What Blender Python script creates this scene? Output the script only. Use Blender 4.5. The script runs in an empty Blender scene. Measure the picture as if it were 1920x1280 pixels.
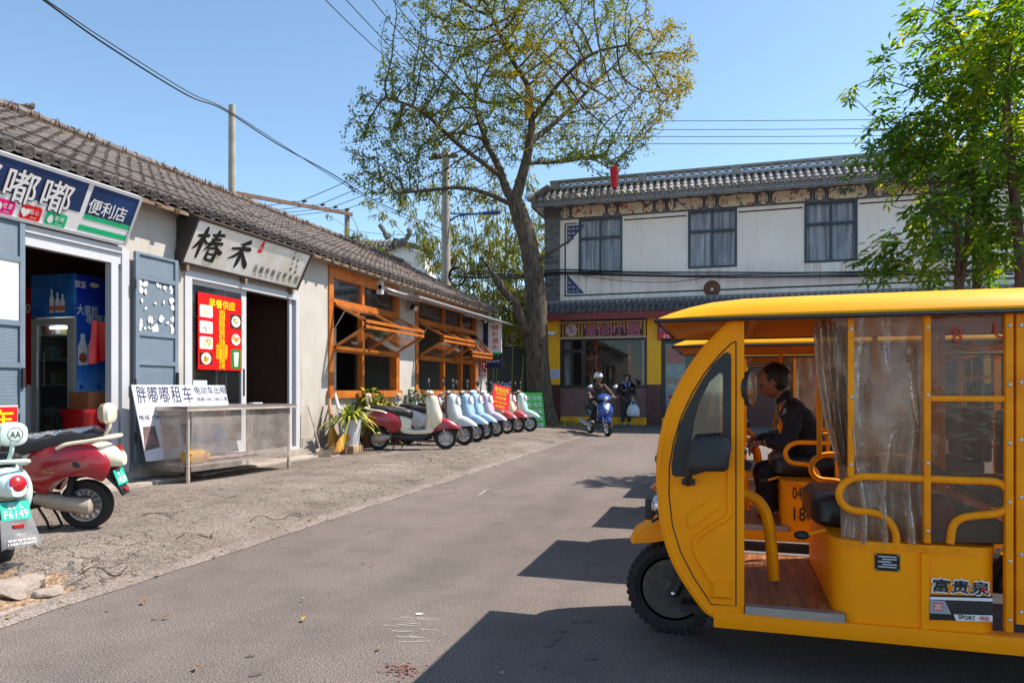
import bpy, bmesh, math, random
import numpy as np
from mathutils import Vector, Matrix, noise
random.seed(11)
V = Vector
sc = bpy.context.scene
R = math.radians
# ------------------------------------------------------------------ camera
CAM_YAW = 16.94
F_PX, HOR, EYE = 1330.0, 730.0, 1.25          # focal length and horizon in photo pixels, eye height
cd = bpy.data.cameras.new("camera"); cam = bpy.data.objects.new("camera", cd); sc.collection.objects.link(cam)
cam.location = (0, 0, EYE); cam.rotation_euler = (R(90), 0, R(CAM_YAW))
cd.sensor_width = 36; cd.lens = 36 * F_PX / 1920; cd.shift_y = (HOR - 640) / 1920
cd.clip_start = 0.05; cd.clip_end = 3000
sc.camera = cam
# ------------------------------------------------------------------ world and sun
SUN = V((0.98, 0.549, 1.557)).normalized()
wd = bpy.data.worlds.new("World"); sc.world = wd; wd.use_nodes = True
nt = wd.node_tree; nt.nodes.clear()
sky = nt.nodes.new("ShaderNodeTexSky"); sky.sky_type = 'NISHITA'; sky.sun_disc = False
sky.sun_elevation = math.asin(SUN.z); sky.sun_rotation = math.atan2(SUN.x, SUN.y)
sky.air_density = 1.0; sky.dust_density = 1.9; sky.ozone_density = 0.25; sky.altitude = 1900
bg = nt.nodes.new("ShaderNodeBackground"); bg.inputs[1].default_value = 0.15
ow = nt.nodes.new("ShaderNodeOutputWorld")
tint = nt.nodes.new("ShaderNodeMixRGB"); tint.blend_type = 'MULTIPLY'; tint.inputs[0].default_value = 1; tint.inputs[2].default_value = (.93, 1.025, .985, 1)
nt.links.new(sky.outputs[0], tint.inputs[1]); nt.links.new(tint.outputs[0], bg.inputs[0]); nt.links.new(bg.outputs[0], ow.inputs[0])
sl = bpy.data.lights.new("sun", 'SUN'); so = bpy.data.objects.new("sun", sl); sc.collection.objects.link(so)
sl.energy = 5.0; sl.angle = R(0.55); sl.color = (1.0, 0.90, 0.78)
so.rotation_euler = SUN.to_track_quat('Z', 'Y').to_euler(); so.location = (0, 0, 30)
sc.view_settings.view_transform = 'Standard'; sc.view_settings.look = 'None'
sc.view_settings.exposure = 0.78; sc.view_settings.gamma = 1.0; sc.view_settings.use_curve_mapping = False
sc.cycles.max_bounces = 8; sc.cycles.transparent_max_bounces = 24
sc.cycles.use_denoising = True
# ------------------------------------------------------------------ measuring helpers (photo pixel -> real plane)
_s, _c = math.sin(R(CAM_YAW)), math.cos(R(CAM_YAW))
def ray(px, py):
    u = (px - 960) / F_PX; w = (HOR - py) / F_PX
    return V((u * _c - _s, u * _s + _c, w))
EY = V((0, 0, EYE))
def onX(px, py, X): d = ray(px, py); return EY + d * (X / d.x)
def onY(px, py, Y): d = ray(px, py); return EY + d * (Y / d.y)
def onZ(px, py, Z): d = ray(px, py); return EY + d * ((Z - EYE) / d.z)
def atD(px, py, D): return EY + ray(px, py) * D            # D = depth along the view axis
def hit(px, py, P, N): d = ray(px, py); return EY + d * ((P - EY).dot(N) / d.dot(N))
# ------------------------------------------------------------------ colours and materials
def lin(h):
    h = h.lstrip('#'); o = []
    for i in (0, 2, 4):
        c = int(h[i:i+2], 16) / 255
        o.append(c / 12.92 if c <= .04045 else ((c + .055) / 1.055) ** 2.4)
    return (o[0], o[1], o[2], 1)
def col(c):
    if isinstance(c, str): return lin(c)
    if isinstance(c, (int, float)): return (c, c, c, 1)
    return (c[0], c[1], c[2], 1)
_mats = {}
def nodes_of(m):
    m.use_nodes = True; n = m.node_tree.nodes; n.clear(); return n, m.node_tree.links
def ramp(n, stops, interp='LINEAR'):
    r = n.new("ShaderNodeValToRGB"); r.color_ramp.interpolation = interp
    e = r.color_ramp.elements
    while len(e) > len(stops): e.remove(e[-1])
    while len(e) < len(stops): e.new(0.5)
    for i, (p, c) in enumerate(stops): e[i].position = p; e[i].color = col(c)
    return r
def mat(name, c, rough=.55, metal=0., var=.12, scale=6., bump=0., bscale=60., coat=0., c2=None, spec=.5, emit=None, emit_s=1., trans=0., sss=0., detail=6):
    """principled paint with noise-driven wear: c drifts towards c2 (or a darker c) by var"""
    if name in _mats: return _mats[name]
    m = bpy.data.materials.new(name); n, l = nodes_of(m)
    out = n.new("ShaderNodeOutputMaterial"); p = n.new("ShaderNodeBsdfPrincipled"); l.new(p.outputs[0], out.inputs[0])
    tc = n.new("ShaderNodeTexCoord"); nz = n.new("ShaderNodeTexNoise"); nz.inputs['Scale'].default_value = scale; nz.inputs['Detail'].default_value = detail
    nz.inputs['Roughness'].default_value = .62
    l.new(tc.outputs['Object'], nz.inputs['Vector'])
    a = col(c); b = col(c2) if c2 is not None else tuple(x * .55 for x in a[:3]) + (1,)
    if c2 is None: b = tuple(a[i] + (b[i] - a[i]) * min(1, var * 2.2) for i in range(3)) + (1,)
    r = ramp(n, [(.38, a), (.68, b)]); l.new(nz.outputs[0], r.inputs[0]); l.new(r.outputs[0], p.inputs['Base Color'])
    p.inputs['Metallic'].default_value = metal
    rr = n.new("ShaderNodeMapRange"); rr.inputs[3].default_value = max(.03, rough - .08); rr.inputs[4].default_value = min(1, rough + .1)
    l.new(nz.outputs[0], rr.inputs[0]); l.new(rr.outputs[0], p.inputs['Roughness'])
    p.inputs['Specular IOR Level'].default_value = spec
    p.inputs['Coat Weight'].default_value = coat; p.inputs['Coat Roughness'].default_value = .08
    if trans: p.inputs['Transmission Weight'].default_value = trans
    if emit is not None: p.inputs['Emission Color'].default_value = col(emit); p.inputs['Emission Strength'].default_value = emit_s
    if bump:
        n2 = n.new("ShaderNodeTexNoise"); n2.inputs['Scale'].default_value = bscale; n2.inputs['Detail'].default_value = 5
        l.new(tc.outputs['Object'], n2.inputs['Vector'])
        bp = n.new("ShaderNodeBump"); bp.inputs['Strength'].default_value = bump; bp.inputs['Distance'].default_value = .02
        l.new(n2.outputs[0], bp.inputs['Height']); l.new(bp.outputs[0], p.inputs['Normal'])
    _mats[name] = m; return m
def thin(name, tint=(1, 1, 1), body=(.5, .5, .5), cover=.05, gloss=.12, rough=.05, wrinkle=0., wscale=6.):
    """a thin clear sheet: mostly transparent, a little body colour, a fresnel reflection"""
    if name in _mats: return _mats[name]
    m = bpy.data.materials.new(name); n, l = nodes_of(m)
    out = n.new("ShaderNodeOutputMaterial"); tr = n.new("ShaderNodeBsdfTransparent"); tr.inputs[0].default_value = col(tint)
    df = n.new("ShaderNodeBsdfPrincipled"); df.inputs['Base Color'].default_value = col(body); df.inputs['Roughness'].default_value = .5
    df.inputs['Transmission Weight'].default_value = 0
    tl = n.new("ShaderNodeBsdfTranslucent"); tl.inputs[0].default_value = col(body)
    md = n.new("ShaderNodeMixShader"); md.inputs[0].default_value = .4; l.new(df.outputs[0], md.inputs[1]); l.new(tl.outputs[0], md.inputs[2])
    gl = n.new("ShaderNodeBsdfGlossy"); gl.inputs['Roughness'].default_value = rough
    lw = n.new("ShaderNodeLayerWeight"); lw.inputs[0].default_value = .35
    mr = n.new("ShaderNodeMapRange"); mr.inputs[3].default_value = gloss * .35; mr.inputs[4].default_value = min(.9, gloss * 5); l.new(lw.outputs['Fresnel'], mr.inputs[0])
    m1 = n.new("ShaderNodeMixShader"); l.new(tr.outputs[0], m1.inputs[1]); l.new(md.outputs[0], m1.inputs[2])
    tc = n.new("ShaderNodeTexCoord"); nz = n.new("ShaderNodeTexNoise"); nz.inputs['Scale'].default_value = wscale; nz.inputs['Detail'].default_value = 6
    l.new(tc.outputs['Object'], nz.inputs['Vector'])
    cr = n.new("ShaderNodeMapRange"); cr.inputs[1].default_value = .3; cr.inputs[2].default_value = .75
    cr.inputs[3].default_value = cover * .4; cr.inputs[4].default_value = min(1, cover * 1.8)
    l.new(nz.outputs[0], cr.inputs[0]); l.new(cr.outputs[0], m1.inputs[0])
    m2 = n.new("ShaderNodeMixShader"); l.new(mr.outputs[0], m2.inputs[0]); l.new(m1.outputs[0], m2.inputs[1]); l.new(gl.outputs[0], m2.inputs[2])
    if wrinkle:
        bp = n.new("ShaderNodeBump"); bp.inputs['Strength'].default_value = wrinkle; bp.inputs['Distance'].default_value = .05
        l.new(nz.outputs[0], bp.inputs['Height']); l.new(bp.outputs[0], gl.inputs['Normal']); l.new(bp.outputs[0], df.inputs['Normal'])
    l.new(m2.outputs[0], out.inputs[0]); _mats[name] = m; return m
def brick_mat(name, c1, c2, mortar, scale=1., bw=.24, bh=.065, rough=.8, plane='XZ', msize=.012, bump=.4, wear=.25):
    if name in _mats: return _mats[name]
    m = bpy.data.materials.new(name); n, l = nodes_of(m)
    out = n.new("ShaderNodeOutputMaterial"); p = n.new("ShaderNodeBsdfPrincipled"); l.new(p.outputs[0], out.inputs[0])
    tc = n.new("ShaderNodeTexCoord"); sp = n.new("ShaderNodeSeparateXYZ"); cb = n.new("ShaderNodeCombineXYZ"); l.new(tc.outputs['Object'], sp.inputs[0])
    ad = n.new("ShaderNodeMath"); ad.operation = 'ADD'; l.new(sp.outputs[0], ad.inputs[0]); l.new(sp.outputs[1], ad.inputs[1])
    l.new(ad.outputs[0], cb.inputs[0]); l.new(sp.outputs[2], cb.inputs[1])
    b = n.new("ShaderNodeTexBrick"); l.new(cb.outputs[0], b.inputs[0])
    b.inputs['Color1'].default_value = col(c1); b.inputs['Color2'].default_value = col(c2); b.inputs['Mortar'].default_value = col(mortar)
    b.inputs['Scale'].default_value = scale; b.inputs['Brick Width'].default_value = bw; b.inputs['Row Height'].default_value = bh
    b.inputs['Mortar Size'].default_value = msize; b.inputs['Mortar Smooth'].default_value = .2
    nz = n.new("ShaderNodeTexNoise"); nz.inputs['Scale'].default_value = 9; nz.inputs['Detail'].default_value = 8; l.new(tc.outputs['Object'], nz.inputs['Vector'])
    mx = n.new("ShaderNodeMixRGB"); mx.blend_type = 'MULTIPLY'; mx.inputs[0].default_value = wear * 2
    rp = ramp(n, [(.3, .45), (.65, 1.)]); l.new(nz.outputs[0], rp.inputs[0]); l.new(b.outputs[0], mx.inputs[1]); l.new(rp.outputs[0], mx.inputs[2])
    l.new(mx.outputs[0], p.inputs['Base Color']); p.inputs['Roughness'].default_value = rough
    bp = n.new("ShaderNodeBump"); bp.inputs['Strength'].default_value = bump; bp.inputs['Distance'].default_value = .01; bp.invert = True
    l.new(b.outputs['Fac'], bp.inputs['Height']); l.new(bp.outputs[0], p.inputs['Normal'])
    _mats[name] = m; return m
# ------------------------------------------------------------------ mesh builder
_tcache = {}
def glyphs(s, bold):
    k = (s, bold)
    if k not in _tcache:
        cu = bpy.data.curves.new("text", 'FONT'); cu.body = s; cu.size = 1; cu.resolution_u = 2; cu.offset = bold; cu.fill_mode = 'FRONT'
        ob = bpy.data.objects.new("text", cu); me = bpy.data.meshes.new_from_object(ob)
        vs = [v.co.copy() for v in me.vertices]; fs = [tuple(p.vertices) for p in me.polygons]
        bpy.data.meshes.remove(me); bpy.data.objects.remove(ob); bpy.data.curves.remove(cu)
        if vs:
            x0 = min(v.x for v in vs); x1 = max(v.x for v in vs); y0 = min(v.y for v in vs); y1 = max(v.y for v in vs)
            vs = [((v.x - x0) / max(1e-6, x1 - x0) - .5, (v.y - y0) / max(1e-6, y1 - y0) - .5) for v in vs]
        _tcache[k] = (vs, fs)
    return _tcache[k]
class MB:
    def __init__(s): s.bm = bmesh.new(); s.mi = 0
    def _f(s, vs):
        try: f = s.bm.faces.new(vs)
        except ValueError: return None
        f.material_index = s.mi; return f
    def face(s, pts, mi=None):
        if mi is not None: s.mi = mi
        return s._f([s.bm.verts.new(p) for p in pts])
    def box(s, lo, hi, mi=None, bev=0., M=None):
        if mi is not None: s.mi = mi
        lo, hi = V(lo), V(hi)
        vs = [s.bm.verts.new(V((lo.x if i & 1 == 0 else hi.x, lo.y if i & 2 == 0 else hi.y, lo.z if i & 4 == 0 else hi.z))) for i in range(8)]
        if M is not None:
            for v in vs: v.co = M @ v.co
        fs = [s._f([vs[i] for i in q]) for q in ((0, 2, 3, 1), (4, 5, 7, 6), (0, 1, 5, 4), (2, 6, 7, 3), (0, 4, 6, 2), (1, 3, 7, 5))]
        if bev:
            es = list({e for f in fs for e in f.edges})
            r = bmesh.ops.bevel(s.bm, geom=es, offset=bev, segments=2, profile=.6, affect='EDGES', clamp_overlap=True)
            for f in r['faces']: f.material_index = s.mi
    def cbox(s, c, size, mi=None, bev=0., rz=0., rx=0., ry=0.):
        c = V(c); h = V(size) * .5
        M = Matrix.Translation(c) @ Matrix.Rotation(rz, 4, 'Z') @ Matrix.Rotation(ry, 4, 'Y') @ Matrix.Rotation(rx, 4, 'X')
        s.box(-h, h, mi, bev, M)
    def beam(s, p0, p1, w, h, mi=None, up=(0, 0, 1), bev=0.):
        """a bar of w (sideways) x h (along up) from p0 to p1"""
        p0, p1 = V(p0), V(p1); d = p1 - p0; L = d.length; d.normalize(); side = d.cross(V(up))
        if side.length < 1e-5: side = d.cross(V((0, 1, 0)))
        side.normalize(); u = side.cross(d)
        M = Matrix((( d.x, side.x, u.x, p0.x), (d.y, side.y, u.y, p0.y), (d.z, side.z, u.z, p0.z), (0, 0, 0, 1)))
        s.box((0, -w / 2, -h / 2), (L, w / 2, h / 2), mi, bev, M)
    def loft(s, rings, caps=True, closed=True, mi=None, loop=False):
        if mi is not None: s.mi = mi
        R_ = [[s.bm.verts.new(p) for p in r] for r in rings]; n = len(R_[0])
        pairs = list(zip(R_, R_[1:])) + ([(R_[-1], R_[0])] if loop else [])
        for a, b in pairs:
            for i in range(n if closed else n - 1):
                j = (i + 1) % n; s._f([a[i], a[j], b[j], b[i]])
        if caps and closed and not loop:
            s._f(list(reversed(R_[0]))); s._f(R_[-1])
    def tube(s, pts, r, seg=8, mi=None, closed=False, caps=True, flat=1.):
        pts = [V(p) for p in pts]; n = len(pts); rs = r if isinstance(r, (list, tuple)) else [r] * n
        rings = []; side = None
        for i in range(n):
            a = pts[(i - 1) % n] if (closed or i > 0) else pts[i]; b = pts[(i + 1) % n] if (closed or i < n - 1) else pts[i]
            d = (b - a)
            if d.length < 1e-7: d = V((0, 0, 1))
            d.normalize()
            if side is None:
                side = d.cross(V((0, 0, 1)))
                if side.length < .05: side = d.cross(V((0, 1, 0)))
            side = side - d * side.dot(d)
            if side.length < 1e-5: side = d.cross(V((1, 0, .3)))
            side.normalize(); u = d.cross(side)
            rings.append([pts[i] + (side * math.cos(t) + u * math.sin(t) * flat) * rs[i] for t in (2 * math.pi * k / seg for k in range(seg))])
        s.loft(rings, caps=caps, mi=mi, loop=closed)
    def rod(s, p0, p1, r, r1=None, seg=10, mi=None): s.tube([p0, p1], [r, r if r1 is None else r1], seg, mi)
    def lathe(s, prof, P=(0, 0, 0), A=(0, 0, 1), seg=20, mi=None, loop=False, caps=True):
        """prof = [(radius, height along A)]"""
        P = V(P); A = V(A).normalized(); u = A.orthogonal().normalized(); w = A.cross(u)
        rings = [[P + A * h + (u * math.cos(t) + w * math.sin(t)) * max(r, 1e-4) for t in (2 * math.pi * k / seg for k in range(seg))] for r, h in prof]
        s.loft(rings, caps=caps, mi=mi, loop=loop)
    def ball(s, c, r, seg=14, rings=9, mi=None, M=None):
        r = r if isinstance(r, (tuple, list)) else (r, r, r); c = V(c)
        M = M or Matrix()
        rr = [[c + M @ V((r[0] * math.sin(a) * math.cos(t), r[1] * math.sin(a) * math.sin(t), r[2] * math.cos(a))) for t in (2 * math.pi * k / seg for k in range(seg))]
              for a in (math.pi * (i + .02) / rings if i == 0 else math.pi * (i - .02) / rings if i == rings else math.pi * i / rings for i in range(rings + 1))]
        rr.reverse(); s.loft(rr, mi=mi)
    def plate(s, outer, holes, fn, thick, mi=None):
        """a 2D outline with holes, mapped by fn to 3D and thickened by the vector thick"""
        if mi is not None: s.mi = mi
        thick = V(thick); b2 = bmesh.new(); es = []
        for lp in [outer] + list(holes):
            vs = [b2.verts.new((p[0], p[1], 0)) for p in lp]
            es += [b2.edges.new((vs[i], vs[(i + 1) % len(vs)])) for i in range(len(vs))]
        bmesh.ops.triangle_fill(b2, use_beauty=True, use_dissolve=False, edges=es)
        b2.verts.index_update()
        A = [s.bm.verts.new(fn(v.co.x, v.co.y)) for v in b2.verts]; B = [s.bm.verts.new(a.co + thick) for a in A]
        fs = []
        for f in b2.faces:
            ix = [v.index for v in f.verts]; fs.append(s._f([A[i] for i in ix])); fs.append(s._f([B[i] for i in reversed(ix)]))
        for e in b2.edges:
            if len(e.link_faces) == 1:
                i, j = e.verts[0].index, e.verts[1].index; fs.append(s._f([A[i], A[j], B[j], B[i]]))
        b2.free(); bmesh.ops.recalc_face_normals(s.bm, faces=[f for f in fs if f])
    def text(s, t, O, U, W, w, h, bold=.0, mi=None):
        """flat lettering centred on O, U to the reader's right, W up, filling w x h"""
        if mi is not None: s.mi = mi
        O = V(O); U = V(U).normalized(); W = V(W).normalized(); N = U.cross(W)
        vs, fs = glyphs(t, 0); n = max(1, len(t)); e = max(0, bold - .004) * min(h, w / n) * .8
        offs = [(0, 0)] if e <= 0 else [(e * math.cos(a), e * math.sin(a)) for a in (math.pi * k / 4 for k in range(8))]
        for k, (ox, oy) in enumerate(offs):
            b = [s.bm.verts.new(O + U * (x * w + ox) + W * (y * h + oy) + N * (.0002 * k)) for x, y in vs]
            for f in fs: s._f([b[i] for i in f])
    def quadtext(s, t, q, bold=0., mi=None, lift=.0):
        """lettering mapped on a quad bl, br, tr, tl"""
        if mi is not None: s.mi = mi
        bl, br, tr, tl = [V(p) for p in q]; n = (br - bl).cross(tl - bl).normalized() * lift
        vs, fs = glyphs(t, 0); b = []
        for x, y in vs:
            x += .5; y += .5; b.append(s.bm.verts.new(bl * (1 - x) * (1 - y) + br * x * (1 - y) + tr * x * y + tl * (1 - x) * y + n))
        for f in fs: s._f([b[i] for i in f])
    def grid(s, fn, nu, nv, mi=None):
        if mi is not None: s.mi = mi
        g = [[s.bm.verts.new(fn(i / nu, j / nv)) for j in range(nv + 1)] for i in range(nu + 1)]
        for i in range(nu):
            for j in range(nv): s._f([g[i][j], g[i + 1][j], g[i + 1][j + 1], g[i][j + 1]])
    def mesh(s, name, smooth=40, recalc=False):
        if recalc: bmesh.ops.recalc_face_normals(s.bm, faces=s.bm.faces[:])
        me = bpy.data.meshes.new(name); s.bm.to_mesh(me); s.bm.free()
        if smooth:
            me.shade_smooth(); me.set_sharp_from_angle(angle=R(smooth))
        return me
    def build(s, name, mats, parent=None, smooth=40, recalc=False):
        me = s.mesh(name, smooth, recalc)
        for m in (mats if isinstance(mats, (list, tuple)) else [mats]): me.materials.append(m)
        return put(name, me, parent)
def put(name, me, parent=None):
    o = bpy.data.objects.new(name, me); sc.collection.objects.link(o)
    if parent is not None: o.parent = parent
    return o
def tag(o, label=None, cat=None, group=None, kind=None):
    if label: o['label'] = label
    if cat: o['category'] = cat
    if group: o['group'] = group
    if kind: o['kind'] = kind
    return o
def thing(name, label, cat, loc=(0, 0, 0), rz=0., group=None):
    o = bpy.data.objects.new(name, None); sc.collection.objects.link(o); o.location = loc; o.rotation_euler = (0, 0, rz)
    o.empty_display_size = .2; return tag(o, label, cat, group)
def copy_tree(o, parent=None):
    c = o.copy(); sc.collection.objects.link(c)
    if parent is not None: c.parent = parent
    for ch in list(o.children): copy_tree(ch, c)
    return c
def recolour(root, swap):
    """give a copied thing its own paint: swap {old material: new material} on object-level slots"""
    for o in [root] + list(root.children_recursive):
        if o.type != 'MESH': continue
        for sl_ in o.material_slots:
            if sl_.material in swap:
                m = swap[sl_.material]; sl_.link = 'OBJECT'; sl_.material = m
def ring(c, U, W, ru, rw, n=16, p=2.):
    """superellipse ring round c in the plane U, W"""
    c, U, W = V(c), V(U), V(W); o = []
    for k in range(n):
        t = 2 * math.pi * k / n; ct, st = math.cos(t), math.sin(t)
        o.append(c + U * (ru * math.copysign(abs(ct) ** (2 / p), ct)) + W * (rw * math.copysign(abs(st) ** (2 / p), st)))
    return o
def smooth_path(pts, n=6, closed=False):
    """Catmull-Rom through pts"""
    pts = [V(p) for p in pts]; N = len(pts); o = []
    for i in range(N if closed else N - 1):
        p0 = pts[(i - 1) % N] if (closed or i > 0) else pts[i] * 2 - pts[i + 1]
        p1 = pts[i]; p2 = pts[(i + 1) % N]
        p3 = pts[(i + 2) % N] if (closed or i < N - 2) else p2 * 2 - p1
        for k in range(n):
            t = k / n
            o.append(.5 * ((2 * p1) + (p2 - p0) * t + (2 * p0 - 5 * p1 + 4 * p2 - p3) * t * t + (3 * p1 - p0 - 3 * p2 + p3) * t ** 3))
    if not closed: o.append(pts[-1])
    return o
# ================================================================== SETTING: ground, road, apron
KERB = -3.71; W = -6.95
def gz(x, y=0.):
    """height of the ground: flat road, apron rising towards the shop fronts"""
    if x >= KERB: return 0.
    t = min(1., (KERB - x) / 1.5); return .12 * t * (2 - t)
def ground_mat(name, a, b, c3, speck=260., bumps=.35, patch=.35, cracks=0.):
    m = bpy.data.materials.new(name); n, l = nodes_of(m)
    out = n.new("ShaderNodeOutputMaterial"); p = n.new("ShaderNodeBsdfPrincipled"); l.new(p.outputs[0], out.inputs[0])
    tc = n.new("ShaderNodeTexCoord")
    n1 = n.new("ShaderNodeTexNoise"); n1.inputs['Scale'].default_value = patch; n1.inputs['Detail'].default_value = 9; n1.inputs['Roughness'].default_value = .6
    n2 = n.new("ShaderNodeTexNoise"); n2.inputs['Scale'].default_value = speck; n2.inputs['Detail'].default_value = 3
    n3 = n.new("ShaderNodeTexVoronoi"); n3.inputs['Scale'].default_value = speck * .35
    for q in (n1, n2, n3): l.new(tc.outputs['Object'], q.inputs['Vector'])
    r1 = ramp(n, [(.3, a), (.5, b), (.72, c3)]); l.new(n1.outputs[0], r1.inputs[0])
    r2 = ramp(n, [(.36, .28), (.5, .95), (.64, 1.55)]); l.new(n2.outputs[0], r2.inputs[0])
    mx = n.new("ShaderNodeMixRGB"); mx.blend_type = 'MULTIPLY'; mx.inputs[0].default_value = .85
    l.new(r1.outputs[0], mx.inputs[1]); l.new(r2.outputs[0], mx.inputs[2]); last = mx.outputs[0]
    n4 = n.new("ShaderNodeTexNoise"); n4.inputs['Scale'].default_value = 2.3; n4.inputs['Detail'].default_value = 10; n4.inputs['Roughness'].default_value = .7
    l.new(tc.outputs['Object'], n4.inputs['Vector'])
    r4 = ramp(n, [(.32, .72), (.55, 1.), (.75, 1.12)]); l.new(n4.outputs[0], r4.inputs[0])
    m4 = n.new("ShaderNodeMixRGB"); m4.blend_type = 'MULTIPLY'; m4.inputs[0].default_value = .8
    l.new(last, m4.inputs[1]); l.new(r4.outputs[0], m4.inputs[2]); last = m4.outputs[0]
    bp = n.new("ShaderNodeBump"); bp.inputs['Strength'].default_value = bumps; bp.inputs['Distance'].default_value = .012
    l.new(n2.outputs[0], bp.inputs['Height']); nor = bp.outputs[0]
    if cracks:
        dn = n.new("ShaderNodeTexNoise"); dn.inputs['Scale'].default_value = 2.1; dn.inputs['Detail'].default_value = 6; l.new(tc.outputs['Object'], dn.inputs['Vector'])
        ms = n.new("ShaderNodeMixRGB"); ms.blend_type = 'LINEAR_LIGHT'; ms.inputs[0].default_value = .42
        l.new(tc.outputs['Object'], ms.inputs[1]); l.new(dn.outputs['Color'], ms.inputs[2])
        gate = n.new("ShaderNodeTexNoise"); gate.inputs['Scale'].default_value = .55; gate.inputs['Detail'].default_value = 3; l.new(tc.outputs['Object'], gate.inputs['Vector'])
        for sc_, wd_, k in ((1.7, .014, .75), (4.4, .020, .5)):
            vo = n.new("ShaderNodeTexVoronoi"); vo.feature = 'DISTANCE_TO_EDGE'; vo.inputs['Scale'].default_value = sc_; l.new(ms.outputs[0], vo.inputs['Vector'])
            cr = n.new("ShaderNodeMapRange"); cr.inputs[1].default_value = 0; cr.inputs[2].default_value = wd_; l.new(vo.outputs['Distance'], cr.inputs[0])
            g2 = ramp(n, [(.43 if sc_ < 2 else .40, 1.), (.62 if sc_ < 2 else .58, 0.)]); l.new(gate.outputs[0], g2.inputs[0])
            gm = n.new("ShaderNodeMath"); gm.operation = 'MAXIMUM'; l.new(cr.outputs[0], gm.inputs[0]); l.new(g2.outputs[0], gm.inputs[1])
            c2 = ramp(n, [(0., (.16, .12, .09)), (.7, (.8, .76, .72)), (1., 1.)]); l.new(gm.outputs[0], c2.inputs[0])
            mm = n.new("ShaderNodeMixRGB"); mm.blend_type = 'MULTIPLY'; mm.inputs[0].default_value = k; l.new(last, mm.inputs[1]); l.new(c2.outputs[0], mm.inputs[2]); last = mm.outputs[0]
            b2 = n.new("ShaderNodeBump"); b2.inputs['Strength'].default_value = .8; b2.inputs['Distance'].default_value = .03
            l.new(gm.outputs[0], b2.inputs['Height']); l.new(nor, b2.inputs['Normal']); nor = b2.outputs[0]
    mp = n.new("ShaderNodeMapping"); mp.inputs['Scale'].default_value = (1.1, .11, 1); l.new(tc.outputs['Object'], mp.inputs[0])      # wear running along the street
    n5 = n.new("ShaderNodeTexNoise"); n5.inputs['Scale'].default_value = 1.3; n5.inputs['Detail'].default_value = 7; l.new(mp.outputs[0], n5.inputs['Vector'])
    r5 = ramp(n, [(.34, .80), (.5, 1.), (.66, 1.13)]); l.new(n5.outputs[0], r5.inputs[0])
    m5 = n.new("ShaderNodeMixRGB"); m5.blend_type = 'MULTIPLY'; m5.inputs[0].default_value = .75; l.new(last, m5.inputs[1]); l.new(r5.outputs[0], m5.inputs[2]); last = m5.outputs[0]
    l.new(last, p.inputs['Base Color']); p.inputs['Roughness'].default_value = .88; l.new(nor, p.inputs['Normal'])
    return m
M_road = ground_mat("road_asphalt", (.135, .112, .10), (.16, .133, .12), (.185, .155, .142), 120., .9, .3)
M_apron = ground_mat("cracked_concrete", (.145, .115, .097), (.19, .157, .135), (.24, .203, .178), 70., .8, .9, cracks=1.)
M_kerb = ground_mat("kerb_concrete", (.165, .135, .115), (.215, .18, .158), (.265, .228, .203), 90., .5, 2.4)
M_dirt = ground_mat("loose_dirt", (.22, .14, .085), (.30, .20, .125), (.36, .26, .17), 45., 1., 2.)
M_soil = ground_mat("far_soil", (.16, .14, .11), (.2, .175, .14), (.24, .21, .17), 8., .3, .2)
def sheet(name, x0, x1, y0, y1, z, m):
    b = MB(); b.face([(x0, y0, z), (x1, y0, z), (x1, y1, z), (x0, y1, z)]); return tag(b.build(name, m, smooth=0), kind='structure')
sheet("ground", -500, 500, -300, 900, -.05, M_soil)
sheet("road", KERB + .0, 26, -8, 23.2, 0, M_road)
b = MB()   # cross street running left in front of the tree and the far shops
b.face([(-16, 21.9, -.006), (KERB, 21.9, -.006), (KERB, 23.2, -.006), (-16, 23.2, -.006)]); tag(b.build("cross_road", M_road, smooth=0), kind='structure')
HOLE = [(-4.05, 2.75, .42, .5), (-4.5, 3.1, .5, .35), (-4.1, 3.3, .25, .2)]
def hole(x, y):
    h = 0.
    for a, bb, rx, ry in HOLE:
        d = ((x - a) / rx) ** 2 + ((y - bb) / ry) ** 2 + noise.noise(V((x * 5, y * 5, 3))) * .5
        h = max(h, min(1, max(0, (1.15 - d) * 2.2)))
    return h
def apz(x, y):
    edge = max(0, 1 - (KERB - x) / .5)
    z = gz(x) + noise.noise(V((x * 1.1, y * 1.1, 0))) * .012 + noise.noise(V((x * 6, y * 6, 5))) * .006 * (1 + edge)
    z -= edge * edge * .012 * (1 + noise.noise(V((x * 9, y * 3, 1))))
    return z - hole(x, y) * .055
b = MB()
nx, ny = 70, 420
x0, x1, y0, y1 = KERB - .05, W - .3, -4., 21.95
g = [[b.bm.verts.new((x0 + (x1 - x0) * i / nx, y0 + (y1 - y0) * j / ny, 0)) for j in range(ny + 1)] for i in range(nx + 1)]
for r_ in g:
    for v in r_: v.co.z = apz(v.co.x, v.co.y) if v.co.x > W + .05 else gz(v.co.x)
for i in range(nx):
    for j in range(ny):
        f = b._f([g[i][j], g[i][j + 1], g[i + 1][j + 1], g[i + 1][j]])
        c_ = f.calc_center_median(); f.material_index = 1 if hole(c_.x, c_.y) > .25 else 0
tag(b.build("pavement", [M_apron, M_dirt], smooth=60), kind='structure')
b = MB()   # alley ground between the two buildings
b.face([(-30, 20.1, -.02), (W - .3, 20.1, -.02), (W - .3, 40, -.02), (-30, 40, -.02)]); tag(b.build("alley_ground", M_apron, smooth=0), kind='structure')
b = MB(); n_ = 260     # poured edge strip of the road, ragged on both sides
vs = []
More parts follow.
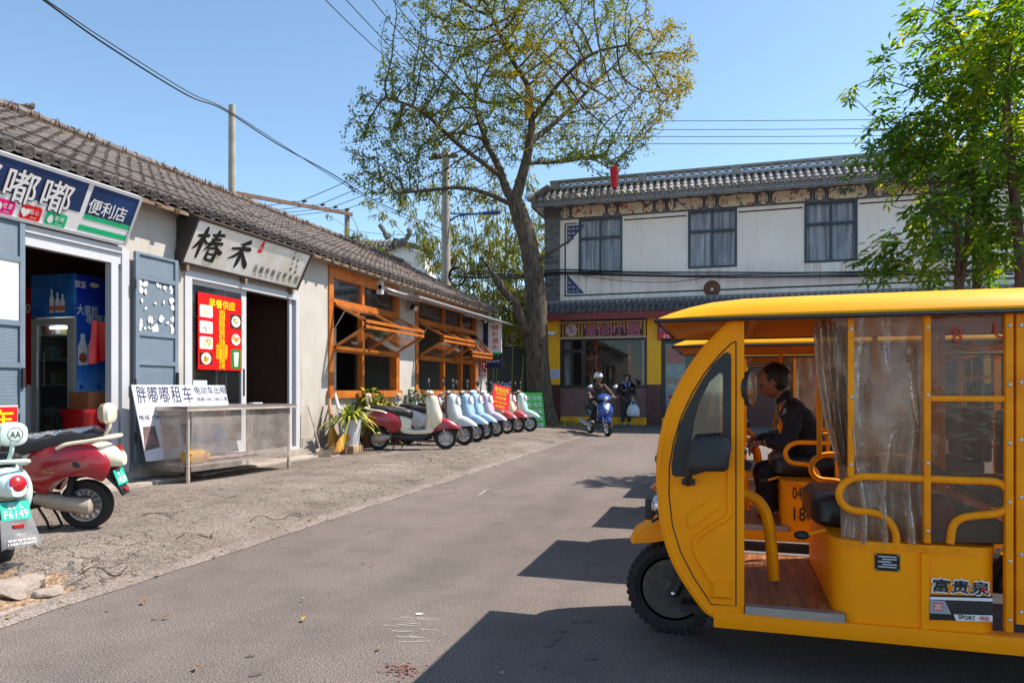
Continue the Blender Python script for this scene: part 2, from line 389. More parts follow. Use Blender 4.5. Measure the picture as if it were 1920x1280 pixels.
for i in range(n_ + 1):
    y = -6 + 28.6 * i / n_
    vs.append((b.bm.verts.new((KERB - .13 + .035 * noise.noise(V((0, y * 2.2, 1))) - .02 * noise.noise(V((3, y * 9, 1))), y, .012)),
               b.bm.verts.new((KERB - .02, y, .016)), b.bm.verts.new((KERB + .07 + .035 * noise.noise(V((7, y * 1.4, 2))) + .012 * noise.noise(V((7, y * 11, 2))), y, .004))))
for a, c_ in zip(vs, vs[1:]):
    b._f([a[0], c_[0], c_[1], a[1]]); b._f([a[1], c_[1], c_[2], a[2]])
tag(b.build("kerb", M_kerb, smooth=60, recalc=True), kind='structure')
b = MB()   # paved strip before the far shops
b.box((-14, 23.2, -.05), (26, 24.05, .06)); tag(b.build("sidewalk", ground_mat("dark_paving", (.10, .095, .09), (.13, .12, .115), (.16, .15, .14), 60., .4, .8)), kind='structure')
# stains and scratches on the asphalt
def blob(b, x, y, r, z, n=11, jag=.45, st=(1, 1), mi=0):
    b.face([(x + st[0] * r * math.cos(t) * (1 + random.uniform(-jag, jag)), y + st[1] * r * math.sin(t) * (1 + random.uniform(-jag, jag)), z) for t in (2 * math.pi * k / n for k in range(n))], mi)
b = MB()
for px, py, r in ((1080, 1165, .03), (1060, 1180, .035), (1045, 1195, .03), (1030, 1207, .035), (1105, 1162, .04), (1108, 1230, .045), (1020, 1250, .02), (1100, 1060, .03), (1098, 1072, .04), (1103, 1052, .025), (1150, 1080, .02), (470, 1228, .03), (480, 1262, .035), (200, 1145, .015), (290, 1160, .02)):
    p = onZ(px, py, .004); blob(b, p.x, p.y, r * .6, .004, n=14, jag=.6, st=(1, 1.3))
tag(b.build("road_stain", mat("oil_stain", (.075, .062, .055), .6, var=.5, scale=30, c2=(.14, .115, .1))), kind='structure')
b = MB()
for k in range(16):
    px = random.uniform(715, 790); py = 1158 + (k % 5) * 11 + random.uniform(-2, 2); L = random.uniform(12, 55)
    p, q = onZ(px, py, .004), onZ(px + L, py + random.uniform(-1, 3), .004); d = (q - p); s_ = V((-d.y, d.x, 0)).normalized() * random.uniform(.002, .005)
    b.face([p - s_ * .3, q - s_ * .2, q + s_ * .3, p + s_])
for a, q in (((898, 927), (912, 918)), ((925, 922), (948, 920))):
    p, q = onZ(*a, .004), onZ(*q, .004); d = q - p; s_ = V((-d.y, d.x, 0)).normalized() * .006; b.face([p - s_, q - s_, q + s_, p + s_])
p = onZ(787, 1150, .004); blob(b, p.x, p.y, .02, .004)
tag(b.build("road_scratch", mat("chalk_scratch", (.55, .52, .5), .9, var=.2)), kind='structure')
b = MB()
for k in range(70):
    px = random.gauss(757, 17); py = random.gauss(1253, 7); p = onZ(px, py, .004); blob(b, p.x, p.y, random.uniform(.003, .011), .004, 7)
tag(b.build("red_stain", mat("red_spill", (.24, .115, .10), .85, var=.4)), kind='structure')
# broken concrete lumps lying in the pothole
M_lump = mat("broken_concrete", (.34, .28, .24), .9, var=.3, scale=14, bump=.6, bscale=40)
lumps = [(20, 1112, .16, "large flat concrete lump in the pothole beside the kerb"), (55, 1098, .13, "long concrete lump at the back of the pothole"), (88, 1108, .08, "wedge of broken concrete at the far end of the pothole"),
         (52, 1132, .075, "oblong concrete lump on the kerb side of the pothole"), (25, 1140, .085, "square concrete lump near the kerb at the frame edge"), (3, 1145, .075, "concrete lump cut by the left frame edge"), (72, 1092, .05, "small pale stone on the dirt of the pothole"), (105, 1098, .045, "pebble at the rim of the pothole")]
for k, (px, py, r, lb) in enumerate(lumps):
    p = onZ(px, py, .01); b = MB()
    b.ball((0, 0, 0), (r, r * random.uniform(.6, .9), r * .38), 12, 8)
    for v in b.bm.verts: v.co += V((noise.noise(v.co * 9 + V((k * 7, 0, 0))), noise.noise(v.co * 9 + V((0, k * 5, 0))), noise.noise(v.co * 11 + V((0, 0, k)))*.5)) * r * .5
    o = b.build("broken_stone", M_lump, smooth=28); o.location = (p.x, p.y, apz(p.x, p.y) + r * .14); o.rotation_euler = (random.uniform(-.15, .15), random.uniform(-.2, .2), random.uniform(0, 6))
    tag(o, lb, "stone", "broken concrete lumps in the pothole")

M_lit = [mat("fallen_leaf_brown", (.20, .105, .04), .8, var=.4), mat("fallen_leaf_ochre", (.34, .21, .05), .8, var=.3), mat("grit", (.30, .26, .23), .9, var=.4)]
b = MB()
for k in range(620):                          # fallen leaves and grit drifted along the road edge
    if k < 420: x, y = KERB - abs(random.gauss(0, .5)) + .12, random.uniform(1.5, 21)
    else: x, y = random.uniform(KERB - 2.5, 3), random.uniform(2.5, 20)
    z = (apz(x, y) if x < KERB - .1 else .012) + .006; a = random.uniform(0, 6.3); mi = random.choices((0, 1, 2), (3, 2, 6))[0]; r_ = random.uniform(.012, .03) if mi < 2 else random.uniform(.004, .014)
    d, e = V((math.cos(a), math.sin(a), random.uniform(-.2, .3))), V((-math.sin(a), math.cos(a), random.uniform(-.2, .3)))
    if mi < 2: b.face([V((x, y, z)) + d * r_, V((x, y, z + .004)) + e * r_ * .5, V((x, y, z)) - d * r_, V((x, y, z + .006)) - e * r_ * .5], mi)
    else: b.ball((x, y, z), (r_, r_ * .8, r_ * .6), 6, 4, 2)
tag(b.build("leaf_litter", M_lit, smooth=0), kind='stuff')

b = MB()                                      # long open cracks in the worn concrete
for pts in ([(742, 851), (760, 853), (778, 854), (798, 858), (806, 863), (814, 867)], [(586, 962), (600, 957), (612, 953), (626, 956), (644, 957)], [(690, 935), (706, 932), (720, 936), (742, 930)], [(640, 905), (662, 899), (690, 902), (716, 897)], [(470, 968), (492, 958), (520, 962), (548, 952), (575, 955)], [(330, 1002), (352, 992), (384, 996), (402, 986)], [(850, 862), (868, 856), (884, 858)], [(150, 1062), (176, 1050), (214, 1056), (240, 1044)], [(395, 930), (430, 936), (452, 930)], [(255, 975), (292, 966), (330, 972)], [(900, 848), (930, 838), (950, 840)]):
    P_ = [onZ(x, y, .1) for x, y in pts]; P_ = smooth_path([V((p.x + random.uniform(-.02, .02), p.y + random.uniform(-.02, .02), 0)) for p in P_], 7); n_ = len(P_); L_, R_ = [], []
    for i, p in enumerate(P_):
        p = p + V((noise.noise(p * 7) * .035, noise.noise(p * 7 + V((5, 5, 5))) * .035, 0)); d = (P_[min(i + 1, n_ - 1)] - P_[max(i - 1, 0)]).normalized(); s_ = V((-d.y, d.x, 0)) * (.003 + .016 * abs(noise.noise(p * 5)) * math.sin(math.pi * i / (n_ - 1)))
        for o_, q in ((L_, p + s_), (R_, p - s_)): o_.append(V((q.x, q.y, apz(q.x, q.y) + .007)))
    for i in range(n_ - 1): b.face([L_[i], R_[i], R_[i + 1], L_[i + 1]])
tag(b.build("pavement_crack", mat("crack_dirt", (.035, .024, .018), .95, var=.3), smooth=0), kind='structure')
# ================================================================== LEFT ROW OF SHOPS
def fw(px, py, d=0.): p = onX(px, py, W + d); return p.y, p.z
def tile_roof(b, P0, A, U, n_al, spacing, n_up, tl, r, seg=6, mi=0, jit=.006, ends=True, pan=.03, pmi=None):
    """cover tiles in columns along A, stepping up U from the eave P0, with stepped pan tiles between"""
    P0, A, U = V(P0), V(A).normalized(), V(U).normalized(); N = A.cross(U).normalized()
    if N.z < 0: N = -N
    L = n_up * tl
    for i in range(n_al):
        o = P0 + A * ((i + .5) * spacing) + A * random.uniform(-jit, jit)
        for j in range(n_up):
            s0, s1 = j * tl, (j + 1) * tl + .03
            dj = A * random.uniform(-jit, jit) + N * random.uniform(-jit, jit) * .6
            if j == 0: dj = A * 0
            r0, r1 = r * 1.04, r * .88; rings = []
            for s_, rr, lift in ((s0, r0, .018), (s1, r1, -.004)):
                rings.append([o + dj + U * s_ + N * (lift + rr * math.sin(t)) + A * (rr * math.cos(t)) for t in (math.pi * k / seg for k in range(seg + 1))])
            b.loft(rings, caps=False, closed=False, mi=mi)
            e = o + dj + U * s0 + N * .018
            a = [e + N * (r0 * math.sin(t)) + A * (r0 * math.cos(t)) for t in (math.pi * k / seg for k in range(seg + 1))]
            b.face(a)
        if ends:
            b.lathe([(r * 1.12, -.022), (r * 1.15, .0), (r * .95, .004), (r * .8, -.006), (r * .35, -.004), (r * .2, .006)], o + N * .018, -U, 12, mi=mi)
    for i in range(n_al + 1):
        o = P0 + A * (i * spacing); h = spacing * .5
        for j in range(n_up):
            s0, s1 = j * tl * 1., (j + 1) * tl + .02; z0, z1 = pan + random.uniform(0, .008), pan - .026
            pts = []
            for s_, zz in ((s0, z0), (s1, z1)):
                pts.append([o + U * s_ + A * (x * h) + N * (zz - .04 * (1 - x * x)) for x in (-1, -.5, 0, .5, 1)])
            b.loft(pts, caps=False, closed=False, mi=mi if pmi is None else pmi)
            q = [p - N * .02 for p in pts[0]]; b.loft([q, pts[0]], caps=False, closed=False)
M_tile = mat("weathered_roof_tile", (.175, .145, .13), .82, var=.4, scale=3.2, bump=.4, bscale=45, c2=(.075, .063, .058))
M_tile2 = mat("roof_tile_underside", (.12, .105, .1), .85, var=.4, scale=5, bump=.3)
M_leaflitter = mat("dry_leaf_litter", (.22, .10, .045), .9, var=.5, scale=30, c2=(.10, .05, .03))
M_plaster = mat("white_plaster", (.465, .44, .415), .85, var=.2, scale=1.3, bump=.12, bscale=30, c2=(.40, .365, .325), detail=10)
def weather(m, c, zlo, amt=.75):
    """rain streaks down the wall and splash dirt with a ragged edge near the ground"""
    n, l = m.node_tree.nodes, m.node_tree.links; p = [x for x in n if x.type == 'BSDF_PRINCIPLED'][0]; tc = [x for x in n if x.type == 'TEX_COORD'][0]; src = p.inputs['Base Color'].links[0].from_socket
    mp = n.new("ShaderNodeMapping"); mp.inputs['Scale'].default_value = (4.5, 4.5, .38); l.new(tc.outputs['Object'], mp.inputs[0]); nz = n.new("ShaderNodeTexNoise"); nz.inputs['Scale'].default_value = 1.6; nz.inputs['Detail'].default_value = 8; l.new(mp.outputs[0], nz.inputs['Vector'])
    sp = n.new("ShaderNodeSeparateXYZ"); l.new(tc.outputs['Object'], sp.inputs[0]); zr = n.new("ShaderNodeMapRange"); zr.inputs[1].default_value = zlo + 1.1; zr.inputs[2].default_value = zlo; zr.inputs[3].default_value = 0; zr.inputs[4].default_value = .26; l.new(sp.outputs[2], zr.inputs[0])
    ad = n.new("ShaderNodeMath"); ad.operation = 'ADD'; l.new(nz.outputs[0], ad.inputs[0]); l.new(zr.outputs[0], ad.inputs[1]); r = ramp(n, [(.54, 0.), (.78, amt)]); l.new(ad.outputs[0], r.inputs[0])
    mx = n.new("ShaderNodeMixRGB"); l.new(r.outputs[0], mx.inputs[0]); l.new(src, mx.inputs[1]); mx.inputs[2].default_value = col(c); l.new(mx.outputs[0], p.inputs['Base Color'])
weather(M_plaster, (.30, .245, .195), .1)
M_plinth = mat("grey_plinth", (.42, .38, .34), .9, var=.4, scale=2.5, bump=.3)
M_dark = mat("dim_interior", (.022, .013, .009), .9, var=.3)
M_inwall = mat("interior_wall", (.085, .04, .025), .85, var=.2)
M_timber = mat("old_eave_timber", (.22, .15, .10), .8, var=.5, scale=12, bump=.3)
M_orange = mat("varnished_orange_wood", (.52, .165, .022), .38, var=.5, scale=5, c2=(.33, .08, .012), coat=.25)
M_redwood = mat("dark_red_wood", (.22, .05, .018), .45, var=.4, c2=(.13, .03, .012))
M_alu = mat("white_aluminium", (.50, .51, .54), .4, var=.06)
M_greydoor = mat("blue_grey_paint", (.155, .205, .265), .5, var=.2, scale=3)
M_paper = mat("old_white_paper", (.78, .76, .72), .8, var=.12)
M_glass = thin("window_glass", (.9, .93, .93), (.3, .33, .35), .03, .16)
M_blackm = mat("black_metal", (.02, .02, .022), .5, var=.2)
M_conc = mat("step_concrete", (.36, .31, .27), .9, var=.35, scale=3, bump=.4)
def emboss(name, c):
    m = mat(name, c, .5, var=.12); n, l = m.node_tree.nodes, m.node_tree.links
    p = [x for x in n if x.type == 'BSDF_PRINCIPLED'][0]; tc = [x for x in n if x.type == 'TEX_COORD'][0]
    sp = n.new("ShaderNodeSeparateXYZ"); l.new(tc.outputs['Object'], sp.inputs[0]); prod = None
    for sgn in ('ADD', 'SUBTRACT'):
        a = n.new("ShaderNodeMath"); a.operation = sgn; l.new(sp.outputs[1], a.inputs[0]); l.new(sp.outputs[2], a.inputs[1])
        s_ = n.new("ShaderNodeMath"); s_.operation = 'MULTIPLY'; s_.inputs[1].default_value = 230.; l.new(a.outputs[0], s_.inputs[0])
        c_ = n.new("ShaderNodeMath"); c_.operation = 'SINE'; l.new(s_.outputs[0], c_.inputs[0])
        if prod is None: prod = c_.outputs[0]
        else:
            q = n.new("ShaderNodeMath"); q.operation = 'MULTIPLY'; l.new(prod, q.inputs[0]); l.new(c_.outputs[0], q.inputs[1]); prod = q.outputs[0]
    bp = n.new("ShaderNodeBump"); bp.inputs['Strength'].default_value = .45; bp.inputs['Distance'].default_value = .006; l.new(prod, bp.inputs['Height']); l.new(bp.outputs[0], p.inputs['Normal'])
    return m
M_tread = emboss("chequer_plate", (.15, .20, .26))
Y_END = 20.2; ROOF_E = (-6.68, 3.60); ROOF_R = (-9.6, 5.08)
house = thing("row_house", "long white single storey row of shops with a grey tiled roof", "building", (W, 8, 0))
def hpart(b, name, mats, smooth=40, recalc=False, parent=None):
    o = b.build(name, mats, None, smooth, recalc); o.parent = parent or house
    o.matrix_parent_inverse = Matrix.Translation(-V((W, 8, 0))); return o
bpy.context.view_layer.update()
s1r, s1t = fw(237, 480)[0], fw(130, 455)[1]
s2l, s2r, s2t = fw(345, 505)[0], fw(560, 560)[0], fw(462, 535)[1] + .03
w1l, w1r = fw(615, 497)[0], fw(747, 565)[0]; wt = fw(615, 497)[1]; wb = fw(620, 740)[1]
w2l, w2r = fw(778, 580)[0], fw(893, 600)[0]
FL = .26
b = MB()
b.plate([(-4, -.1), (Y_END, -.1), (Y_END, 3.60), (-4, 3.60)],
        [[(2.3, FL), (s1r, FL), (s1r, s1t), (2.3, s1t)], [(s2l, FL), (s2r, FL), (s2r, s2t), (s2l, s2t)],
         [(w1l, wb), (w1r, wb), (w1r, wt), (w1l, wt)], [(w2l, wb), (w2r, wb), (w2r, wt), (w2l, wt)]],
        lambda y, z: V((W, y, z)), (-.22, 0, 0))
b.plate([(W - .22, -.1), (-12.3, -.1), (-12.3, 3.5), (-9.6, 5.0), (W - .22, 3.6)], [], lambda x, z: V((x, Y_END - .2, z)), (0, .2, 0))
hpart(b, "wall", M_plaster, smooth=0)
b = MB()                                      # rooms: back wall, partitions, ceiling, floor
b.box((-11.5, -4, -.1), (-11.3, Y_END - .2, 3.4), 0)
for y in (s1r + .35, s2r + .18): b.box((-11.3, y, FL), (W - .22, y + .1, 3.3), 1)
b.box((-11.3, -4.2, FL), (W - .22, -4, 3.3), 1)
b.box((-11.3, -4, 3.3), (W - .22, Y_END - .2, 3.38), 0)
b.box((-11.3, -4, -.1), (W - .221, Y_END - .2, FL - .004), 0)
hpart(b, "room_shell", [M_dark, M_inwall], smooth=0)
b = MB()                                      # roof
A_ = V((0, 1, 0)); U_ = V((ROOF_R[0] - ROOF_E[0], 0, ROOF_R[1] - ROOF_E[1])); L_ = U_.length; U_.normalize()
sp_ = .205; n_al = int((Y_END + .3 + 1.5) / sp_); n_up = 14
tile_roof(b, (ROOF_E[0], -1.5, ROOF_E[1]), A_, U_, n_al, sp_, n_up, L_ / n_up, .062, mi=0, jit=.009)
rf = hpart(b, "roof", [M_tile], smooth=50)
b = MB()
b.plate([(ROOF_E[0] - .03, 3.555), (ROOF_R[0], ROOF_R[1] - .06), (-12.6, 3.5), (-12.6, 3.42), (ROOF_R[0], ROOF_R[1] - .16), (ROOF_E[0] - .03, 3.50)], [], lambda x, z: V((x, -1.5, z)), (0, Y_END + 1.8, 0))
for k in range(70):
    y = -1.3 + k * .31; b.beam((ROOF_E[0] + .0, y, 3.50), (-8, y, 4.2), .06, .05)
hpart(b, "roof_deck", M_timber, smooth=0)
b = MB()                                      # ridge: capping tiles on a mortar bed
for k in range(int(21.8 / .3)):
    y = -1.5 + k * .3; r0 = .085 + random.uniform(-.006, .008)
    b.rod((ROOF_R[0], y, ROOF_R[1] + .1 + random.uniform(-.008, .008)), (ROOF_R[0], y + .31, ROOF_R[1] + .095), r0, r0 * .9, 8, 0)
b.box((ROOF_R[0] - .06, -1.5, ROOF_R[1] - .1), (ROOF_R[0] + .06, Y_END + .3, ROOF_R[1] + .08), 1)
for k in range(420):                          # grass tufts and litter rooted along the ridge
    y = random.uniform(-1, Y_END); h = random.uniform(.02, .09); x = ROOF_R[0] + random.uniform(-.02, .16)
    b.face([(x, y, ROOF_R[1] + .05), (x + .02, y + .02, ROOF_R[1] + .05), (x + random.uniform(-.05, .1), y + random.uniform(-.05, .05), ROOF_R[1] + .1 + h)], 2)
hpart(b, "ridge", [M_tile, M_timber, M_leaflitter])
b = MB()                                      # dry leaves lying on the far end of the roof
for k in range(2600):
    y = Y_END - abs(random.gauss(0, 3.2)) - .1; t = random.betavariate(1.2, 1.5)
    if y < 9.5 or noise.noise(V((y * .8, t * 3, 2))) < -.12: continue
    p = V((ROOF_E[0], y, ROOF_E[1])) + U_ * (t * L_ * .97) + V((.035, 0, .06)); a = random.uniform(0, 6.3); r_ = random.uniform(.025, .055)
    d1, d2 = V((math.cos(a) * U_.x, math.sin(a), math.cos(a) * U_.z + random.uniform(-.4, .4))), V((-math.sin(a) * U_.x, math.cos(a), -math.sin(a) * U_.z))
    b.face([p - d1 * r_, p + d2 * r_ * .5, p + d1 * r_, p - d2 * r_ * .5])
o = hpart(b, "leaf_litter", M_leaflitter, smooth=0); o['kind'] = 'stuff'
b = MB()                                      # plinth
for y0, y1 in ((s1r + .02, s2l), (s2r, w2r + 2)):
    b.box((W - .01, y0 + .02, -.05), (W + .025, min(y1, Y_END - .02) - .02, .42), 0)
hpart(b, "plinth", M_plinth)
b = MB()
b.box((W + .0, -2, -.05), (W + .42, s1r + .55, FL - .10), 0, .015); b.box((W + .02, s2l - .1, -.05), (W + .38, s2r + .3, FL - .11), 0, .015)
b.box((W - .2, 2.3, .1), (W + .12, s1r, FL), 0, .01); b.box((W - .2, s2l, .1), (W + .1, s2r, FL), 0, .01)
hpart(b, "doorstep", M_conc)
# --- shop one: aluminium frame, folding door leaves
b = MB()
yR = fw(205, 478)[0]
b.box((W - .06, yR, FL), (W + .03, yR + .10, s1t - .13), 0); b.box((W - .08, yR + .14, FL), (W + .045, s1r, s1t + .06), 0); b.box((W - .06, 2.3, s1t - .13), (W + .03, yR + .139, s1t), 0); b.box((W - .03, 2.3, s1t + .0), (W + .06, yR + .138, s1t + .07), 0)
hpart(b, "door_frame", M_alu)
def door_leaf(y0, y1, z0, z1, cuts, x, label, torn=None, blank=None):
    b = MB(); t = .055
    rails = [z0] + cuts + [z1]
    b.box((x, y0, z0), (x + .04, y0 + t, z1), 0); b.box((x, y1 - t, z0), (x + .04, y1, z1), 0)
    for z in rails: b.box((x + .002, y0 + t, max(z0, z - t / 2)), (x + .038, y1 - t, min(z1, z + t / 2)), 0)
    d = hpart(b, "door_leaf", M_greydoor); d['label'] = label
    b = MB(); b.box((x + .01, y0 + t * .8, z0 + .01), (x + .018, y1 - t * .8, z1 - .01)); pn = hpart(b, "tread_panel", M_tread, parent=d); pn.matrix_parent_inverse = Matrix(); 
    for z in (z0 + .35, z0 + 1.0, z1 - .4): b = MB(); b.rod((x + .045, y0 - .012, z - .06), (x + .045, y0 - .012, z + .06), .012); hh = hpart(b, "hinge", M_blackm, parent=d); hh.matrix_parent_inverse = Matrix()
    b = MB(); b.box((x + .04, y1 - .045, z0 + .95), (x + .065, y1 - .015, z0 + 1.15)); hh = hpart(b, "bolt", M_blackm, parent=d); hh.matrix_parent_inverse = Matrix()
    if torn is not None:
        b = MB(); za, zb = torn; ya, yb = y0 + t, y1 - t
        for k in range(46):
            s_ = random.random() * 4; e = random.uniform(.015, .05)
            if s_ < 1: y, z = ya + e, za + (zb - za) * s_
            elif s_ < 2: y, z = yb - e, za + (zb - za) * (s_ - 1)
            elif s_ < 3: y, z = ya + (yb - ya) * (s_ - 2), za + e
            else: y, z = ya + (yb - ya) * (s_ - 3), zb - e
            if k > 36: y, z = random.uniform(ya + .1, yb - .08), random.uniform(za + .1, zb - .1)
            rr = random.uniform(.018, .045); n_ = 9
            b.face([(x + .0225 + k * .00025, y + rr * math.cos(a) * random.uniform(.4, 1.2), z + rr * math.sin(a) * random.uniform(.4, 1.5)) for a in (2 * math.pi * i / n_ for i in range(n_))])
        q = hpart(b, "torn_paper", M_paper, parent=d); q.matrix_parent_inverse = Matrix(); q['label'] = "torn scraps of white paper round the panel"
    if blank is not None:
        b = MB(); b.box((x + .019, y0 + t, blank[0]), (x + .026, y1 - t * .6, blank[1])); q = hpart(b, "paper_sheet", M_paper, parent=d); q.matrix_parent_inverse = Matrix()
    return d
zt = fw(42, 415, .05)[1]
door_leaf(fw(42, 415)[0] - .85, fw(42, 600, .05)[0], FL + .06, zt, [fw(42, 490)[1], fw(42, 608)[1], fw(42, 685)[1], fw(42, 770)[1]], W + .05, "grey door leaf with a blank cream sheet, nearest the frame edge", blank=(fw(42, 605)[1], fw(42, 493)[1]))
door_leaf(fw(250, 470, .06)[0], fw(330, 490, .06)[0], FL + .06, fw(290, 480, .06)[1], [fw(330, 534)[1], fw(330, 632)[1], fw(330, 683)[1], fw(330, 755)[1]], W + .06, "grey door leaf folded open on the wall, torn paper on its panel", torn=(fw(330, 626)[1], fw(330, 540)[1]))
# --- shop two: sliding aluminium door
ym = fw(462, 535)[0]
b = MB()
b.box((W - .10, s2l, FL), (W + .02, s2l + .13, s2t), 0); b.box((W - .10, s2r - .10, FL), (W + .02, s2r, s2t), 0); b.box((W - .10, s2l + .13, s2t - .10), (W + .02, s2r - .10, s2t), 0)
b.box((W - .07, s2r - .22, FL), (W - .03, s2r - .15, s2t - .1), 0); b.box((W - .1, s2l + .13, FL), (W + .02, s2r - .1, FL + .04), 0)
hpart(b, "sliding_door_frame", M_alu)
b = MB()
a0, a1, z0, z1 = s2l + .13, ym + .05, FL + .05, s2t - .1
b.plate([(a0, z0), (a1, z0), (a1, z1), (a0, z1)], [[(a0 + .05, z0 + .18), (a1 - .11, z0 + .18), (a1 - .11, z1 - .06), (a0 + .05, z1 - .06)]], lambda y, z: V((W - .04, y, z)), (-.04, 0, 0), 0)
b.box((W - .045, a1 - .075, z0 + .85), (W - .03, a1 - .045, z0 + 1.25), 1)
sd = hpart(b, "sliding_door", [M_alu, M_blackm]); 
b = MB(); b.box((W - .062, a0 + .05, z0 + .18), (W - .058, a1 - .11, z1 - .06)); g_ = hpart(b, "glass_pane", M_glass, parent=sd); g_.matrix_parent_inverse = Matrix()
b = MB()                                      # security bars behind the glass
for y in (a0 + .16, a0 + .62, a0 + .82): b.box((W - .12, y, z0 + .1), (W - .10, y + .03, z1))
for z in (z1 - .3, z1 - .5): b.box((W - .125, a0, z), (W - .1, a1, z + .025))
hpart(b, "window_bars", M_alu)
# --- restaurant windows: orange frames with bifold sashes standing open
def bifold(parent, ya, yb, zu, zl, out, zf, pl=True):
    n = 2; t = .055
    b = MB()
    def sash(p, q, dz):
        # sash between hinge line p (x, z) and fold line q (x, z)
        for y in (ya + t / 2, yb - t / 2, (ya + yb) / 2): b.beam((p[0], y, p[1]), (q[0], y, q[1]), t, t * .8, 0, up=(0, 0, 1))
        b.box((p[0] - .0, ya, p[1] - t / 2), (p[0] + t, yb, p[1] + t / 2), 0); b.box((q[0] - t, ya, q[1] - t / 2), (q[0] + .01, yb, q[1] + t / 2), 0)
    sash((W + .005, zu), (W + out, zf + .05), 0); sash((W + .005, zl), (W + out, zf - .05), 0)
    for y in (ya + .1, (ya + yb) / 2, yb - .1): b.box((W + out - .04, y - .04, zf - .012), (W + out + .004, y + .04, zf + .012), 1)
    f = hpart(b, "bifold_sash", [M_orange, M_blackm], parent=parent); f.matrix_parent_inverse = Matrix()
    b = MB()
    for p, q in (((W + .02, zu), (W + out - .02, zf + .05)), ((W + .02, zl), (W + out - .02, zf - .05))):
        for y0_, y1_ in ((ya + t, (ya + yb) / 2 - t / 2), ((ya + yb) / 2 + t / 2, yb - t)):
            b.face([(p[0], y0_, p[1]), (p[0], y1_, p[1]), (q[0], y1_, q[1]), (q[0], y0_, q[1])])
    g2 = hpart(b, "glass_pane", M_glass, smooth=0, parent=f); g2.matrix_parent_inverse = Matrix()
    b = MB(); b.rod((W - .02, ya + .05, zu - .5), (W + out * .35, ya + .05, zu + (zf + .05 - zu) * .35), .009); k_ = hpart(b, "gas_strut", M_alu, parent=f); k_.matrix_parent_inverse = Matrix()
def win(ya, yb, label, mull, outs):
    b = MB(); x0, x1 = W - .12, W + .03; t = .15
    b.box((x0, ya, wb), (x1, ya + t, wt), 0); b.box((x0, yb - t, wb), (x1, yb, wt), 0)
    b.box((x0 + .002, ya + t, wt - .2), (x1 - .002, yb - t, wt), 0); b.box((x0, ya - .05, wb - .06), (x1 + .05, yb + .05, wb + .08), 0)
    for y in mull: b.box((x0 + .02, y - .045, wb + .08), (x1 - .02, y + .045, wt - .2), 0)
    zt_ = fw(640, 568)[1]; b.box((x0 + .01, ya + t, zt_ - .05), (x1 - .01, yb - t, zt_ + .05), 0)
    zl_ = fw(640, 655)[1]; b.box((x0 + .01, ya + t, zl_ - .05), (x1 - .012, yb - t, zl_ + .03), 0)
    f = hpart(b, "window_frame", M_orange); f['label'] = label
    b = MB(); ys = [ya + t] + mull + [yb - t]
    for p, q in zip(ys, ys[1:]): b.box((W - .05, p + .04, zt_ + .05), (W - .046, q - .04, wt - .2))
    g2 = hpart(b, "transom_glass", M_glass, parent=f); g2.matrix_parent_inverse = Matrix()
    for p, q, out, dz in outs: bifold(f, p, q, zt_ - .04, zl_ + .02, out, fw(690, 612)[1] * 0 + (zt_ + zl_) / 2 + dz)
    return f
pA = onY(690, 607, fw(628, 565)[0]); OUT = pA.x - W
win(w1l, w1r, "orange timber window frame nearest the second shop, both sashes folded out", [(w1l + w1r) / 2 - .15], [(w1l + .16, w1r - .16, OUT, pA.z - (fw(640, 568)[1] + fw(640, 655)[1]) / 2)])
m2 = w2l + (w2r - w2l) * .42; m3 = w2l + (w2r - w2l) * .72
win(w2l, w2r, "orange timber window frame behind the parked scooters", [m2, m3], [(w2l + .16, m2 + .5, OUT * .95, .0), (m2 + .6, w2r - .16, OUT * .8, -.25)])
# inner room furniture glimpsed through the openings
M_tabletop = mat("red_brown_tabletop", (.32, .09, .03), .35, var=.3, coat=.3)
def table(name, x, y, lx, ly, h, label, bench=False):
    t = thing(name, label, "table" if not bench else "bench", (x, y, FL))
    b = MB(); b.box((-lx / 2, -ly / 2, h - .05), (lx / 2, ly / 2, h), 0, .008); b.build("tabletop", M_tabletop, t)
    for sx in (-1, 1):
        for sy in (-1, 1):
            b = MB(); b.beam((sx * lx * .42, sy * ly * .25, h - .05), (sx * lx * .42, sy * ly * .44, 0), .06, .06); b.build("leg", M_orange, t)
    return t
table("dining_table", W - .75, w1l + .9, .8, 1.2, .95, "red brown dining table inside the first orange window")
table("dining_table", W - 1.0, w2l + 1.2, .8, 1.2, .95, "red brown dining table inside the window behind the scooters")
table("wooden_bench", -8.4, 10.0, .35, 1.0, .75, "wooden trestle bench inside the open sliding doorway", True)
b = MB(); b.lathe([(.07, 0), (.12, .06), (.13, .12), (.115, .12), (.06, .02)], (0, 0, 0), seg=16)
o = tag(b.build("bowl", mat("cream_ceramic", (.62, .55, .45), .35)), "cream ceramic bowl on the table inside the orange window", "bowl"); o.location = (W - .62, w1l + .75, FL + .95)
b = MB(); b.box((0, -.9, 0), (.06, .9, 2.2), 0); b.box((.0, 1.4, 0), (.1, 1.62, 2.9), 1)
o = tag(b.build("inner_door", [M_redwood, M_redwood]), "dark red wooden door leaf at the back of the dining room", "door"); o.location = (-10.2, w1r - .3, FL)
b = MB(); b.box((0, 0, 0), (.02, .5, 1.6), 0)
for k in range(3): b.text("鲜", (.024, .26, 1.35 - k * .5), (0, 1, 0), (0, 0, 1), .3, .28, .02, 1)
o = tag(b.build("wall_poster", [M_paper, mat("red_ink", (.4, .03, .02), .7)], smooth=0), "pale poster with red characters on the dining room post", "poster"); o.location = (-8.1, w1r - 1.2, FL + .7)
b = MB(); b.box((0, 0, 0), (.12, .16, 2.9)); o = tag(b.build("door_post", M_redwood), "reddish timber post inside the open sliding doorway", "post"); o.location = (-8.4, s2r - .3, FL)
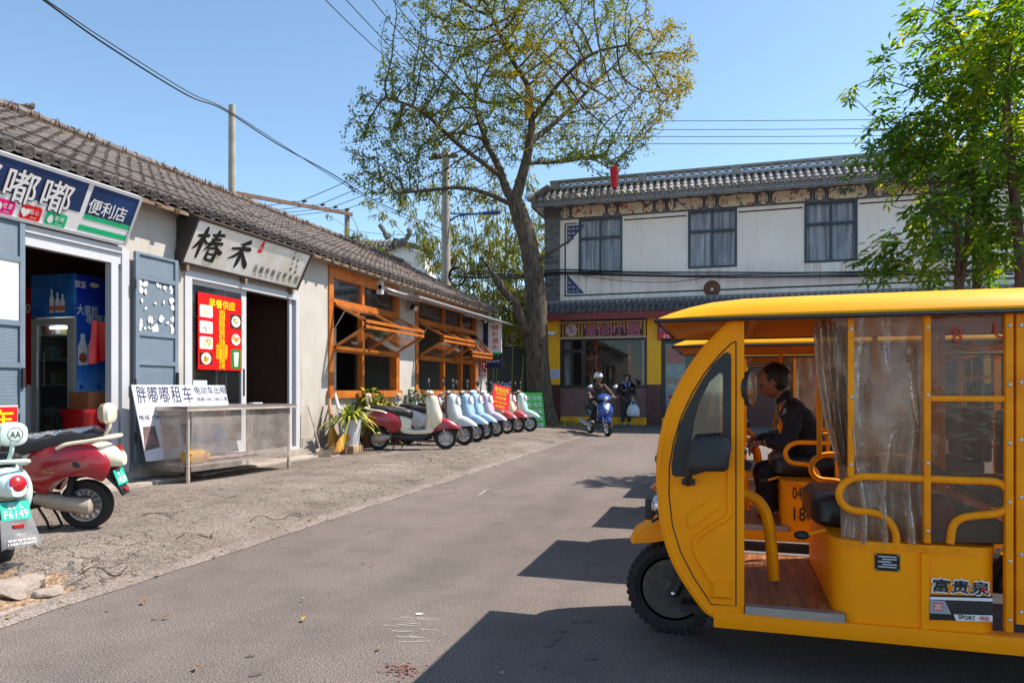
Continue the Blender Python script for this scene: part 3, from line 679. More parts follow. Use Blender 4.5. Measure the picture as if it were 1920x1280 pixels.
# awning half rolled in over the restaurant windows
aw = thing("awning", "rolled grey awning over the orange restaurant windows", "awning", (W, 16, 3.2))
ay0, ay1 = fw(705, 540)[0], Y_END + .1
fb0 = onX(770, 553, W + .75)
b = MB(); b.box((0.01, ay0 - 16, .02), (.12, ay0 - 16 + .12, .30), 0); b.box((.01, ay1 - 16.2, .05), (.12, ay1 - 16.1, .3), 0); b.rod((.09, ay0 - 16, .16), (.09, ay1 - 16, .16), .05, None, 12, 1)
b.build("cassette", [M_alu, mat("grey_awning_tube", (.4, .4, .4), .5)], aw)
b = MB(); zf_ = fb0.z - 3.2
def awn(u, v):
    y = ay0 - 16 + .15 + (ay1 - ay0 - .25) * u; x = .09 + (.68) * v
    return V((x, y, .20 + (zf_ - .18) * v - .06 * math.sin(v * 3.14) + .012 * math.sin(u * 60) * v + .02 * noise.noise(V((u * 12, v * 3, 0)))))
b.grid(awn, 60, 8); b.build("fabric", mat("worn_awning_cloth", (.22, .22, .23), .8, var=.5, scale=4, c2=(.5, .48, .46)), aw, smooth=70)
b = MB(); b.rod((.77, ay0 - 15.6, zf_), (.77, ay1 - 16, zf_), .032, None, 10); b.build("front_bar", mat("silver_bar", (.5, .5, .52), .35, .6), aw)
for y in (ay0 - 15.7, 2.0):
    b = MB(); b.beam((.1, y, .08), (.45, y + .9, zf_ * .5 + .02), .04, .05); b.beam((.45, y + .9, zf_ * .5 + .02), (.76, y + .25, zf_ - .02), .04, .05); b.build("folding_arm", M_alu, aw)
# ================================================================== SIGNS AND SHOP THINGS ON THE LEFT
def pm(name, c, rough=.5, **k): return mat(name, c, rough, **k)
M_navy = pm("navy_print", "#0d2a52", var=.12, scale=2, c2="#0b3a72")
M_white = pm("white_vinyl", (.80, .80, .81), .4, var=.06, scale=3)
M_green = pm("green_vinyl", "#00b877", .45, var=.08)
M_mag = pm("magenta_vinyl", "#e5107c", .45, var=.08); M_red = pm("red_vinyl", "#dd0f12", .45, var=.08)
M_maroon = pm("maroon_outline", "#3c0712", .5); M_yel = pm("yellow_print", "#ffd400", .5, var=.05); M_inkblack = pm("black_ink", "#16100f", .6)
M_inkblue = pm("indigo_ink", "#1b1a50", .6)
class Panel:
    """a flat tilted sign face: pixel corners tell where things sit on it"""
    def __init__(s, xb, zb, xt, zt): s.P = V((xb, 0, zb)); s.B = V((xt - xb, 0, zt - zb)); s.h = s.B.length; s.B.normalize(); s.A = V((0, 1, 0)); s.N = s.A.cross(s.B).normalized(); s.N = s.N if s.N.x > 0 else -s.N
    def uv(s, px, py): p = hit(px, py, s.P, s.N) - s.P; return p.dot(s.A), p.dot(s.B)
    def pt(s, a, b_, n=0.): return s.P + s.A * a + s.B * b_ + s.N * n
    def rect(s, b, a0, b0, a1, b1, n, mi, t=None): 
        b.mi = mi; b.face([s.pt(a0, b0, n), s.pt(a1, b0, n), s.pt(a1, b1, n), s.pt(a0, b1, n)])
    def poly(s, b, pxs, n, mi): b.mi = mi; b.face([s.pt(*s.uv(*p), n) for p in pxs])
    def text(s, b, t, px, py, w, h, n, mi, bold=.02):
        a, c_ = s.uv(px, py); b.text(t, s.pt(a, c_, n), s.A, s.B, w, h, bold, mi)
# shop one sign: navy, white and green light box leaning out under the eave
tb = onX(240, 463, W + .10); tt = onX(265, 370, W + .36)
S1 = Panel(W + .10, tb.z, W + .36, tt.z); y1 = (tb.y + tt.y) / 2; y0 = 2.4
root = thing("shop_sign", "navy and white convenience store sign board with green stripes", "sign", (W + .1, 5, tb.z))
def spart(b, name, mats, root, smooth=0):
    o = b.build(name, mats, root, smooth); o.matrix_parent_inverse = Matrix.Translation(-root.location); return o
b = MB()
for a0, c0, a1, c1 in ((y0, 0, y1, .035), (y0, S1.h - .035, y1, S1.h), (y1 - .035, .035, y1, S1.h - .035), (y0, .035, y0 + .03, S1.h - .035)):
    vs = [S1.pt(*q) for q in ((a0, c0, -.10), (a1, c0, -.10), (a1, c1, -.10), (a0, c1, -.10))]; b.loft([vs, [p + S1.N * .10 for p in vs]], mi=0)
spart(b, "frame", M_alu, root)
b = MB(); vs = [S1.pt(*q) for q in ((y0 + .02, .02, -.06), (y1 - .02, .02, -.06), (y1 - .02, S1.h - .02, -.06), (y0 + .02, S1.h - .02, -.06))]; b.loft([vs, [p + S1.N * .05 for p in vs]], mi=0)
dv = S1.uv(156, 392)[0]; dv2 = S1.uv(163, 392)[0]; bl = S1.uv(75, 378)[1]
S1.rect(b, y0 + .03, bl, dv - .02, S1.h - .035, -.007, 1)
st1 = S1.uv(200, 412)[1]; S1.rect(b, dv2, st1, y1 - .035, S1.h - .035, -.007, 1)
S1.rect(b, dv2, S1.uv(200, 421)[1], y1 - .035, st1 - .004, -.007, 2); S1.rect(b, dv2 - .02, S1.uv(200, 443.5)[1], y1 - .035, S1.uv(200, 433.5)[1], -.007, 2)
spart(b, "face", [M_white, M_navy, M_green], root)
b = MB(); ch = S1.uv(41, 318)[1] - S1.uv(41, 382)[1]; cw = S1.uv(72, 350)[0] - S1.uv(8, 350)[0]
for k, t in enumerate("胖嘟嘟"):
    a = S1.uv(41, 350)[0] + (k - 1) * (S1.uv(108, 368)[0] - S1.uv(41, 350)[0]); c_ = S1.uv(41, 350)[1]
    b.text(t, S1.pt(a, c_, -.004), S1.A, S1.B, cw * 1.02, ch * 1.02, .05, 1); b.text(t, S1.pt(a, c_, .0), S1.A, S1.B, cw, ch, .018, 0)
a, c_ = S1.uv(203, 395); b.text("便利店", S1.pt(a, c_, -.003), S1.A, S1.B, S1.uv(241, 395)[0] - S1.uv(165, 395)[0], .165, .02, 0)
spart(b, "lettering", [M_white, M_maroon], root)
for px, py, m, t, sub, ic in ((8, 388.5, M_mag, "优 质", "Quality", 0), (58.5, 400, M_red, "贴 心", "Heart-warm", 1), (105.5, 413, M_green, "新 鲜", "Fresh", 2)):
    b = MB(); a, c_ = S1.uv(px, py); w_, h_ = (S1.uv(px + 21, py)[0] - S1.uv(px - 21, py)[0]) / 2, .078; kk = w_ / .172; q = ring((0, 0, 0), (1, 0, 0), (0, 1, 0), w_, h_, 28, 7)
    b.face([S1.pt(a + p.x, c_ + p.y, -.005) for p in q], 0)
    b.text(t, S1.pt(a + .05 * kk, c_ + .018, -.002), S1.A, S1.B, .15 * kk, .055, .02, 1); b.text(sub, S1.pt(a + .055 * kk, c_ - .04, -.002), S1.A, S1.B, .1 * kk, .022, .0, 1)
    if ic == 1: pts = [(.5 * math.sin(u) ** 3, .42 * math.cos(u) - .16 * math.cos(2 * u) - .06 * math.cos(3 * u)) for u in (2 * math.pi * k / 26 for k in range(26))]
    elif ic == 2: pts = [(.34 * math.sin(u) * (1 if math.cos(u) < 0 else 1 - math.cos(u) * .75), .45 * math.cos(u)) for u in (2 * math.pi * k / 26 for k in range(26))]
    else: pts = [(.36 * math.cos(u), .4 * math.sin(u)) for u in (2 * math.pi * k / 26 for k in range(26))]
    b.face([S1.pt(a - .095 * kk + x * .10, c_ + y * .11, -.002) for x, y in pts], 1)
    spart(b, "badge", [m, M_white], root)
# shop two sign: marbled board with brush characters in a dark frame
tb = onX(558, 538, W + .10); tt = onX(580, 478, W + .36); lb = onX(343, 490, W + .10)
S2 = Panel(W + .10, tb.z - .02, W + .36, tt.z + .0)
y0, y1 = S2.uv(350, 470)[0], S2.uv(569, 510)[0]
root = thing("shop_sign", "marbled white noodle shop sign with brush characters in dark frame", "sign", (W + .1, 8.5, tb.z))
M_marble = mat("marbled_board", (.78, .785, .76), .5, var=.1, scale=2.6, c2=(.64, .59, .48)); M_frame = mat("dark_sign_frame", (.045, .034, .03), .45, var=.3)
b = MB(); t = .035
for a0, c0, a1, c1 in ((y0 - t, -t, y1 + t, 0), (y0 - t, S2.h, y1 + t, S2.h + t), (y0 - t, 0, y0, S2.h), (y1, 0, y1 + t, S2.h)):
    vs = [S2.pt(*q) for q in ((a0, c0, -.14), (a1, c0, -.14), (a1, c1, -.14), (a0, c1, -.14))]; b.loft([vs, [p + S2.N * .155 for p in vs]], mi=0)
for y in (y0, y1):   # side cheeks closing the wedge behind the board
    b.face([V((W, y, tb.z - .05)), S2.pt(y, 0, -.1), S2.pt(y, S2.h, -.1), V((W, y, tt.z + .05))])
spart(b, "frame", M_frame, root)
b = MB(); vs = [S2.pt(*q) for q in ((y0, 0, -.05), (y1, 0, -.05), (y1, S2.h, -.05), (y0, S2.h, -.05))]; b.loft([vs, [p + S2.N * .05 for p in vs]]); spart(b, "board", M_marble, root)
def brush(b, P, a, c_, w, h, strokes, n, mi):
    """brush strokes: polylines of (x, y, width) in -0.5..0.5"""
    b.mi = mi
    for k, s_ in enumerate(strokes):
        pts = [V((x, y, r * 1.3)) for x, y, r in s_]; pts = smooth_path(pts, 5) if len(pts) > 2 else pts; Lf, Rt = [], []
        for i, p in enumerate(pts):
            d = pts[min(i + 1, len(pts) - 1)] - pts[max(i - 1, 0)]; nn = V((-d.y, d.x)).normalized() * p.z * .5
            Lf.append((p.x + nn.x, p.y + nn.y)); Rt.append((p.x - nn.x, p.y - nn.y))
        for i in range(len(pts) - 1):
            b.face([P.pt(a + x * w, c_ + y * h, n + k * .0004) for x, y in (Lf[i], Rt[i], Rt[i + 1], Lf[i + 1])])
CHUN = [[(-.48, .18, .05), (-.3, .21, .1), (-.06, .27, .07)], [(-.22, .5, .05), (-.24, .3, .11), (-.27, -.1, .1), (-.28, -.46, .06)], [(-.26, .18, .09), (-.4, -.08, .08), (-.5, -.22, .03)], [(-.2, .12, .05), (-.08, .0, .09)],
        [(.0, .3, .05), (.25, .35, .08), (.46, .39, .07)], [(.02, .17, .04), (.22, .21, .07), (.38, .24, .06)], [(-.08, .02, .05), (.2, .08, .09), (.5, .13, .08)], [(.22, .5, .06), (.18, .3, .1), (.05, .02, .09), (-.12, -.2, .02)], [(.22, .08, .05), (.36, -.08, .1), (.52, -.17, .13), (.56, -.2, .03)],
        [(.05, -.1, .05), (.05, -.45, .09)], [(.05, -.1, .06), (.33, -.07, .08), (.32, -.48, .1)], [(.08, -.27, .05), (.3, -.25, .06)], [(.06, -.45, .07), (.32, -.44, .07)]]
HE = [[(.3, .5, .12), (.1, .38, .1), (-.15, .3, .02)], [(-.44, .1, .06), (-.1, .17, .09), (.3, .22, .13), (.42, .2, .05)], [(.04, .38, .08), (.03, .1, .13), (.0, -.3, .12), (-.04, -.5, .04)], [(.0, .12, .08), (-.2, -.1, .09), (-.46, -.25, .02)], [(.05, .1, .06), (.22, -.14, .13), (.42, -.36, .16), (.5, -.38, .03)]]
b = MB()
h_ = S2.uv(392, 424)[1] - S2.uv(392, 492)[1]
a, c_ = S2.uv(391, 459); brush(b, S2, a, c_, (S2.uv(420, 460)[0] - S2.uv(362, 460)[0]) * .95, h_ * .98, CHUN, .002, 0)
a, c_ = S2.uv(450, 476); brush(b, S2, a, c_, (S2.uv(472, 476)[0] - S2.uv(428, 476)[0]) * 1.0, h_ * .9, HE, .002, 0)
for k, t_ in enumerate("云南传统过桥米线"):
    S2.text(b, t_, 479 + k * 10.9, 503.5 + k * 2.75, .092, .115, .002, 0, .012)
    S2.text(b, ("YUN", "NAN", "CHUAN", "TONG", "GUO", "QIAO", "MI", "XIAN")[k], 477 + k * 10.9, 514.5 + k * 2.3, .055, .018, .002, 0)
for k, t_ in enumerate("只做一碗"): S2.text(b, t_, 554 - k * 3.0, 473.5 + k * 10.3, .05 if t_ != '一' else .05, .058 if t_ != '一' else .012, .002, 0, .01)
for k, t_ in enumerate("好米线"): S2.text(b, t_, 558.5 - k * 2.5, 489 + k * 10.2, .05, .06, .002, 0, .01)
spart(b, "lettering", M_inkblack, root)
b = MB(); a, c_ = S2.uv(490.5, 462); b.face([S2.pt(a + x * .055, c_ + y * .105, .002) for x, y in ((-.9, -.9), (.2, -1), (.95, -.8), (.9, .1), (.6, .8), (.2, 1.0), (-.3, .4))], 0)
b.text("米", S2.pt(a, c_ - .03, .004), S2.A, S2.B, .045, .06, 0, 1); spart(b, "seal", [M_red, M_white], root)
b = MB()
for y in (y0 + .1, (y0 + y1) / 2, y1 - .1): b.box((W - .0, y - .025, tb.z - .13), (W + .1, y + .025, tb.z - .02))
spart(b, "bracket", M_timber, root)
# breakfast poster on the sliding door glass
P3 = Panel(W - .035, 0.0, W - .035, 3.0)
a0, c1 = P3.uv(371, 547); a1 = P3.uv(453, 560)[0]; c0 = P3.uv(373, 692)[1]
root = thing("menu_poster", "red breakfast menu poster with food pictures on the glass door", "poster", (W - .03, 8, c0))
b = MB(); b.box((W - .036, a0, c0), (W - .031, a1, c1)); spart(b, "sheet", pm("red_poster_paper", "#d90d0d", .35, var=.06), root)
b = MB(); N_ = .007
S = lambda fx, fy: P3.pt(a0 + (a1 - a0) * fx, c1 - (c1 - c0) * fy, N_)
def ptext(t, fx, fy, w, h, bold=.02, mi=0): b.text(t, S(fx, fy), P3.A, P3.B, w, h, bold, mi)
ptext("早餐供应", .53, .115, (a1 - a0) * .6, .125, .03)
for k, t_ in enumerate(("馄饨", "米线", "面条", "豆浆", "油条", "包子", "炒饭", "包浆豆腐", "红糖汤圆", "红糖凉虾", "冷饮", "小吃")):
    ptext(t_, .52, .225 + k * .066, .125 if len(t_) == 2 else .235, .072, .025)
spart(b, "lettering", M_yel, root)
def food(name, c, c2, sc_): return mat(name, c, .5, var=.5, scale=sc_, c2=c2, detail=3)
foods = [(.17, .235, .28, .16, "hot_dog_print", "#e9e6da", "#d6a23a"), (.17, .445, .28, .16, "bun_print", "#eef0ea", "#5b2b22"), (.17, .65, .28, .16, "fried_rice_print", "#ecd9a0", "#c65f28"), (.17, .855, .28, .16, "fried_potato_print", "#e8c33a", "#4b1c12"),
         (.85, .32, .27, .20, "noodle_print", "#d9dca8", "#3d2a22"), (.85, .57, .27, .16, "stew_print", "#e2b44a", "#a8220f"), (.85, .84, .24, .27, "iced_drink_print", "#c8d48c", "#127a32")]
for fx, fy, w_, h_, nm, c, c2 in foods:
    b = MB(); q = ring((0, 0, 0), (1, 0, 0), (0, 1, 0), (a1 - a0) * w_ / 2, (c1 - c0) * h_ / 2, 24, 9); ce = S(fx, fy)
    b.face([ce + P3.A * p.x + P3.B * p.y for p in q], 0); dark = fx > .5 or fy > .7
    b.mi = 1; rr = (a1 - a0) * .105
    if "drink" in nm:
        b.face([ce + P3.A * x + P3.B * y + P3.N * .002 for x, y in ((-.03, -.11), (.04, -.11), (.06, .1), (-.05, .1))], 1)
    else:
        b.face([ce + P3.A * (rr * math.cos(t)) + P3.B * (rr * .85 * math.sin(t)) + P3.N * .002 for t in (2 * math.pi * k / 18 for k in range(18))], 1)
        for k in range(9):
            an = random.uniform(0, 6.3); rd = random.uniform(0, rr * .7)
            blobp = ce + P3.A * (rd * math.cos(an)) + P3.B * (rd * .8 * math.sin(an)) + P3.N * (.003 + k * .0003); r2 = rr * random.uniform(.18, .4)
            b.face([blobp + P3.A * (r2 * math.cos(t)) + P3.B * (r2 * .8 * math.sin(t)) for t in (2 * math.pi * j / 9 for j in range(9))], 2 if k % 2 else 3)
    spart(b, "food_picture", [pm(nm + "_ground", "#f1ede4" if not dark else c2, .4, var=.1), pm(nm + "_dish", "#efeee6", .4, var=.1), food(nm + "_food", c, c2, 40), food(nm + "_garnish", c2, c, 30)], root)
b = MB(); b.box((W - .036, P3.uv(362, 725)[0], P3.uv(362, 750)[1]), (W - .032, P3.uv(388, 725)[0], P3.uv(388, 713)[1]))
tag(b.build("paper_notice", pm("pale_green_paper", "#b7cfc6"), smooth=0), "small pale green notice low on the glass door", "notice")
# ---------------------------------------------------------------- drinks fridge, red fridge, carton, bin inside shop one
XF = -7.5
fy0 = onX(137, 600, XF).y; ftop = onX(137, 512, XF).z; fbot = FL
fr = thing("drinks_fridge", "tall glass fronted drinks fridge with blue printed side panel", "fridge", (XF, fy0, fbot))
fw_ = .66; H_ = ftop - fbot; hz = H_ * .215
M_fr = mat("grey_fridge_shell", (.33, .31, .28), .5); M_fri = mat("fridge_lining", (.55, .58, .58), .5)
def fpx(px, py): p = onY(px, py, fy0); return p.x - XF, p.z - fbot
b = MB(); b.box((-fw_, 0.05, 0), (-fw_ + .03, .72, H_)); b.box((-.03, .05, 0), (0, .72, H_)); b.box((-fw_ + .03, .68, 0), (-.03, .72, H_)); b.box((-fw_ + .03, .05, 0), (-.03, .68, .30)); b.box((-fw_ + .03, .05, H_ - hz), (-.03, .68, H_)); b.build("cabinet", M_fr, fr, 0)
b = MB(); dz0, dz1 = .32, H_ - hz - .02
b.plate([(-fw_, dz0), (0, dz0), (0, dz1), (-fw_, dz1)], [[(-fw_ + .09, dz0 + .1), (-.09, dz0 + .1), (-.09, dz1 - .08), (-fw_ + .09, dz1 - .08)]], lambda x, z: V((x, 0, z)), (0, .045, 0)); d = b.build("door", M_fr, fr, 0)
b = MB(); b.box((-fw_ + .09, .02, dz0 + .1), (-.09, .024, dz1 - .08)); b.build("glass_pane", M_glass, d, 0)
b = MB(); b.rod((-fw_ + .12, -.02, dz0 + .7), (-fw_ + .12, -.02, dz1 - .4), .01); b.build("handle", M_alu, d)
b = MB(); b.box((-fw_ + .035, .05, .3), (-.035, .06, .31), 0); b.box((-fw_ + .031, .672, .3), (-.031, .678, dz1), 0); b.build("lining", M_fri, fr, 0)
shz = [dz0 + .12 + k * (dz1 - dz0 - .3) / 4 for k in range(5)]
for z in shz[1:]:
    b = MB(); b.box((-fw_ + .035, .07, z - .02), (-.035, .66, z)); b.build("shelf", M_white, fr, 0)
b = MB(); b.box((-fw_ + .22, .06, dz1 - .12), (-.14, .09, dz1 - .09)); b.build("lamp", pm("fridge_lamp", "#ffffff", emit="#e8f4ff", emit_s=9.), fr)
b = MB(); b.box((-fw_, .0, H_ - hz), (0, .05, H_)); hd = b.build("header", mat("blue_header_print", "#1f4f9a", .35, var=.4, scale=4, c2="#3c7fc0"), fr, 0)
b = MB()
for k, (x, h) in enumerate(((-.24, .24), (-.33, .28), (-.16, .22))):
    b.mi = 0; w2 = .035; b.face([(x - w2, -.003, H_ - hz + .05), (x + w2, -.003, H_ - hz + .05), (x + w2, -.003, H_ - hz + .05 + h * .6), (x + w2 * .4, -.003, H_ - hz + .05 + h * .75), (x + w2 * .4, -.003, H_ - hz + .05 + h), (x - w2 * .4, -.003, H_ - hz + .05 + h), (x - w2 * .4, -.003, H_ - hz + .05 + h * .75), (x - w2, -.003, H_ - hz + .05 + h * .6)])
    b.mi = 1; b.face([(x - w2, -.005, H_ - hz + .07), (x + w2, -.005, H_ - hz + .07), (x + w2, -.005, H_ - hz + .13), (x - w2, -.005, H_ - hz + .13)])
b.build("bottle_print", [M_white, pm("peach_print", "#d2743f")], hd, 0)
b = MB()
def grad_mat(name, stops, z0, z1):
    m = bpy.data.materials.new(name); n, l = nodes_of(m); out = n.new("ShaderNodeOutputMaterial"); p = n.new("ShaderNodeBsdfPrincipled"); l.new(p.outputs[0], out.inputs[0])
    tc = n.new("ShaderNodeTexCoord"); sp = n.new("ShaderNodeSeparateXYZ"); l.new(tc.outputs['Object'], sp.inputs[0])
    mr = n.new("ShaderNodeMapRange"); mr.inputs[1].default_value = z0; mr.inputs[2].default_value = z1; l.new(sp.outputs[2], mr.inputs[0])
    nz = n.new("ShaderNodeTexNoise"); nz.inputs['Scale'].default_value = 5; l.new(tc.outputs['Object'], nz.inputs['Vector'])
    ad = n.new("ShaderNodeMath"); ad.operation = 'MULTIPLY_ADD'; ad.inputs[1].default_value = .12; l.new(nz.outputs[0], ad.inputs[0]); l.new(mr.outputs[0], ad.inputs[2])
    r = ramp(n, stops); l.new(ad.outputs[0], r.inputs[0]); l.new(r.outputs[0], p.inputs['Base Color']); p.inputs['Roughness'].default_value = .35; return m
b.box((.0, .05, .0), (.006, .74, H_)); sp1 = b.build("side_print", grad_mat("printed_sky_blue", [(.0, "#dfe6ee"), (.28, "#e8eef5"), (.42, "#7fb6e6"), (.62, "#1d6ed2"), (1., "#1a2fa0")], 0, H_ - .1), fr, 0)
b = MB()
def spx(px, py): p = onX(px, py, XF + .006); return p.y - fy0, p.z - fbot
for t_, px, py, w_, h_ in (("大果粒", 164, 582, .30, .125), ("嚼得到", 184, 600, .34, .125)):
    y_, z_ = spx(px, py); b.text(t_, (.008, y_, z_), (0, 1, 0), (0, .0, 1), w_ * 1.06, h_ * 1.1, .07, 1); b.text(t_, (.011, y_, z_), (0, 1, 0), (0, 0, 1), w_, h_, .01, 0)
y_, z_ = spx(151, 533); b.text("欧亚", (.009, y_, z_), (0, 1, 0), (0, 0, 1), .15, .085, .02, 0)
y_, z_ = spx(177, 535); b.face([(.009, y_ + .07 * math.cos(t), z_ + .032 * math.sin(t)) for t in (2 * math.pi * k / 16 for k in range(16))], 2)
for k, (px, py) in enumerate(((155, 655), (174, 652))):
    y_, z_ = spx(px, py); h_ = .38; w2 = .068
    b.mi = 0; b.face([(.009, y_ + x * w2, z_ + z * h_) for x, z in ((-1, -.5), (1, -.5), (1, .08), (.45, .3), (.45, .5), (-.45, .5), (-.45, .3), (-1, .08))])
    b.face([(.012, y_ + w2 * .95 * math.cos(t) * .9, z_ - .1 + .06 * math.sin(t)) for t in (2 * math.pi * j / 12 for j in range(12))], 3)
for k in range(4): y_, z_ = spx(152 + 33 * (k % 2), 725 + 13 * (k // 2)); b.face([(.009, y_ + .03 * math.cos(t), z_ + .03 * math.sin(t)) for t in (2 * math.pi * j / 12 for j in range(12))], 1)
b.build("print_lettering", [M_white, pm("deep_blue_print", "#1b53b0"), pm("cream_print", "#d8d2b4"), pm("berry_print", "#8c2b4d", var=.5, scale=60, c2="#c98a3a")], sp1, 0)
drinks = [pm("cup_white", "#d5d8d2"), pm("cup_red", "#b5442f"), pm("cup_teal", "#9fc6c0"), pm("cup_yellow", "#cdb35a"), pm("cup_brown", "#8a6a50"), pm("cup_blue", "#6b96b8"), pm("cup_green", "#7fae55")]
cupm = {}
for k in range(7):
    b = MB(); b.lathe([(.03, 0), (.036, .10), (.038, .105), (.03, .112)], seg=10); cupm[k] = b.mesh("drink_cup"); cupm[k].materials.append(drinks[k])
cnt = 0
for si, z in enumerate(shz):
    lay = 3 if si == 0 else 1
    for L_i in range(lay):
        for i in range(6):
            if si == 1: continue
            o = put("drink_cup", cupm[(i * 3 + si * 2 + L_i * (i + 1)) % 7]); o.location = (XF - fw_ + .10 + i * .092, fy0 + .13, fbot + z + L_i * .115)
            tag(o, ("printed drink cup stacked on the fridge floor", "", "squat drink bottle on the second fridge shelf", "drink bottle on the third fridge shelf", "white yoghurt cup on the top fridge shelf")[si], "drink", ("stacked cups on the fridge floor", "", "bottles on the second fridge shelf", "bottles on the third fridge shelf", "cups on the top fridge shelf")[si])
            if si in (2, 3): o.scale = (1, 1, 1.4)
b = MB(); b.box((-.8, 0, 0), (0, .7, H_ * .95), 0, .02)
rfz = tag(b.build("red_fridge", [pm("glossy_red_fridge", "#a80c12", .3, coat=.5), M_white], None), "red drinks cooler with white numeral behind the glass fridge", "fridge"); rfz.location = (XF - fw_ - .04, fy0 + .06, FL)
b = MB(); p = onY(52, 578, fy0 + .05); b.text("0", (p.x - rfz.location.x, -.004, p.z - FL), (1, 0, 0), (0, 0, 1), .075, .12, .02, 0)
b.grid(lambda u, v: V((-.02 - (.10 + .08 * math.sin(v * 3.4)) * u, -.003, .05 + v * 1.0)), 2, 20, 0); b.build("lettering", M_white, rfz, 0)
b = MB(); p = onX(172, 785, W - .35); bx = W - .35
b.loft([ring((0, 0, z), (1, 0, 0), (0, 1, 0), r_, r_ * 1.25, 24, 5) for z, r_ in ((0, .18), (.48, .22), (.5, .235), (.53, .235))], mi=0)
o = tag(b.build("storage_bin", pm("red_plastic", "#a3121b", .35)), "red plastic bin in the shop doorway under a cardboard box", "bin"); binz = onX(172, 766, bx).z; o.location = (bx, p.y, FL); o.scale = (1, 1, max(.5, (binz - FL) / .53))
b = MB(); b.box((-.15, -.2, 0), (.15, .2, .2), 0, .004); b.box((.151, .04, .04), (.153, .14, .15), 1); b.box((-.15, -.03, .201), (.15, .03, .203), 1)
o = tag(b.build("cardboard_box", [pm("brown_cardboard", "#8a5630", .8), pm("packing_label", "#c8b8a0")], smooth=0), "brown cardboard box with a label on the red bin", "box"); o.location = (bx, p.y + .02, binz)
b = MB(); p = onX(186, 640, W - .25); b.grid(lambda u, v: V((.04 * math.sin(u * 9), (u - .5) * (.2 + .2 * v) + .05 * v, .24 - v * .52 + .08 * u * v)), 10, 8)
o = tag(b.build("hanging_bag", pm("red_bag_plastic", "#d31a10", .4)), "bright red plastic bag hanging in the shop doorway", "bag"); o.location = p
# red rental sign standing at the frame edge behind the mint scooter
P4 = V((W + 1.2, 0, 0)); p = onX(10, 790, W + .7)
rs = thing("rental_sign", "red rental sign with yellow characters cut by the left frame edge", "sign", (W + .7, p.y, gz(W + .7)))
q0 = onX(33, 800, W + .7); q1 = onX(33, 762, W + .7); zz0, zz1 = q0.z - rs.location.z - .12, q1.z - rs.location.z; yr = q1.y - p.y
b = MB(); b.box((-.012, yr - .75, zz0), (0, yr, zz1), 0); b.box((-.016, yr - .76, zz0 - .01), (-.012, yr + .012, zz1 + .012), 1); b.build("board", [M_red, M_white], rs, 0)
b = MB(); b.text("租车", (.002, yr - .27, zz0 + (zz1 - zz0) * .64), (0, 1, 0), (0, 0, 1), .46, .17, .03); b.build("lettering", M_yel, rs, 0)
for y in (yr - .1, yr - .65): b = MB(); b.rod((-.03, y, zz1), (-.1, y, 0), .012); b.build("leg", M_blackm, rs)
# ---------------------------------------------------------------- steel display table with clear plastic sides
pB, pC = onZ(352, 907, .12), onZ(545, 878, .12)
ux = (pC - pB); ux.z = 0; TL = ux.length; ux.normalize(); uy = V((-ux.y, ux.x, 0)); TD = .80
tz = gz(pB.x); top = hit(352, 762, pB, uy).z - tz
tbl = thing("display_table", "stainless steel display table with clear plastic sides", "table", (pB.x, pB.y, tz), math.atan2(ux.y, ux.x))
M_steel = mat("stainless_steel", (.52, .50, .48), .28, .85, var=.2, scale=4); M_steel2 = mat("stained_steel", (.60, .52, .45), .4, .35, var=.5, scale=5, c2=(.42, .32, .24))
b = MB(); b.box((-.06, -.06, top - .025), (TL + .06, TD + .06, top), 0, .004); b.box((-.06, -.06, top - .055), (TL + .06, -.052, top - .025), 1); b.box((-.06, TD + .05, top - .055), (TL + .06, TD + .06, top - .025), 1)
b.box((-.06, -.052, top - .055), (-.05, TD + .05, top - .025), 1); b.box((TL + .05, -.052, top - .055), (TL + .06, TD + .05, top - .025), 1); b.build("tabletop", [M_steel, M_steel2], tbl)
for x in (0.02, TL - .02):
    for y in (.02, TD - .02):
        b = MB(); b.rod((x, y, top - .03), (x, y, .06), .024, None, 12); b.rod((x, y, .07), (x, y, .0), .028, .02, 12); b.build("leg", M_steel2, tbl)
b = MB(); b.box((0, 0, .20), (TL, TD, .225), 0, .004); b.build("shelf", M_steel2, tbl)
M_film = thin("scuffed_clear_film", (.94, .92, .90), (.72, .65, .60), .30, .10, .12, .35, 3.5)
for nm, P, Q in (("front", (.04, -.012), (TL - .04, -.012)), ("side", (-.012, TD - .04), (-.012, .04)), ("end", (TL + .012, .04), (TL + .012, TD - .04))):
    b = MB(); b.grid(lambda u, v: V((P[0] + (Q[0] - P[0]) * u + .006 * noise.noise(V((u * 5, v * 3, 1))), P[1] + (Q[1] - P[1]) * u - .012 * abs(noise.noise(V((u * 6, v * 2, 7)))), .14 + (top - .2) * v)), 24, 8); b.build("plastic_sheet", M_film, tbl, 80)
# rental board leaning behind / on the table
rb = thing("rental_board", "white scooter rental board with indigo characters on steel table", "sign", tbl.location, tbl.rotation_euler.z)
Tm = Matrix.Translation(tbl.location) @ Matrix.Rotation(tbl.rotation_euler.z, 4, 'Z'); Ti = Tm.inverted()
lean = V((0, .16, 1)).normalized()       # the board leans away from the street
yb = .36
def bd(px, py):
    O_ = Tm @ V((0, yb, .235)); Nn = (Tm.to_3x3() @ V((1, 0, 0)).cross(lean)).normalized()
    p = Ti @ hit(px, py, O_, Nn); return p
c_tl, c_tr, c_br, c_bl = bd(246, 721), bd(421, 722), bd(448, 845), bd(275, 865)
b = MB(); nn = V((1, 0, 0)).cross(lean).normalized(); nn = nn if nn.y < 0 else -nn
vs = [c_bl, c_br, c_tr, c_tl]; b.loft([[p - nn * .012 for p in vs], vs]); b.build("board", [pm("white_board", (.58, .58, .62), .4, var=.05)], rb, 0)
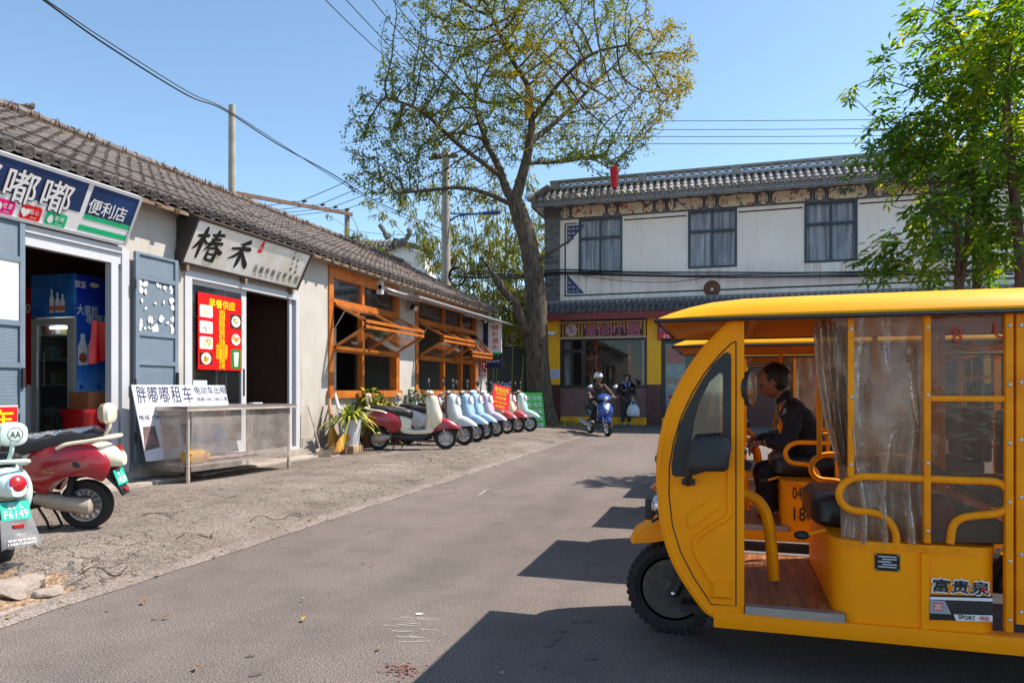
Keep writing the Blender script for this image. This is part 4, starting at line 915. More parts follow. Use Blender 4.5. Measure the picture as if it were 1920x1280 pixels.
def bil(u, v): return c_bl * (1 - u) * (1 - v) + c_br * u * (1 - v) + c_tr * u * v + c_tl * (1 - u) * v
def bq(pts): return [bd(*p) + nn * .003 for p in pts]
b = MB()
for k, t_ in enumerate("胖嘟嘟租车"):
    x0 = 252 + k * 21.6; b.quadtext(t_, bq(((x0 + 7, 755), (x0 + 25, 754), (x0 + 19, 723.5), (x0 + 1, 723))), .03, 0)
b.quadtext("电动车出租", bq(((367, 739), (425, 738), (421, 724), (362, 724))), .015, 0); b.quadtext("续航100~280公里", bq(((370, 752.5), (427, 751), (425, 743.5), (368, 744.5))), .012, 0)
b.quadtext("电话 15887200692", bq(((262, 787), (338, 784), (336, 776), (260, 778))), .0, 0)
b.build("lettering", M_inkblue, rb, 0)
b = MB(); b.quadtext("租车包牌免押金", bq(((380, 784), (436, 781), (435, 774), (378, 777))), .01, 0); b.build("red_lettering", M_red, rb, 0)
for k, (q, c, c2) in enumerate((((272, 845, 300, 838, 290, 798, 268, 800), "#5a4f4c", "#8d6f66"), ((303, 842, 335, 840, 325, 797, 296, 798), "#d8c3b8", "#b9a096"), ((345, 832, 372, 828, 360, 793, 338, 795), "#5a97b5", "#a37b72"), ((376, 832, 400, 828, 388, 790, 364, 792), "#8a93b5", "#c8a89a"), ((402, 828, 426, 825, 412, 788, 390, 790), "#4f93c8", "#b7a9b0"), ((428, 826, 448, 824, 436, 787, 418, 788), "#a8988c", "#7d6a60"))):
    b = MB(); b.face([p + nn * .001 for p in bq(((q[0], q[1]), (q[2], q[3]), (q[4], q[5]), (q[6], q[7])))], 0)
    b.build("photo_print", mat("photo_print_%d" % k, c, .4, var=.5, scale=7, c2=c2), rb, 0)
b = MB(); rr = smooth_path([(0, 0, 0), (.10, 0, 0), (.22, 0, 0), (.36, 0, 0)], 4)
b.tube([(0, 0, .08), (.02, 0, .085), (.12, .0, .09), (.28, .01, .085), (.38, .01, .075), (.40, .01, .07)], [.03, .075, .088, .085, .05, .02], 14)
for k in range(9): b.ball((random.uniform(.05, .3), -.078, random.uniform(.06, .13)), (.016, .008, .016), 8, 5, 1)
o = tag(b.build("yellow_bottle", [pm("yellow_bottle_plastic", "#e6b400", .35), M_red]), "yellow bottle lying on the lower shelf of steel table", "bottle"); o.matrix_world = Tm @ Matrix.Translation((-.02 + .02, .08, .225))
b = MB(); b.grid(lambda u, v: V((u * TL * .55, v * .4, .03 + .06 * abs(noise.noise(V((u * 6, v * 5, 3)))) * (4 * u * (1 - u)))), 36, 16); b.mi = 0
o = tag(b.build("plastic_wrap", mat("pink_white_wrap", (.72, .62, .60), .4, var=.5, scale=8, c2=(.62, .16, .18)), smooth=25), "crumpled white and red plastic wrap on the table's lower shelf", "wrapping"); o.matrix_world = Tm @ Matrix.Translation((.45, .08, .222))
b = MB(); b.box((0, 0, 0), (.22, .16, .006), 0); b.box((.02, .05, .006), (.2, .13, .02), 1, .003)
o = tag(b.build("notebook", [M_inkblack, M_white]), "open notebook lying on top of the steel table", "notebook"); o.matrix_world = Tm @ Matrix.Translation((TL * .78, TD * .35, top))
# ================================================================== SCOOTERS
def paint(name, c, coat=.7, rough=.3, var=.04): return mat(name, c, rough, var=var, scale=3, coat=coat)
PA, PB, PC = paint("scooter_body_paint", "#e9dfc6"), paint("scooter_accent_paint", "#980d1f"), paint("scooter_inner_panel", "#6d5647", .2, .5)
M_tyre = mat("tyre_rubber", (.022, .021, .021), .8, var=.3, scale=20, bump=.2); M_rim = mat("alloy_rim", (.55, .56, .58), .35, .7, var=.1)
M_seat = mat("black_vinyl_seat", (.022, .021, .025), .42, var=.2, bump=.1, bscale=200); M_blackp = mat("black_plastic", (.02, .02, .022), .5, var=.25)
M_chrome = mat("chrome", (.7, .7, .72), .15, 1.); M_motor = mat("beige_motor_cover", (.42, .35, .28), .42, .2, var=.25)
M_lens = mat("headlamp_glass", (.75, .76, .76), .12, var=.1, coat=.6); M_redlens = mat("red_lamp_lens", (.42, .01, .012), .2, coat=.5); M_tan = mat("tan_pad", (.40, .27, .19), .5)
M_mirror = mat("mirror_glass", (.8, .82, .85), .05, 1.); M_plate = pm("teal_number_plate", "#12b19a", .4)
_sc = {}
def arch(x, zt, zb, w, n=12):
    o = []
    for k in range(n + 1):
        t = math.pi * k / n; o.append(V((x, w * math.cos(t) ** 1 if True else 0, zb + (zt - zb) * math.sin(t) ** .75)))
    return o
def scooter_meshes(spokes):
    if spokes in _sc: return _sc[spokes]
    D = {}; X, Y, Z = V((1, 0, 0)), V((0, 1, 0)), V((0, 0, 1)); AX = .66; WR = .222
    def fin(k, b, mats, smooth=45):
        me = b.mesh(k.split(':')[0], smooth)
        for m in mats: me.materials.append(m)
        D[k] = me
    b = MB(); b.loft([ring((x, 0, z), X, Y, rx, ry, 24, 2.6) for z, x, rx, ry in ((.40, .37, .05, .12), (.46, .40, .09, .16), (.56, .445, .145, .19), (.70, .44, .155, .195), (.84, .415, .135, .175), (.95, .405, .13, .15), (1.03, .395, .12, .135), (1.075, .375, .085, .11), (1.095, .36, .04, .06))]); fin('leg_shield', b, [PA])
    b = MB(); b.loft([ring((x, 0, z), X, Y, rx, ry, 20, 3) for z, x, rx, ry in ((.42, .30, .05, .15), (.6, .335, .06, .185), (.8, .325, .055, .17), (1.0, .31, .06, .13), (1.06, .31, .05, .1))]); fin('inner_shield', b, [PC])
    b = MB(); b.loft([ring((x, 0, z), X, Y, rx, ry, 20, 2.4) for z, x, rx, ry in ((.62, .49, .02, .03), (.72, .54, .06, .075), (.84, .50, .065, .09), (.93, .475, .085, .108), (1.02, .44, .10, .115), (1.085, .39, .08, .09), (1.105, .37, .04, .05))]); fin('headlight_cowl', b, [PB])
    b = MB(); b.lathe([(.098, -.03), (.102, .0), (.094, .012), (.088, .006)], (.545, 0, .955), (1, 0, .12), 24, 1); b.lathe([(.089, -.01), (.088, .008), (.07, .02), (.03, .03), (.001, .033)], (.545, 0, .955), (1, 0, .12), 24, 0); fin('headlight', b, [M_lens, M_chrome])
    b = MB(); b.loft([arch(x, zt, zb, w) for x, zt, zb, w in ((.36, .50, .36, .05), (.43, .585, .36, .085), (.52, .635, .385, .10), (.62, .635, .405, .108), (.74, .59, .415, .108), (.85, .525, .42, .095), (.92, .465, .415, .07), (.955, .43, .41, .03))]); fin('front_fender', b, [PB])
    tp = [(WR - .078, -.045), (WR - .045, -.06), (WR - .012, -.048), (WR, -.018), (WR, .018), (WR - .012, .048), (WR - .045, .06), (WR - .078, .045)]
    b = MB(); b.lathe([(r, h) for r, h in tp], (0, 0, 0), (0, 1, 0), 36, 0, loop=True); fin('tyre', b, [M_tyre])
    b = MB(); b.lathe([(WR - .072, -.047), (WR - .072, .047), (WR - .088, .042), (WR - .088, -.042)], (0, 0, 0), (0, 1, 0), 36, 0, loop=True); b.rod((0, -.06, 0), (0, .06, 0), .04, None, 16)
    for k in range(spokes):
        a = 2 * math.pi * k / spokes; w_ = .03 if spokes < 8 else .014
        b.beam((.03 * math.cos(a), 0, .03 * math.sin(a)), ((WR - .08) * math.cos(a), 0, (WR - .08) * math.sin(a)), .05, w_, up=(-math.sin(a), 0, math.cos(a)))
    b.lathe([(.075, -.012), (.075, .012)], (0, 0, 0), (0, 1, 0), 20); b.lathe([(.09, .028), (.09, .034), (.045, .034), (.045, .028)], (0, 0, 0), (0, 1, 0), 20, 1, loop=True); fin('rim', b, [M_rim, M_chrome])
    b = MB()
    for s_ in (-1, 1): b.rod((.55, s_ * .075, .55), (AX + .02, s_ * .08, WR - .0), .02, .016); b.ball((AX + .005, s_ * .085, WR), (.032, .015, .032), 10, 6)
    fin('fork', b, [M_rim])
    b = MB(); b.loft([ring((x, 0, z), Y, Z, ry, rz, 20, 4) for x, z, ry, rz in ((.42, .42, .10, .05), (.36, .40, .15, .07), (.26, .365, .165, .05), (.05, .355, .165, .045), (-.1, .37, .155, .05), (-.2, .40, .12, .07))]); fin('floorboard', b, [PA])
    b = MB(); b.box((-.08, -.125, .402), (.27, .125, .412), 0, .003); fin('foot_mat', b, [mat("grey_foot_mat", (.30, .27, .25), .7, bump=.3, bscale=120)])
    b = MB(); b.loft([ring((x, 0, z), Y, Z, ry, rz, 16, 4) for x, z, ry, rz in ((.34, .31, .1, .03), (.2, .26, .14, .06), (-.15, .25, .14, .07), (-.4, .28, .1, .05))]); fin('belly_pan', b, [M_blackp])
    b = MB(); b.loft([ring((x, 0, z), Y, Z, ry, rz, 24, 2.5) for x, z, ry, rz in ((-.02, .50, .09, .13), (-.1, .515, .125, .17), (-.25, .545, .155, .185), (-.45, .60, .17, .165), (-.65, .645, .165, .14), (-.82, .66, .14, .115), (-.93, .645, .10, .09), (-.985, .62, .05, .05))]); fin('tail_body', b, [PA])
    for s_ in (-1, 1):
        b = MB(); b.ball((-.545, s_ * .112, .555), (.345, .10, .225), 36, 20, M=Matrix.Rotation(R(7), 4, 'Y'))
        for v in b.bm.verts:
            q = v.co - V((-.545, s_ * .112, .555)); m_ = max(abs(q.x) / .345, abs(q.z) / .225); v.co.x += q.x * .09 * (1 - m_ * .4); v.co.z += q.z * .07
            e = V((v.co.x + .66, v.co.z - .222)); L = e.length
            if L < .285: k = .285 / max(L, .02); v.co.x = -.66 + e.x * k; v.co.z = .222 + e.y * k
        fin('side_panel:%d' % s_, b, [PB])
    b = MB(); b.loft([ring((x, 0, z), Y, Z, ry, rz, 20, 3) for x, z, ry, rz in ((.01, .685, .06, .05), (-.02, .70, .115, .09), (-.12, .735, .145, .085), (-.3, .755, .155, .066), (-.42, .775, .158, .07), (-.5, .805, .158, .072), (-.66, .83, .148, .058), (-.78, .845, .115, .04), (-.81, .845, .07, .022))]); fin('seat', b, [M_seat])
    b = MB(); b.loft([ring((x, 0, 1.03), Y, Z, ry, rz, 22, 3) for x, ry, rz in ((-.905, .06, .05), (-.89, .094, .082), (-.855, .102, .092))], mi=0); b.loft([ring((x, 0, 1.03), Y, Z, ry, rz, 22, 3) for x, ry, rz in ((-.855, .102, .092), (-.815, .094, .084), (-.795, .07, .06))], mi=1); fin('backrest', b, [PA, M_tan])
    b = MB()
    b.tube(smooth_path([(-.87, 0, .97), (-.86, 0, .9), (-.82, 0, .83)], 4), .016, 8)
    b.tube(smooth_path([(-.50, -.165, .735), (-.58, -.17, .775), (-.75, -.15, .80), (-.9, -.10, .825), (-.95, 0, .83), (-.9, .10, .825), (-.75, .15, .80), (-.58, .17, .775), (-.50, .165, .735)], 5), .017, 8); fin('grab_rail', b, [PA])
    b = MB(); b.tube(smooth_path([(.27, -.34, 1.10), (.33, -.2, 1.13), (.34, 0, 1.13), (.33, .2, 1.13), (.27, .34, 1.10)], 6), .014, 8, 1); b.loft([ring((.335, y, 1.12), X, Z, rx, rz, 14) for y, rx, rz in ((-.17, .025, .025), (-.13, .06, .05), (0, .085, .065), (.13, .06, .05), (.17, .025, .025))], mi=0)
    b.box((.36, -.2, 1.1), (.40, -.1, 1.125), 1, .005); b.box((.36, .1, 1.1), (.40, .2, 1.125), 1, .005); fin('handlebar', b, [PC, M_blackp])
    for s_ in (-1, 1):
        b = MB(); b.rod((.29, s_ * .24, 1.112), (.255, s_ * .36, 1.095), .02, .02, 10); b.rod((.34, s_ * .2, 1.1), (.30, s_ * .36, 1.07), .006); fin('grip:%d' % s_, b, [M_blackp])
        b = MB(); b.tube(smooth_path([(.33, s_ * .17, 1.13), (.34, s_ * .22, 1.22), (.31, s_ * .27, 1.31)], 5), .008, 6, 0); b.lathe([(.02, .03), (.055, .02), (.066, 0), (.06, -.004)], (.31, s_ * .29, 1.345), (1, 0, -.1), 16, 0); b.lathe([(.058, -.004), (.001, -.006)], (.31, s_ * .29, 1.345), (1, 0, -.1), 16, 1); fin('mirror:%d' % s_, b, [M_blackp, M_mirror])
    b = MB(); b.tube(smooth_path([(-.30, .10, .30), (-.42, .115, .275), (-.58, .12, .245), (-.70, .115, .225), (-.76, .105, .222)], 4), [.055] * 3 + [.068] * 8 + [.074] * 4 + [.06, .03], 14); b.rod((-.55, .11, .28), (-.60, .1, .5), .032, .03, 12, 1)
    for k in range(7): b.lathe([(.036, -.006), (.042, 0), (.036, .006)], (-.565 - .006 * k, .106, .33 + .024 * k), (-.2, 0, 1), 12, 1)
    fin('motor_cover', b, [M_motor, M_blackp])
    b = MB(); b.tube([(-.44, -.10, .27), (-.50, -.118, .262), (-.58, -.125, .25), (-.68, -.125, .235), (-.74, -.115, .23), (-.78, -.10, .225)], [.035, .06, .082, .085, .07, .03], 14, flat=1.); b.ball((-.62, -.19, .25), (.02, .012, .02), 8, 6); fin('hub_cover', b, [M_motor])
    b = MB(); b.tube([(-.12, .08, .22), (-.16, .12, .12), (-.22, .17, .012)], .012, 6); b.tube([(-.3, -.09, .22), (-.36, -.11, .1), (-.38, -.14, .01), (-.38, .06, .01), (-.36, .08, .1), (-.3, .09, .22)], .011, 6); fin('stand', b, [M_blackm])
    b = MB(); b.loft([[V((x, y, z)) for x, z in ((xa, za), (xb, zb_))for y in ((-w_, w_) if (xa, za) == (x, z) else (w_, -w_))] for xa, za, xb, zb_, w_ in ((-.84, .53, -.82, .51, .09), (-.90, .47, -.88, .45, .09), (-.965, .385, -.945, .375, .08), (-1.0, .31, -.98, .30, .06))]); fin('mudguard', b, [M_blackp])
    b = MB(); b.lathe([(.062, -.02), (.066, .0), (.05, .016), (.001, .024)], (-.965, 0, .665), (-1, 0, .25), 20, 0); b.lathe([(.07, -.02), (.074, .002), (.064, .004)], (-.965, 0, .665), (-1, 0, .25), 20, 1); fin('tail_lamp', b, [M_redlens, M_chrome])
    b = MB(); b.rod((.52, .203, .72), (.52, .20, .72), .001); fin('x', b, [M_blackp]) if False else b.bm.free()
    _sc[spokes] = D; return D
def make_scooter(label, loc, yaw, swap, spokes=5, plate=None, group=None, lean=0., skip=()):
    D = scooter_meshes(spokes); t = thing("scooter", label, "scooter", loc, R(yaw), group); t.rotation_euler = (R(lean), 0, R(yaw))
    P = {}
    for k, me in D.items():
        n = k.split(':')[0]
        if n in ('tyre', 'rim') or n in skip: continue
        par = P.get({'headlight': 'headlight_cowl', 'grip': 'handlebar', 'mirror': 'handlebar', 'side_panel': 'tail_body', 'tail_lamp': 'tail_body', 'foot_mat': 'floorboard', 'grab_rail': None}.get(n), t)
        P[n] = put(n, me, par)
    for x in (.66, -.66):
        w = put("wheel", D['tyre'], t); w.location = (x, 0, .222); put("rim", D['rim'], w)
    recolour(t, swap)
    if plate:
        b = MB(); c_ = V((-.945, 0, .465)); up = V((-.28, 0, 1)).normalized() * -1; up = V((.35, 0, 1)).normalized(); nn = V((-1, 0, .35)).normalized()
        q = [c_ + V((0, 1, 0)) * y * .10 + up * z * .07 for y, z in ((1, -1), (-1, -1), (-1, 1), (1, 1))]; b.loft([[p for p in q], [p + nn * .004 for p in q]]); pl = b.build("number_plate", M_plate, t, 0)
        b = MB(); b.text("云 L", c_ + nn * .006 + up * .034, (0, -1, 0), up, .11, .042, .02); b.text(plate, c_ + nn * .006 - up * .026, (0, -1, 0), up, .165, .06, .02); b.build("lettering", M_white, pl, 0)
        b = MB(); b.cbox((-.995, 0, .355), (.02, .075, .03), bev=.005); b.build("reflector", M_redlens, t)
    return t
NC = lambda n, c: paint(n, c)
cream, red_ = PA, PB
def swp(a, b_, c_): return {PA: a, PB: b_, PC: c_}
whi, lbl, lbl2, lil, pnk, pnk2, mnt = NC("white_paint", "#cfd6d8"), NC("pale_blue_paint", "#a3c6e4"), NC("sky_blue_paint", "#a9cdea"), NC("lilac_paint", "#cdbfd0"), NC("coral_pink_paint", "#d0525c"), NC("dusty_pink_paint", "#c24a56"), NC("mint_paint", "#b4d6cb")
tanp = NC("tan_panel_paint", "#7a6353"); bei = NC("beige_paint", "#cbb9a2")
row = [((836, 842), 24, "dark red and cream scooter, nearest of the row by the plants", swp(cream, red_, cream), 14), ((871, 834.6), 1, "white scooter with tan inner panel beside the red and cream one", swp(whi, whi, tanp), 5),
       ((894, 828), -5, "pale blue scooter next to the white one in the row", swp(lbl, lbl, tanp), 5), ((911, 823), -4, "sky blue scooter between the pale blue and lilac ones", swp(lbl2, lbl2, lbl2), 5), ((931, 818), -3, "lilac scooter next to the one wearing a red placard", swp(lil, lil, lil), 5),
       ((951, 813), -2, "beige scooter with coral fender carrying a red placard", swp(bei, pnk, tanp), 5), ((972, 810), -5, "cream scooter with dusty pink fender beside the mint one", swp(cream, pnk2, tanp), 5), ((994, 809), 2, "mint scooter at the far end of the row by the green board", swp(mnt, mnt, tanp), 5)]
rows = []
for (px, py), yaw, lb, sw, sp_ in row:
    zg = .115; p = onZ(px, py, zg); d = V((math.cos(R(yaw)), math.sin(R(yaw)), 0)); c_ = p - d * .63
    zr = gz(c_.x - .66); zf = gz(p.x); o = make_scooter(lb, (c_.x, c_.y, (zr + zf) / 2), yaw, sw, sp_, None, "scooters parked in a row before the orange windows", skip=('mudguard',)); o.rotation_euler.y = math.atan2(zr - zf, 1.32) + random.uniform(-.006, .006); o.rotation_euler.x = R(random.uniform(1., 4.)); o.scale = (.95,) * 3; rows.append(o)
# placard hung on the beige scooter
o6 = rows[5]; b = MB(); b.box((0, -.24, -.3), (.008, .24, .3), 0)
for k, (t_, w_, h_) in enumerate((("租电动车", .40, .12), ("100元/天", .30, .07), ("日租月租", .28, .07), ("电话:15887200692", .36, .06), ("欢迎租用", .24, .06))): b.text(t_, (.011, 0 if k != 3 else .0, .19 - k * .105), (0, 1, 0), (0, 0, 1), w_, h_, .02, 1)
pc = tag(b.build("red_placard", [M_red, M_yel], smooth=0), "red placard with yellow characters hung on a scooter front", "placard"); pc.matrix_world = Matrix.Translation(atD(939, 745, 17.6)) @ Matrix.Rotation(R(-48), 4, 'Z') @ Matrix.Rotation(R(-12), 4, 'X') @ Matrix.Rotation(R(-10), 4, 'Y')
b = MB()
bp_ = onZ(1003, 806, .05); b.box((-.36, -.012, 0), (.36, .012, 1.15), 0)
for i in range(2):
    for j in range(5): b.text("日租" if (i + j) % 2 else "包车", (-.17 + i * .34, -.016, .14 + j * .21), (1, 0, 0), (0, 0, 1), .28, .14, .02, 1)
gb = tag(b.build("green_board", [pm("bright_green_board", "#4cc34a", .5), M_white], smooth=0), "bright green rental board leaning by the tree trunk", "sign"); gb.location = (bp_.x - .1, bp_.y + .35, .04); gb.rotation_euler = (R(-14), 0, R(38))
# the two near scooters, seen from behind
p = onZ(165, 991, .11); yaw = 204; d = V((math.cos(R(yaw)), math.sin(R(yaw)), 0))
sA = make_scooter("dark red scooter with cream tail nearest the steel table", (p + d * .61)[:2] + (.112,), yaw, swp(cream, red_, tanp), 14, "A4284", lean=-3, skip=('tail_lamp',))
b = MB(); M_ = Matrix.Translation((-.955, 0, .68))
for k in range(3):
    a = R(90 + 120 * k); q = []
    for x, y in ((0.1, 0), (.45, .42), (.95, .38), (1.0, -.38), (.45, -.42)): q.append(V((-.008 + .02 * y * y, (x * math.cos(a) - y * math.sin(a)) * .062, (x * math.sin(a) + y * math.cos(a)) * .07)))
    b.loft([[M_ @ (v + V((.045 + .03 * v.z / .07, 0, 0)) * (1)) for v in q], [M_ @ (v + V((-.012 + .012 * v.z / .07 + .6 * abs(v.y) * abs(v.y) / .06, 0, 0))) for v in q]])
b.build("tail_emblem_lamp", M_redlens, sA)
b = MB(); b.ball((-.66, .2, .60), (.045, .008, .035), 16, 8, 0); b.build("charge_cap", M_blackp, sA)
b = MB(); b.text("Modern", (-.46, .211, .545), (-1, 0, 0), (0, 0, 1), .12, .026, -.02); b.build("script_lettering", pm("gold_script", "#c79a54", .4), sA, 0)
b = MB(); b.grid(lambda u, v: V((-.08 - u * .66, -.13 + .26 * v, .83 + .085 * u - .1 * (v - .5) ** 2 + .012 * math.sin(u * 23 + v * 9))), 26, 8); b.build("seat_cover", thin("clear_seat_wrap", (.95, .97, 1), (.7, .75, .8), .5, .2, .15, .5, 12), sA, 80)
p = onZ(-10, 1060, .06); yaw = 168; d = V((math.cos(R(yaw)), math.sin(R(yaw)), 0))
sB = make_scooter("pale mint scooter with a round emblem on its backrest", (p + d * .61)[:2] + (.065,), yaw, swp(NC("pale_mint_paint", "#cbe0da"), NC("pale_mint_paint", "#cbe0da"), NC("grey_panel", "#8d9496")), 5, "F6149", lean=2)
sA.scale = (.92,) * 3; sB.scale = (.89,) * 3; sB.location.z = .035
b = MB(); ce = V((-.9065, 0, 1.03)); b.lathe([(.05, 0), (.053, .001), (.053, 0)], ce, (-1, 0, 0), 28); b.text("AA", ce + V((-.003, 0, 0)), (0, -1, 0), (0, 0, 1), .07, .05, -.01, 0)
b.bm.free(); b = MB(); b.loft([[ce + V((-.001, r_ * math.cos(t), r_ * math.sin(t))) for t in (2 * math.pi * k / 32 for k in range(32))] for r_ in (.05, .054)], caps=False); b.text("AA", ce + V((-.002, 0, 0)), (0, -1, 0), (0, 0, 1), .072, .048, -.015)
b.build("emblem", M_inkblack, sB, 0)
b = MB(); b.grid(lambda u, v: V((-.965 - .10 * v, (u - .5) * (.22 + .06 * v), .41 - .20 * v + (.02 * (((u * 37) % 1) - .5) if v > .95 else 0))), 14, 6); mf = b.build("mud_flap", thin("smoky_flap", (.7, .72, .75), (.30, .31, .33), .45, .12, .2), sB)
b = MB()
for k in range(2): b.text(("便民租车电话", "15887200692")[k], (-1.055 - .008 * k, 0, .262 - k * .025), (0, -1, 0), (.35, 0, 1), .19, .018, 0)
b.build("lettering", M_white, sB, 0)
# ---------------------------------------------------------------- plants, pots, brooms by the wall
M_leafY = mat("yellow_green_blade", (.42, .40, .035), .5, var=.5, scale=9, c2=(.17, .24, .025)); M_leafG = mat("dark_green_leaf", (.035, .08, .018), .5, var=.5, scale=9, c2=(.06, .12, .02)); M_leafO = mat("croton_leaf", (.40, .26, .02), .5, var=.5, scale=14, c2=(.14, .16, .02))
M_pot = mat("white_ribbed_planter", (.58, .59, .61), .45, var=.12)
def blade(b, p, d, L, w, droop, mi, n=6):
    d = V(d).normalized(); s_ = V((-d.y, d.x, 0)); s_ = s_.normalized() if s_.length > .01 else V((1, 0, 0)); L_, R_ = [], []
    for k in range(n + 1):
        t = k / n; q = V(p) + d * (L * t) + V((0, 0, -droop * L * t * t)); ww = w * (math.sin(math.pi * min(1, .12 + t * .88)) ** .7) * .5 + .0005
        L_.append(q + s_ * ww); R_.append(q - s_ * ww)
    for k in range(n): b.face([L_[k], R_[k], R_[k + 1], L_[k + 1]], mi)
def potted(name, label, loc, pot_h, pot_r, fol, cat="plant", ribs=0, potm=None):
    t = thing(name, label, cat, loc); b = MB()
    def rg(z, r_): return [V((r_ * math.cos(a) * (1 + (.02 * math.cos(a * ribs) if ribs else 0)), r_ * math.sin(a) * (1 + (.02 * math.cos(a * ribs) if ribs else 0)), z)) for a in (2 * math.pi * k / 48 for k in range(48))]
    b.loft([rg(0, pot_r * .72), rg(pot_h, pot_r), rg(pot_h, pot_r * .9), rg(pot_h - .04, pot_r * .88)]); b.build("pot", potm or M_pot, t)
    b = MB(); fol(b, pot_h); b.build("foliage", [M_leafY, M_leafG, M_leafO], t, 0); return t
def spider(b, h):
    for k in range(120):
        a = random.uniform(0, 6.28); e = random.uniform(.25, 1.5); blade(b, (.05 * math.cos(a), .05 * math.sin(a), h - .02), (math.cos(a) * math.cos(e), math.sin(a) * math.cos(e), math.sin(e)), random.uniform(.4, .8), .042, random.uniform(.35, 1.0), 0 if random.random() < .72 else 1)
def bushy(mixes, rad, hh, n, leaf):
    def f(b, h):
        for k in range(16): a = random.uniform(0, 6.28); b.tube([(0, 0, h - .03), (rad * .5 * math.cos(a), rad * .5 * math.sin(a), h + hh * .5)], [.008, .004], 5, 1)
        for k in range(n):
            a = random.uniform(0, 6.28); r_ = rad * math.sqrt(random.random()); z = h + hh * random.random() ** .8; r_ *= (1 - abs((z - h) / hh - .5) * .9)
            e = random.uniform(-.3, 1.2); blade(b, (r_ * math.cos(a), r_ * math.sin(a), z), (math.cos(a + random.uniform(-1, 1)), math.sin(a + random.uniform(-1, 1)), math.tan(e)), leaf * random.uniform(.7, 1.3), leaf * .42, .5, random.choices((0, 1, 2), mixes)[0], 4)
    return f
p = onX(656, 824, W + .5); zz = gz(W + .5); b = MB(); b.cbox((0, 0, .07), (.34, .34, .14), 0, .01); b.cbox((0.0, -.2, .06), (.1, .06, .12), 0, .005)
o = tag(b.build("wooden_block", mat("sawn_timber", (.45, .30, .18), .8, var=.4, scale=8)), "sawn timber block under the white planter", "block"); o.location = (W + .5, p.y, zz)
potted("spider_plant", "yellow green spider plant in a white ribbed planter by brooms", (W + .5, p.y, zz + .14), .46, .215, spider, ribs=16)
for px, py, lb, mx, rd, hh, n_, lf in ((712, 745, "yellow croton shrub behind the red and cream scooter seat", (2, 1, 5), .34, .62, 260, .15), (742, 750, "golden leafed pot plant under the first window sill", (3, 1, 4), .3, .5, 220, .13), (783, 748, "glossy dark green camellia shrub against the white pillar", (0, 6, .4), .38, .8, 420, .11), (694, 760, "tall yellow green strap leafed plant next to spider plant", (4, 2, 0), .3, .75, 200, .26)):
    q = onX(px, py, W + .22); potted("potted_shrub", lb, (W + .24, q.y, gz(W + .2)), .32, .17, bushy(mx, rd, hh, n_, lf), potm=mat("terracotta_pot", (.30, .13, .08), .8, var=.3))
def straw(b, p, q, w0, w1, n, mi, dep=.05):
    p, q = V(p), V(q); d = (q - p); s_ = d.normalized().cross(V((1, 0, 0))).normalized()
    for k in range(n):
        u = random.uniform(-1, 1); e = random.uniform(-dep, dep); a = p + s_ * u * w0 + V((e * .4, 0, 0)); c_ = q + s_ * u * w1 + V((e, 0, 0)) + d * random.uniform(-.12, .03)
        b.tube([a, (a + c_) * .5 + s_ * u * w0 * .1, c_], [.004, .0035, .002], 4, mi)
M_straw = mat("broom_straw", (.72, .37, .055), .8, var=.4, scale=25, c2=(.50, .24, .04)); M_hand = mat("bamboo_handle", (.38, .2, .09), .6, var=.5, scale=14, c2=(.25, .11, .05))
def xp(px, py, d): p = onX(px, py, W + d); return p
b0, b1, b2 = xp(617.5, 748, .10), xp(622, 800, .28), xp(629, 838, .36)
t = thing("straw_broom", "upright straw broom with a brown handle against the wall", "broom", b2)
b = MB(); b.tube([b0 - b2, b1 - b2], [.03, .045], 8); b.build("handle", M_hand, t)
b = MB(); straw(b, b1 - b2, V((0, 0, 0)), .04, .17, 150, 0); b.build("bristles", M_straw, t, 0)
b0, b1 = xp(628, 738, .06), xp(647, 812, .55); b2 = xp(655, 830, .7)
t = thing("push_broom", "grey handled broom with fanned orange bristles over wooden block", "broom", b2)
b = MB(); b.tube([b0 - b2, b1 - b2], [.028, .05], 8); b.build("handle", mat("grey_tape_handle", (.5, .5, .52), .5, var=.3, scale=20), t)
b = MB(); ra, rb_ = b1 - b2, None
for k in range(320):
    u = random.uniform(-1, 1); e = V((random.uniform(-.06, .06), u * .42 + .10, -.13 - .09 * abs(u) + random.uniform(-.03, .02) + (-.08 if u < -.5 else 0))); b.tube([ra + V((0, u * .04, 0)), ra + e * .5 + V((0, 0, .03)), ra + e], [.009, .008, .003], 4)
b.build("bristles", M_straw, t, 0)
q = xp(614, 838, .42); b = MB(); b.box((-.13, -.17, 0), (.16, .17, .012)); b.box((-.14, -.17, 0), (-.13, .17, .13)); b.box((-.13, -.18, 0), (.14, -.17, .09)); b.box((-.13, .17, 0), (.14, .18, .09)); b.rod((-.13, 0, .1), (-.33, -.05, .85), .012)
o = tag(b.build("dustpan", M_steel2, smooth=0), "grey metal dustpan with a long handle beside the brooms", "dustpan"); o.location = (q.x, q.y, gz(q.x)); o.rotation_euler.z = .15
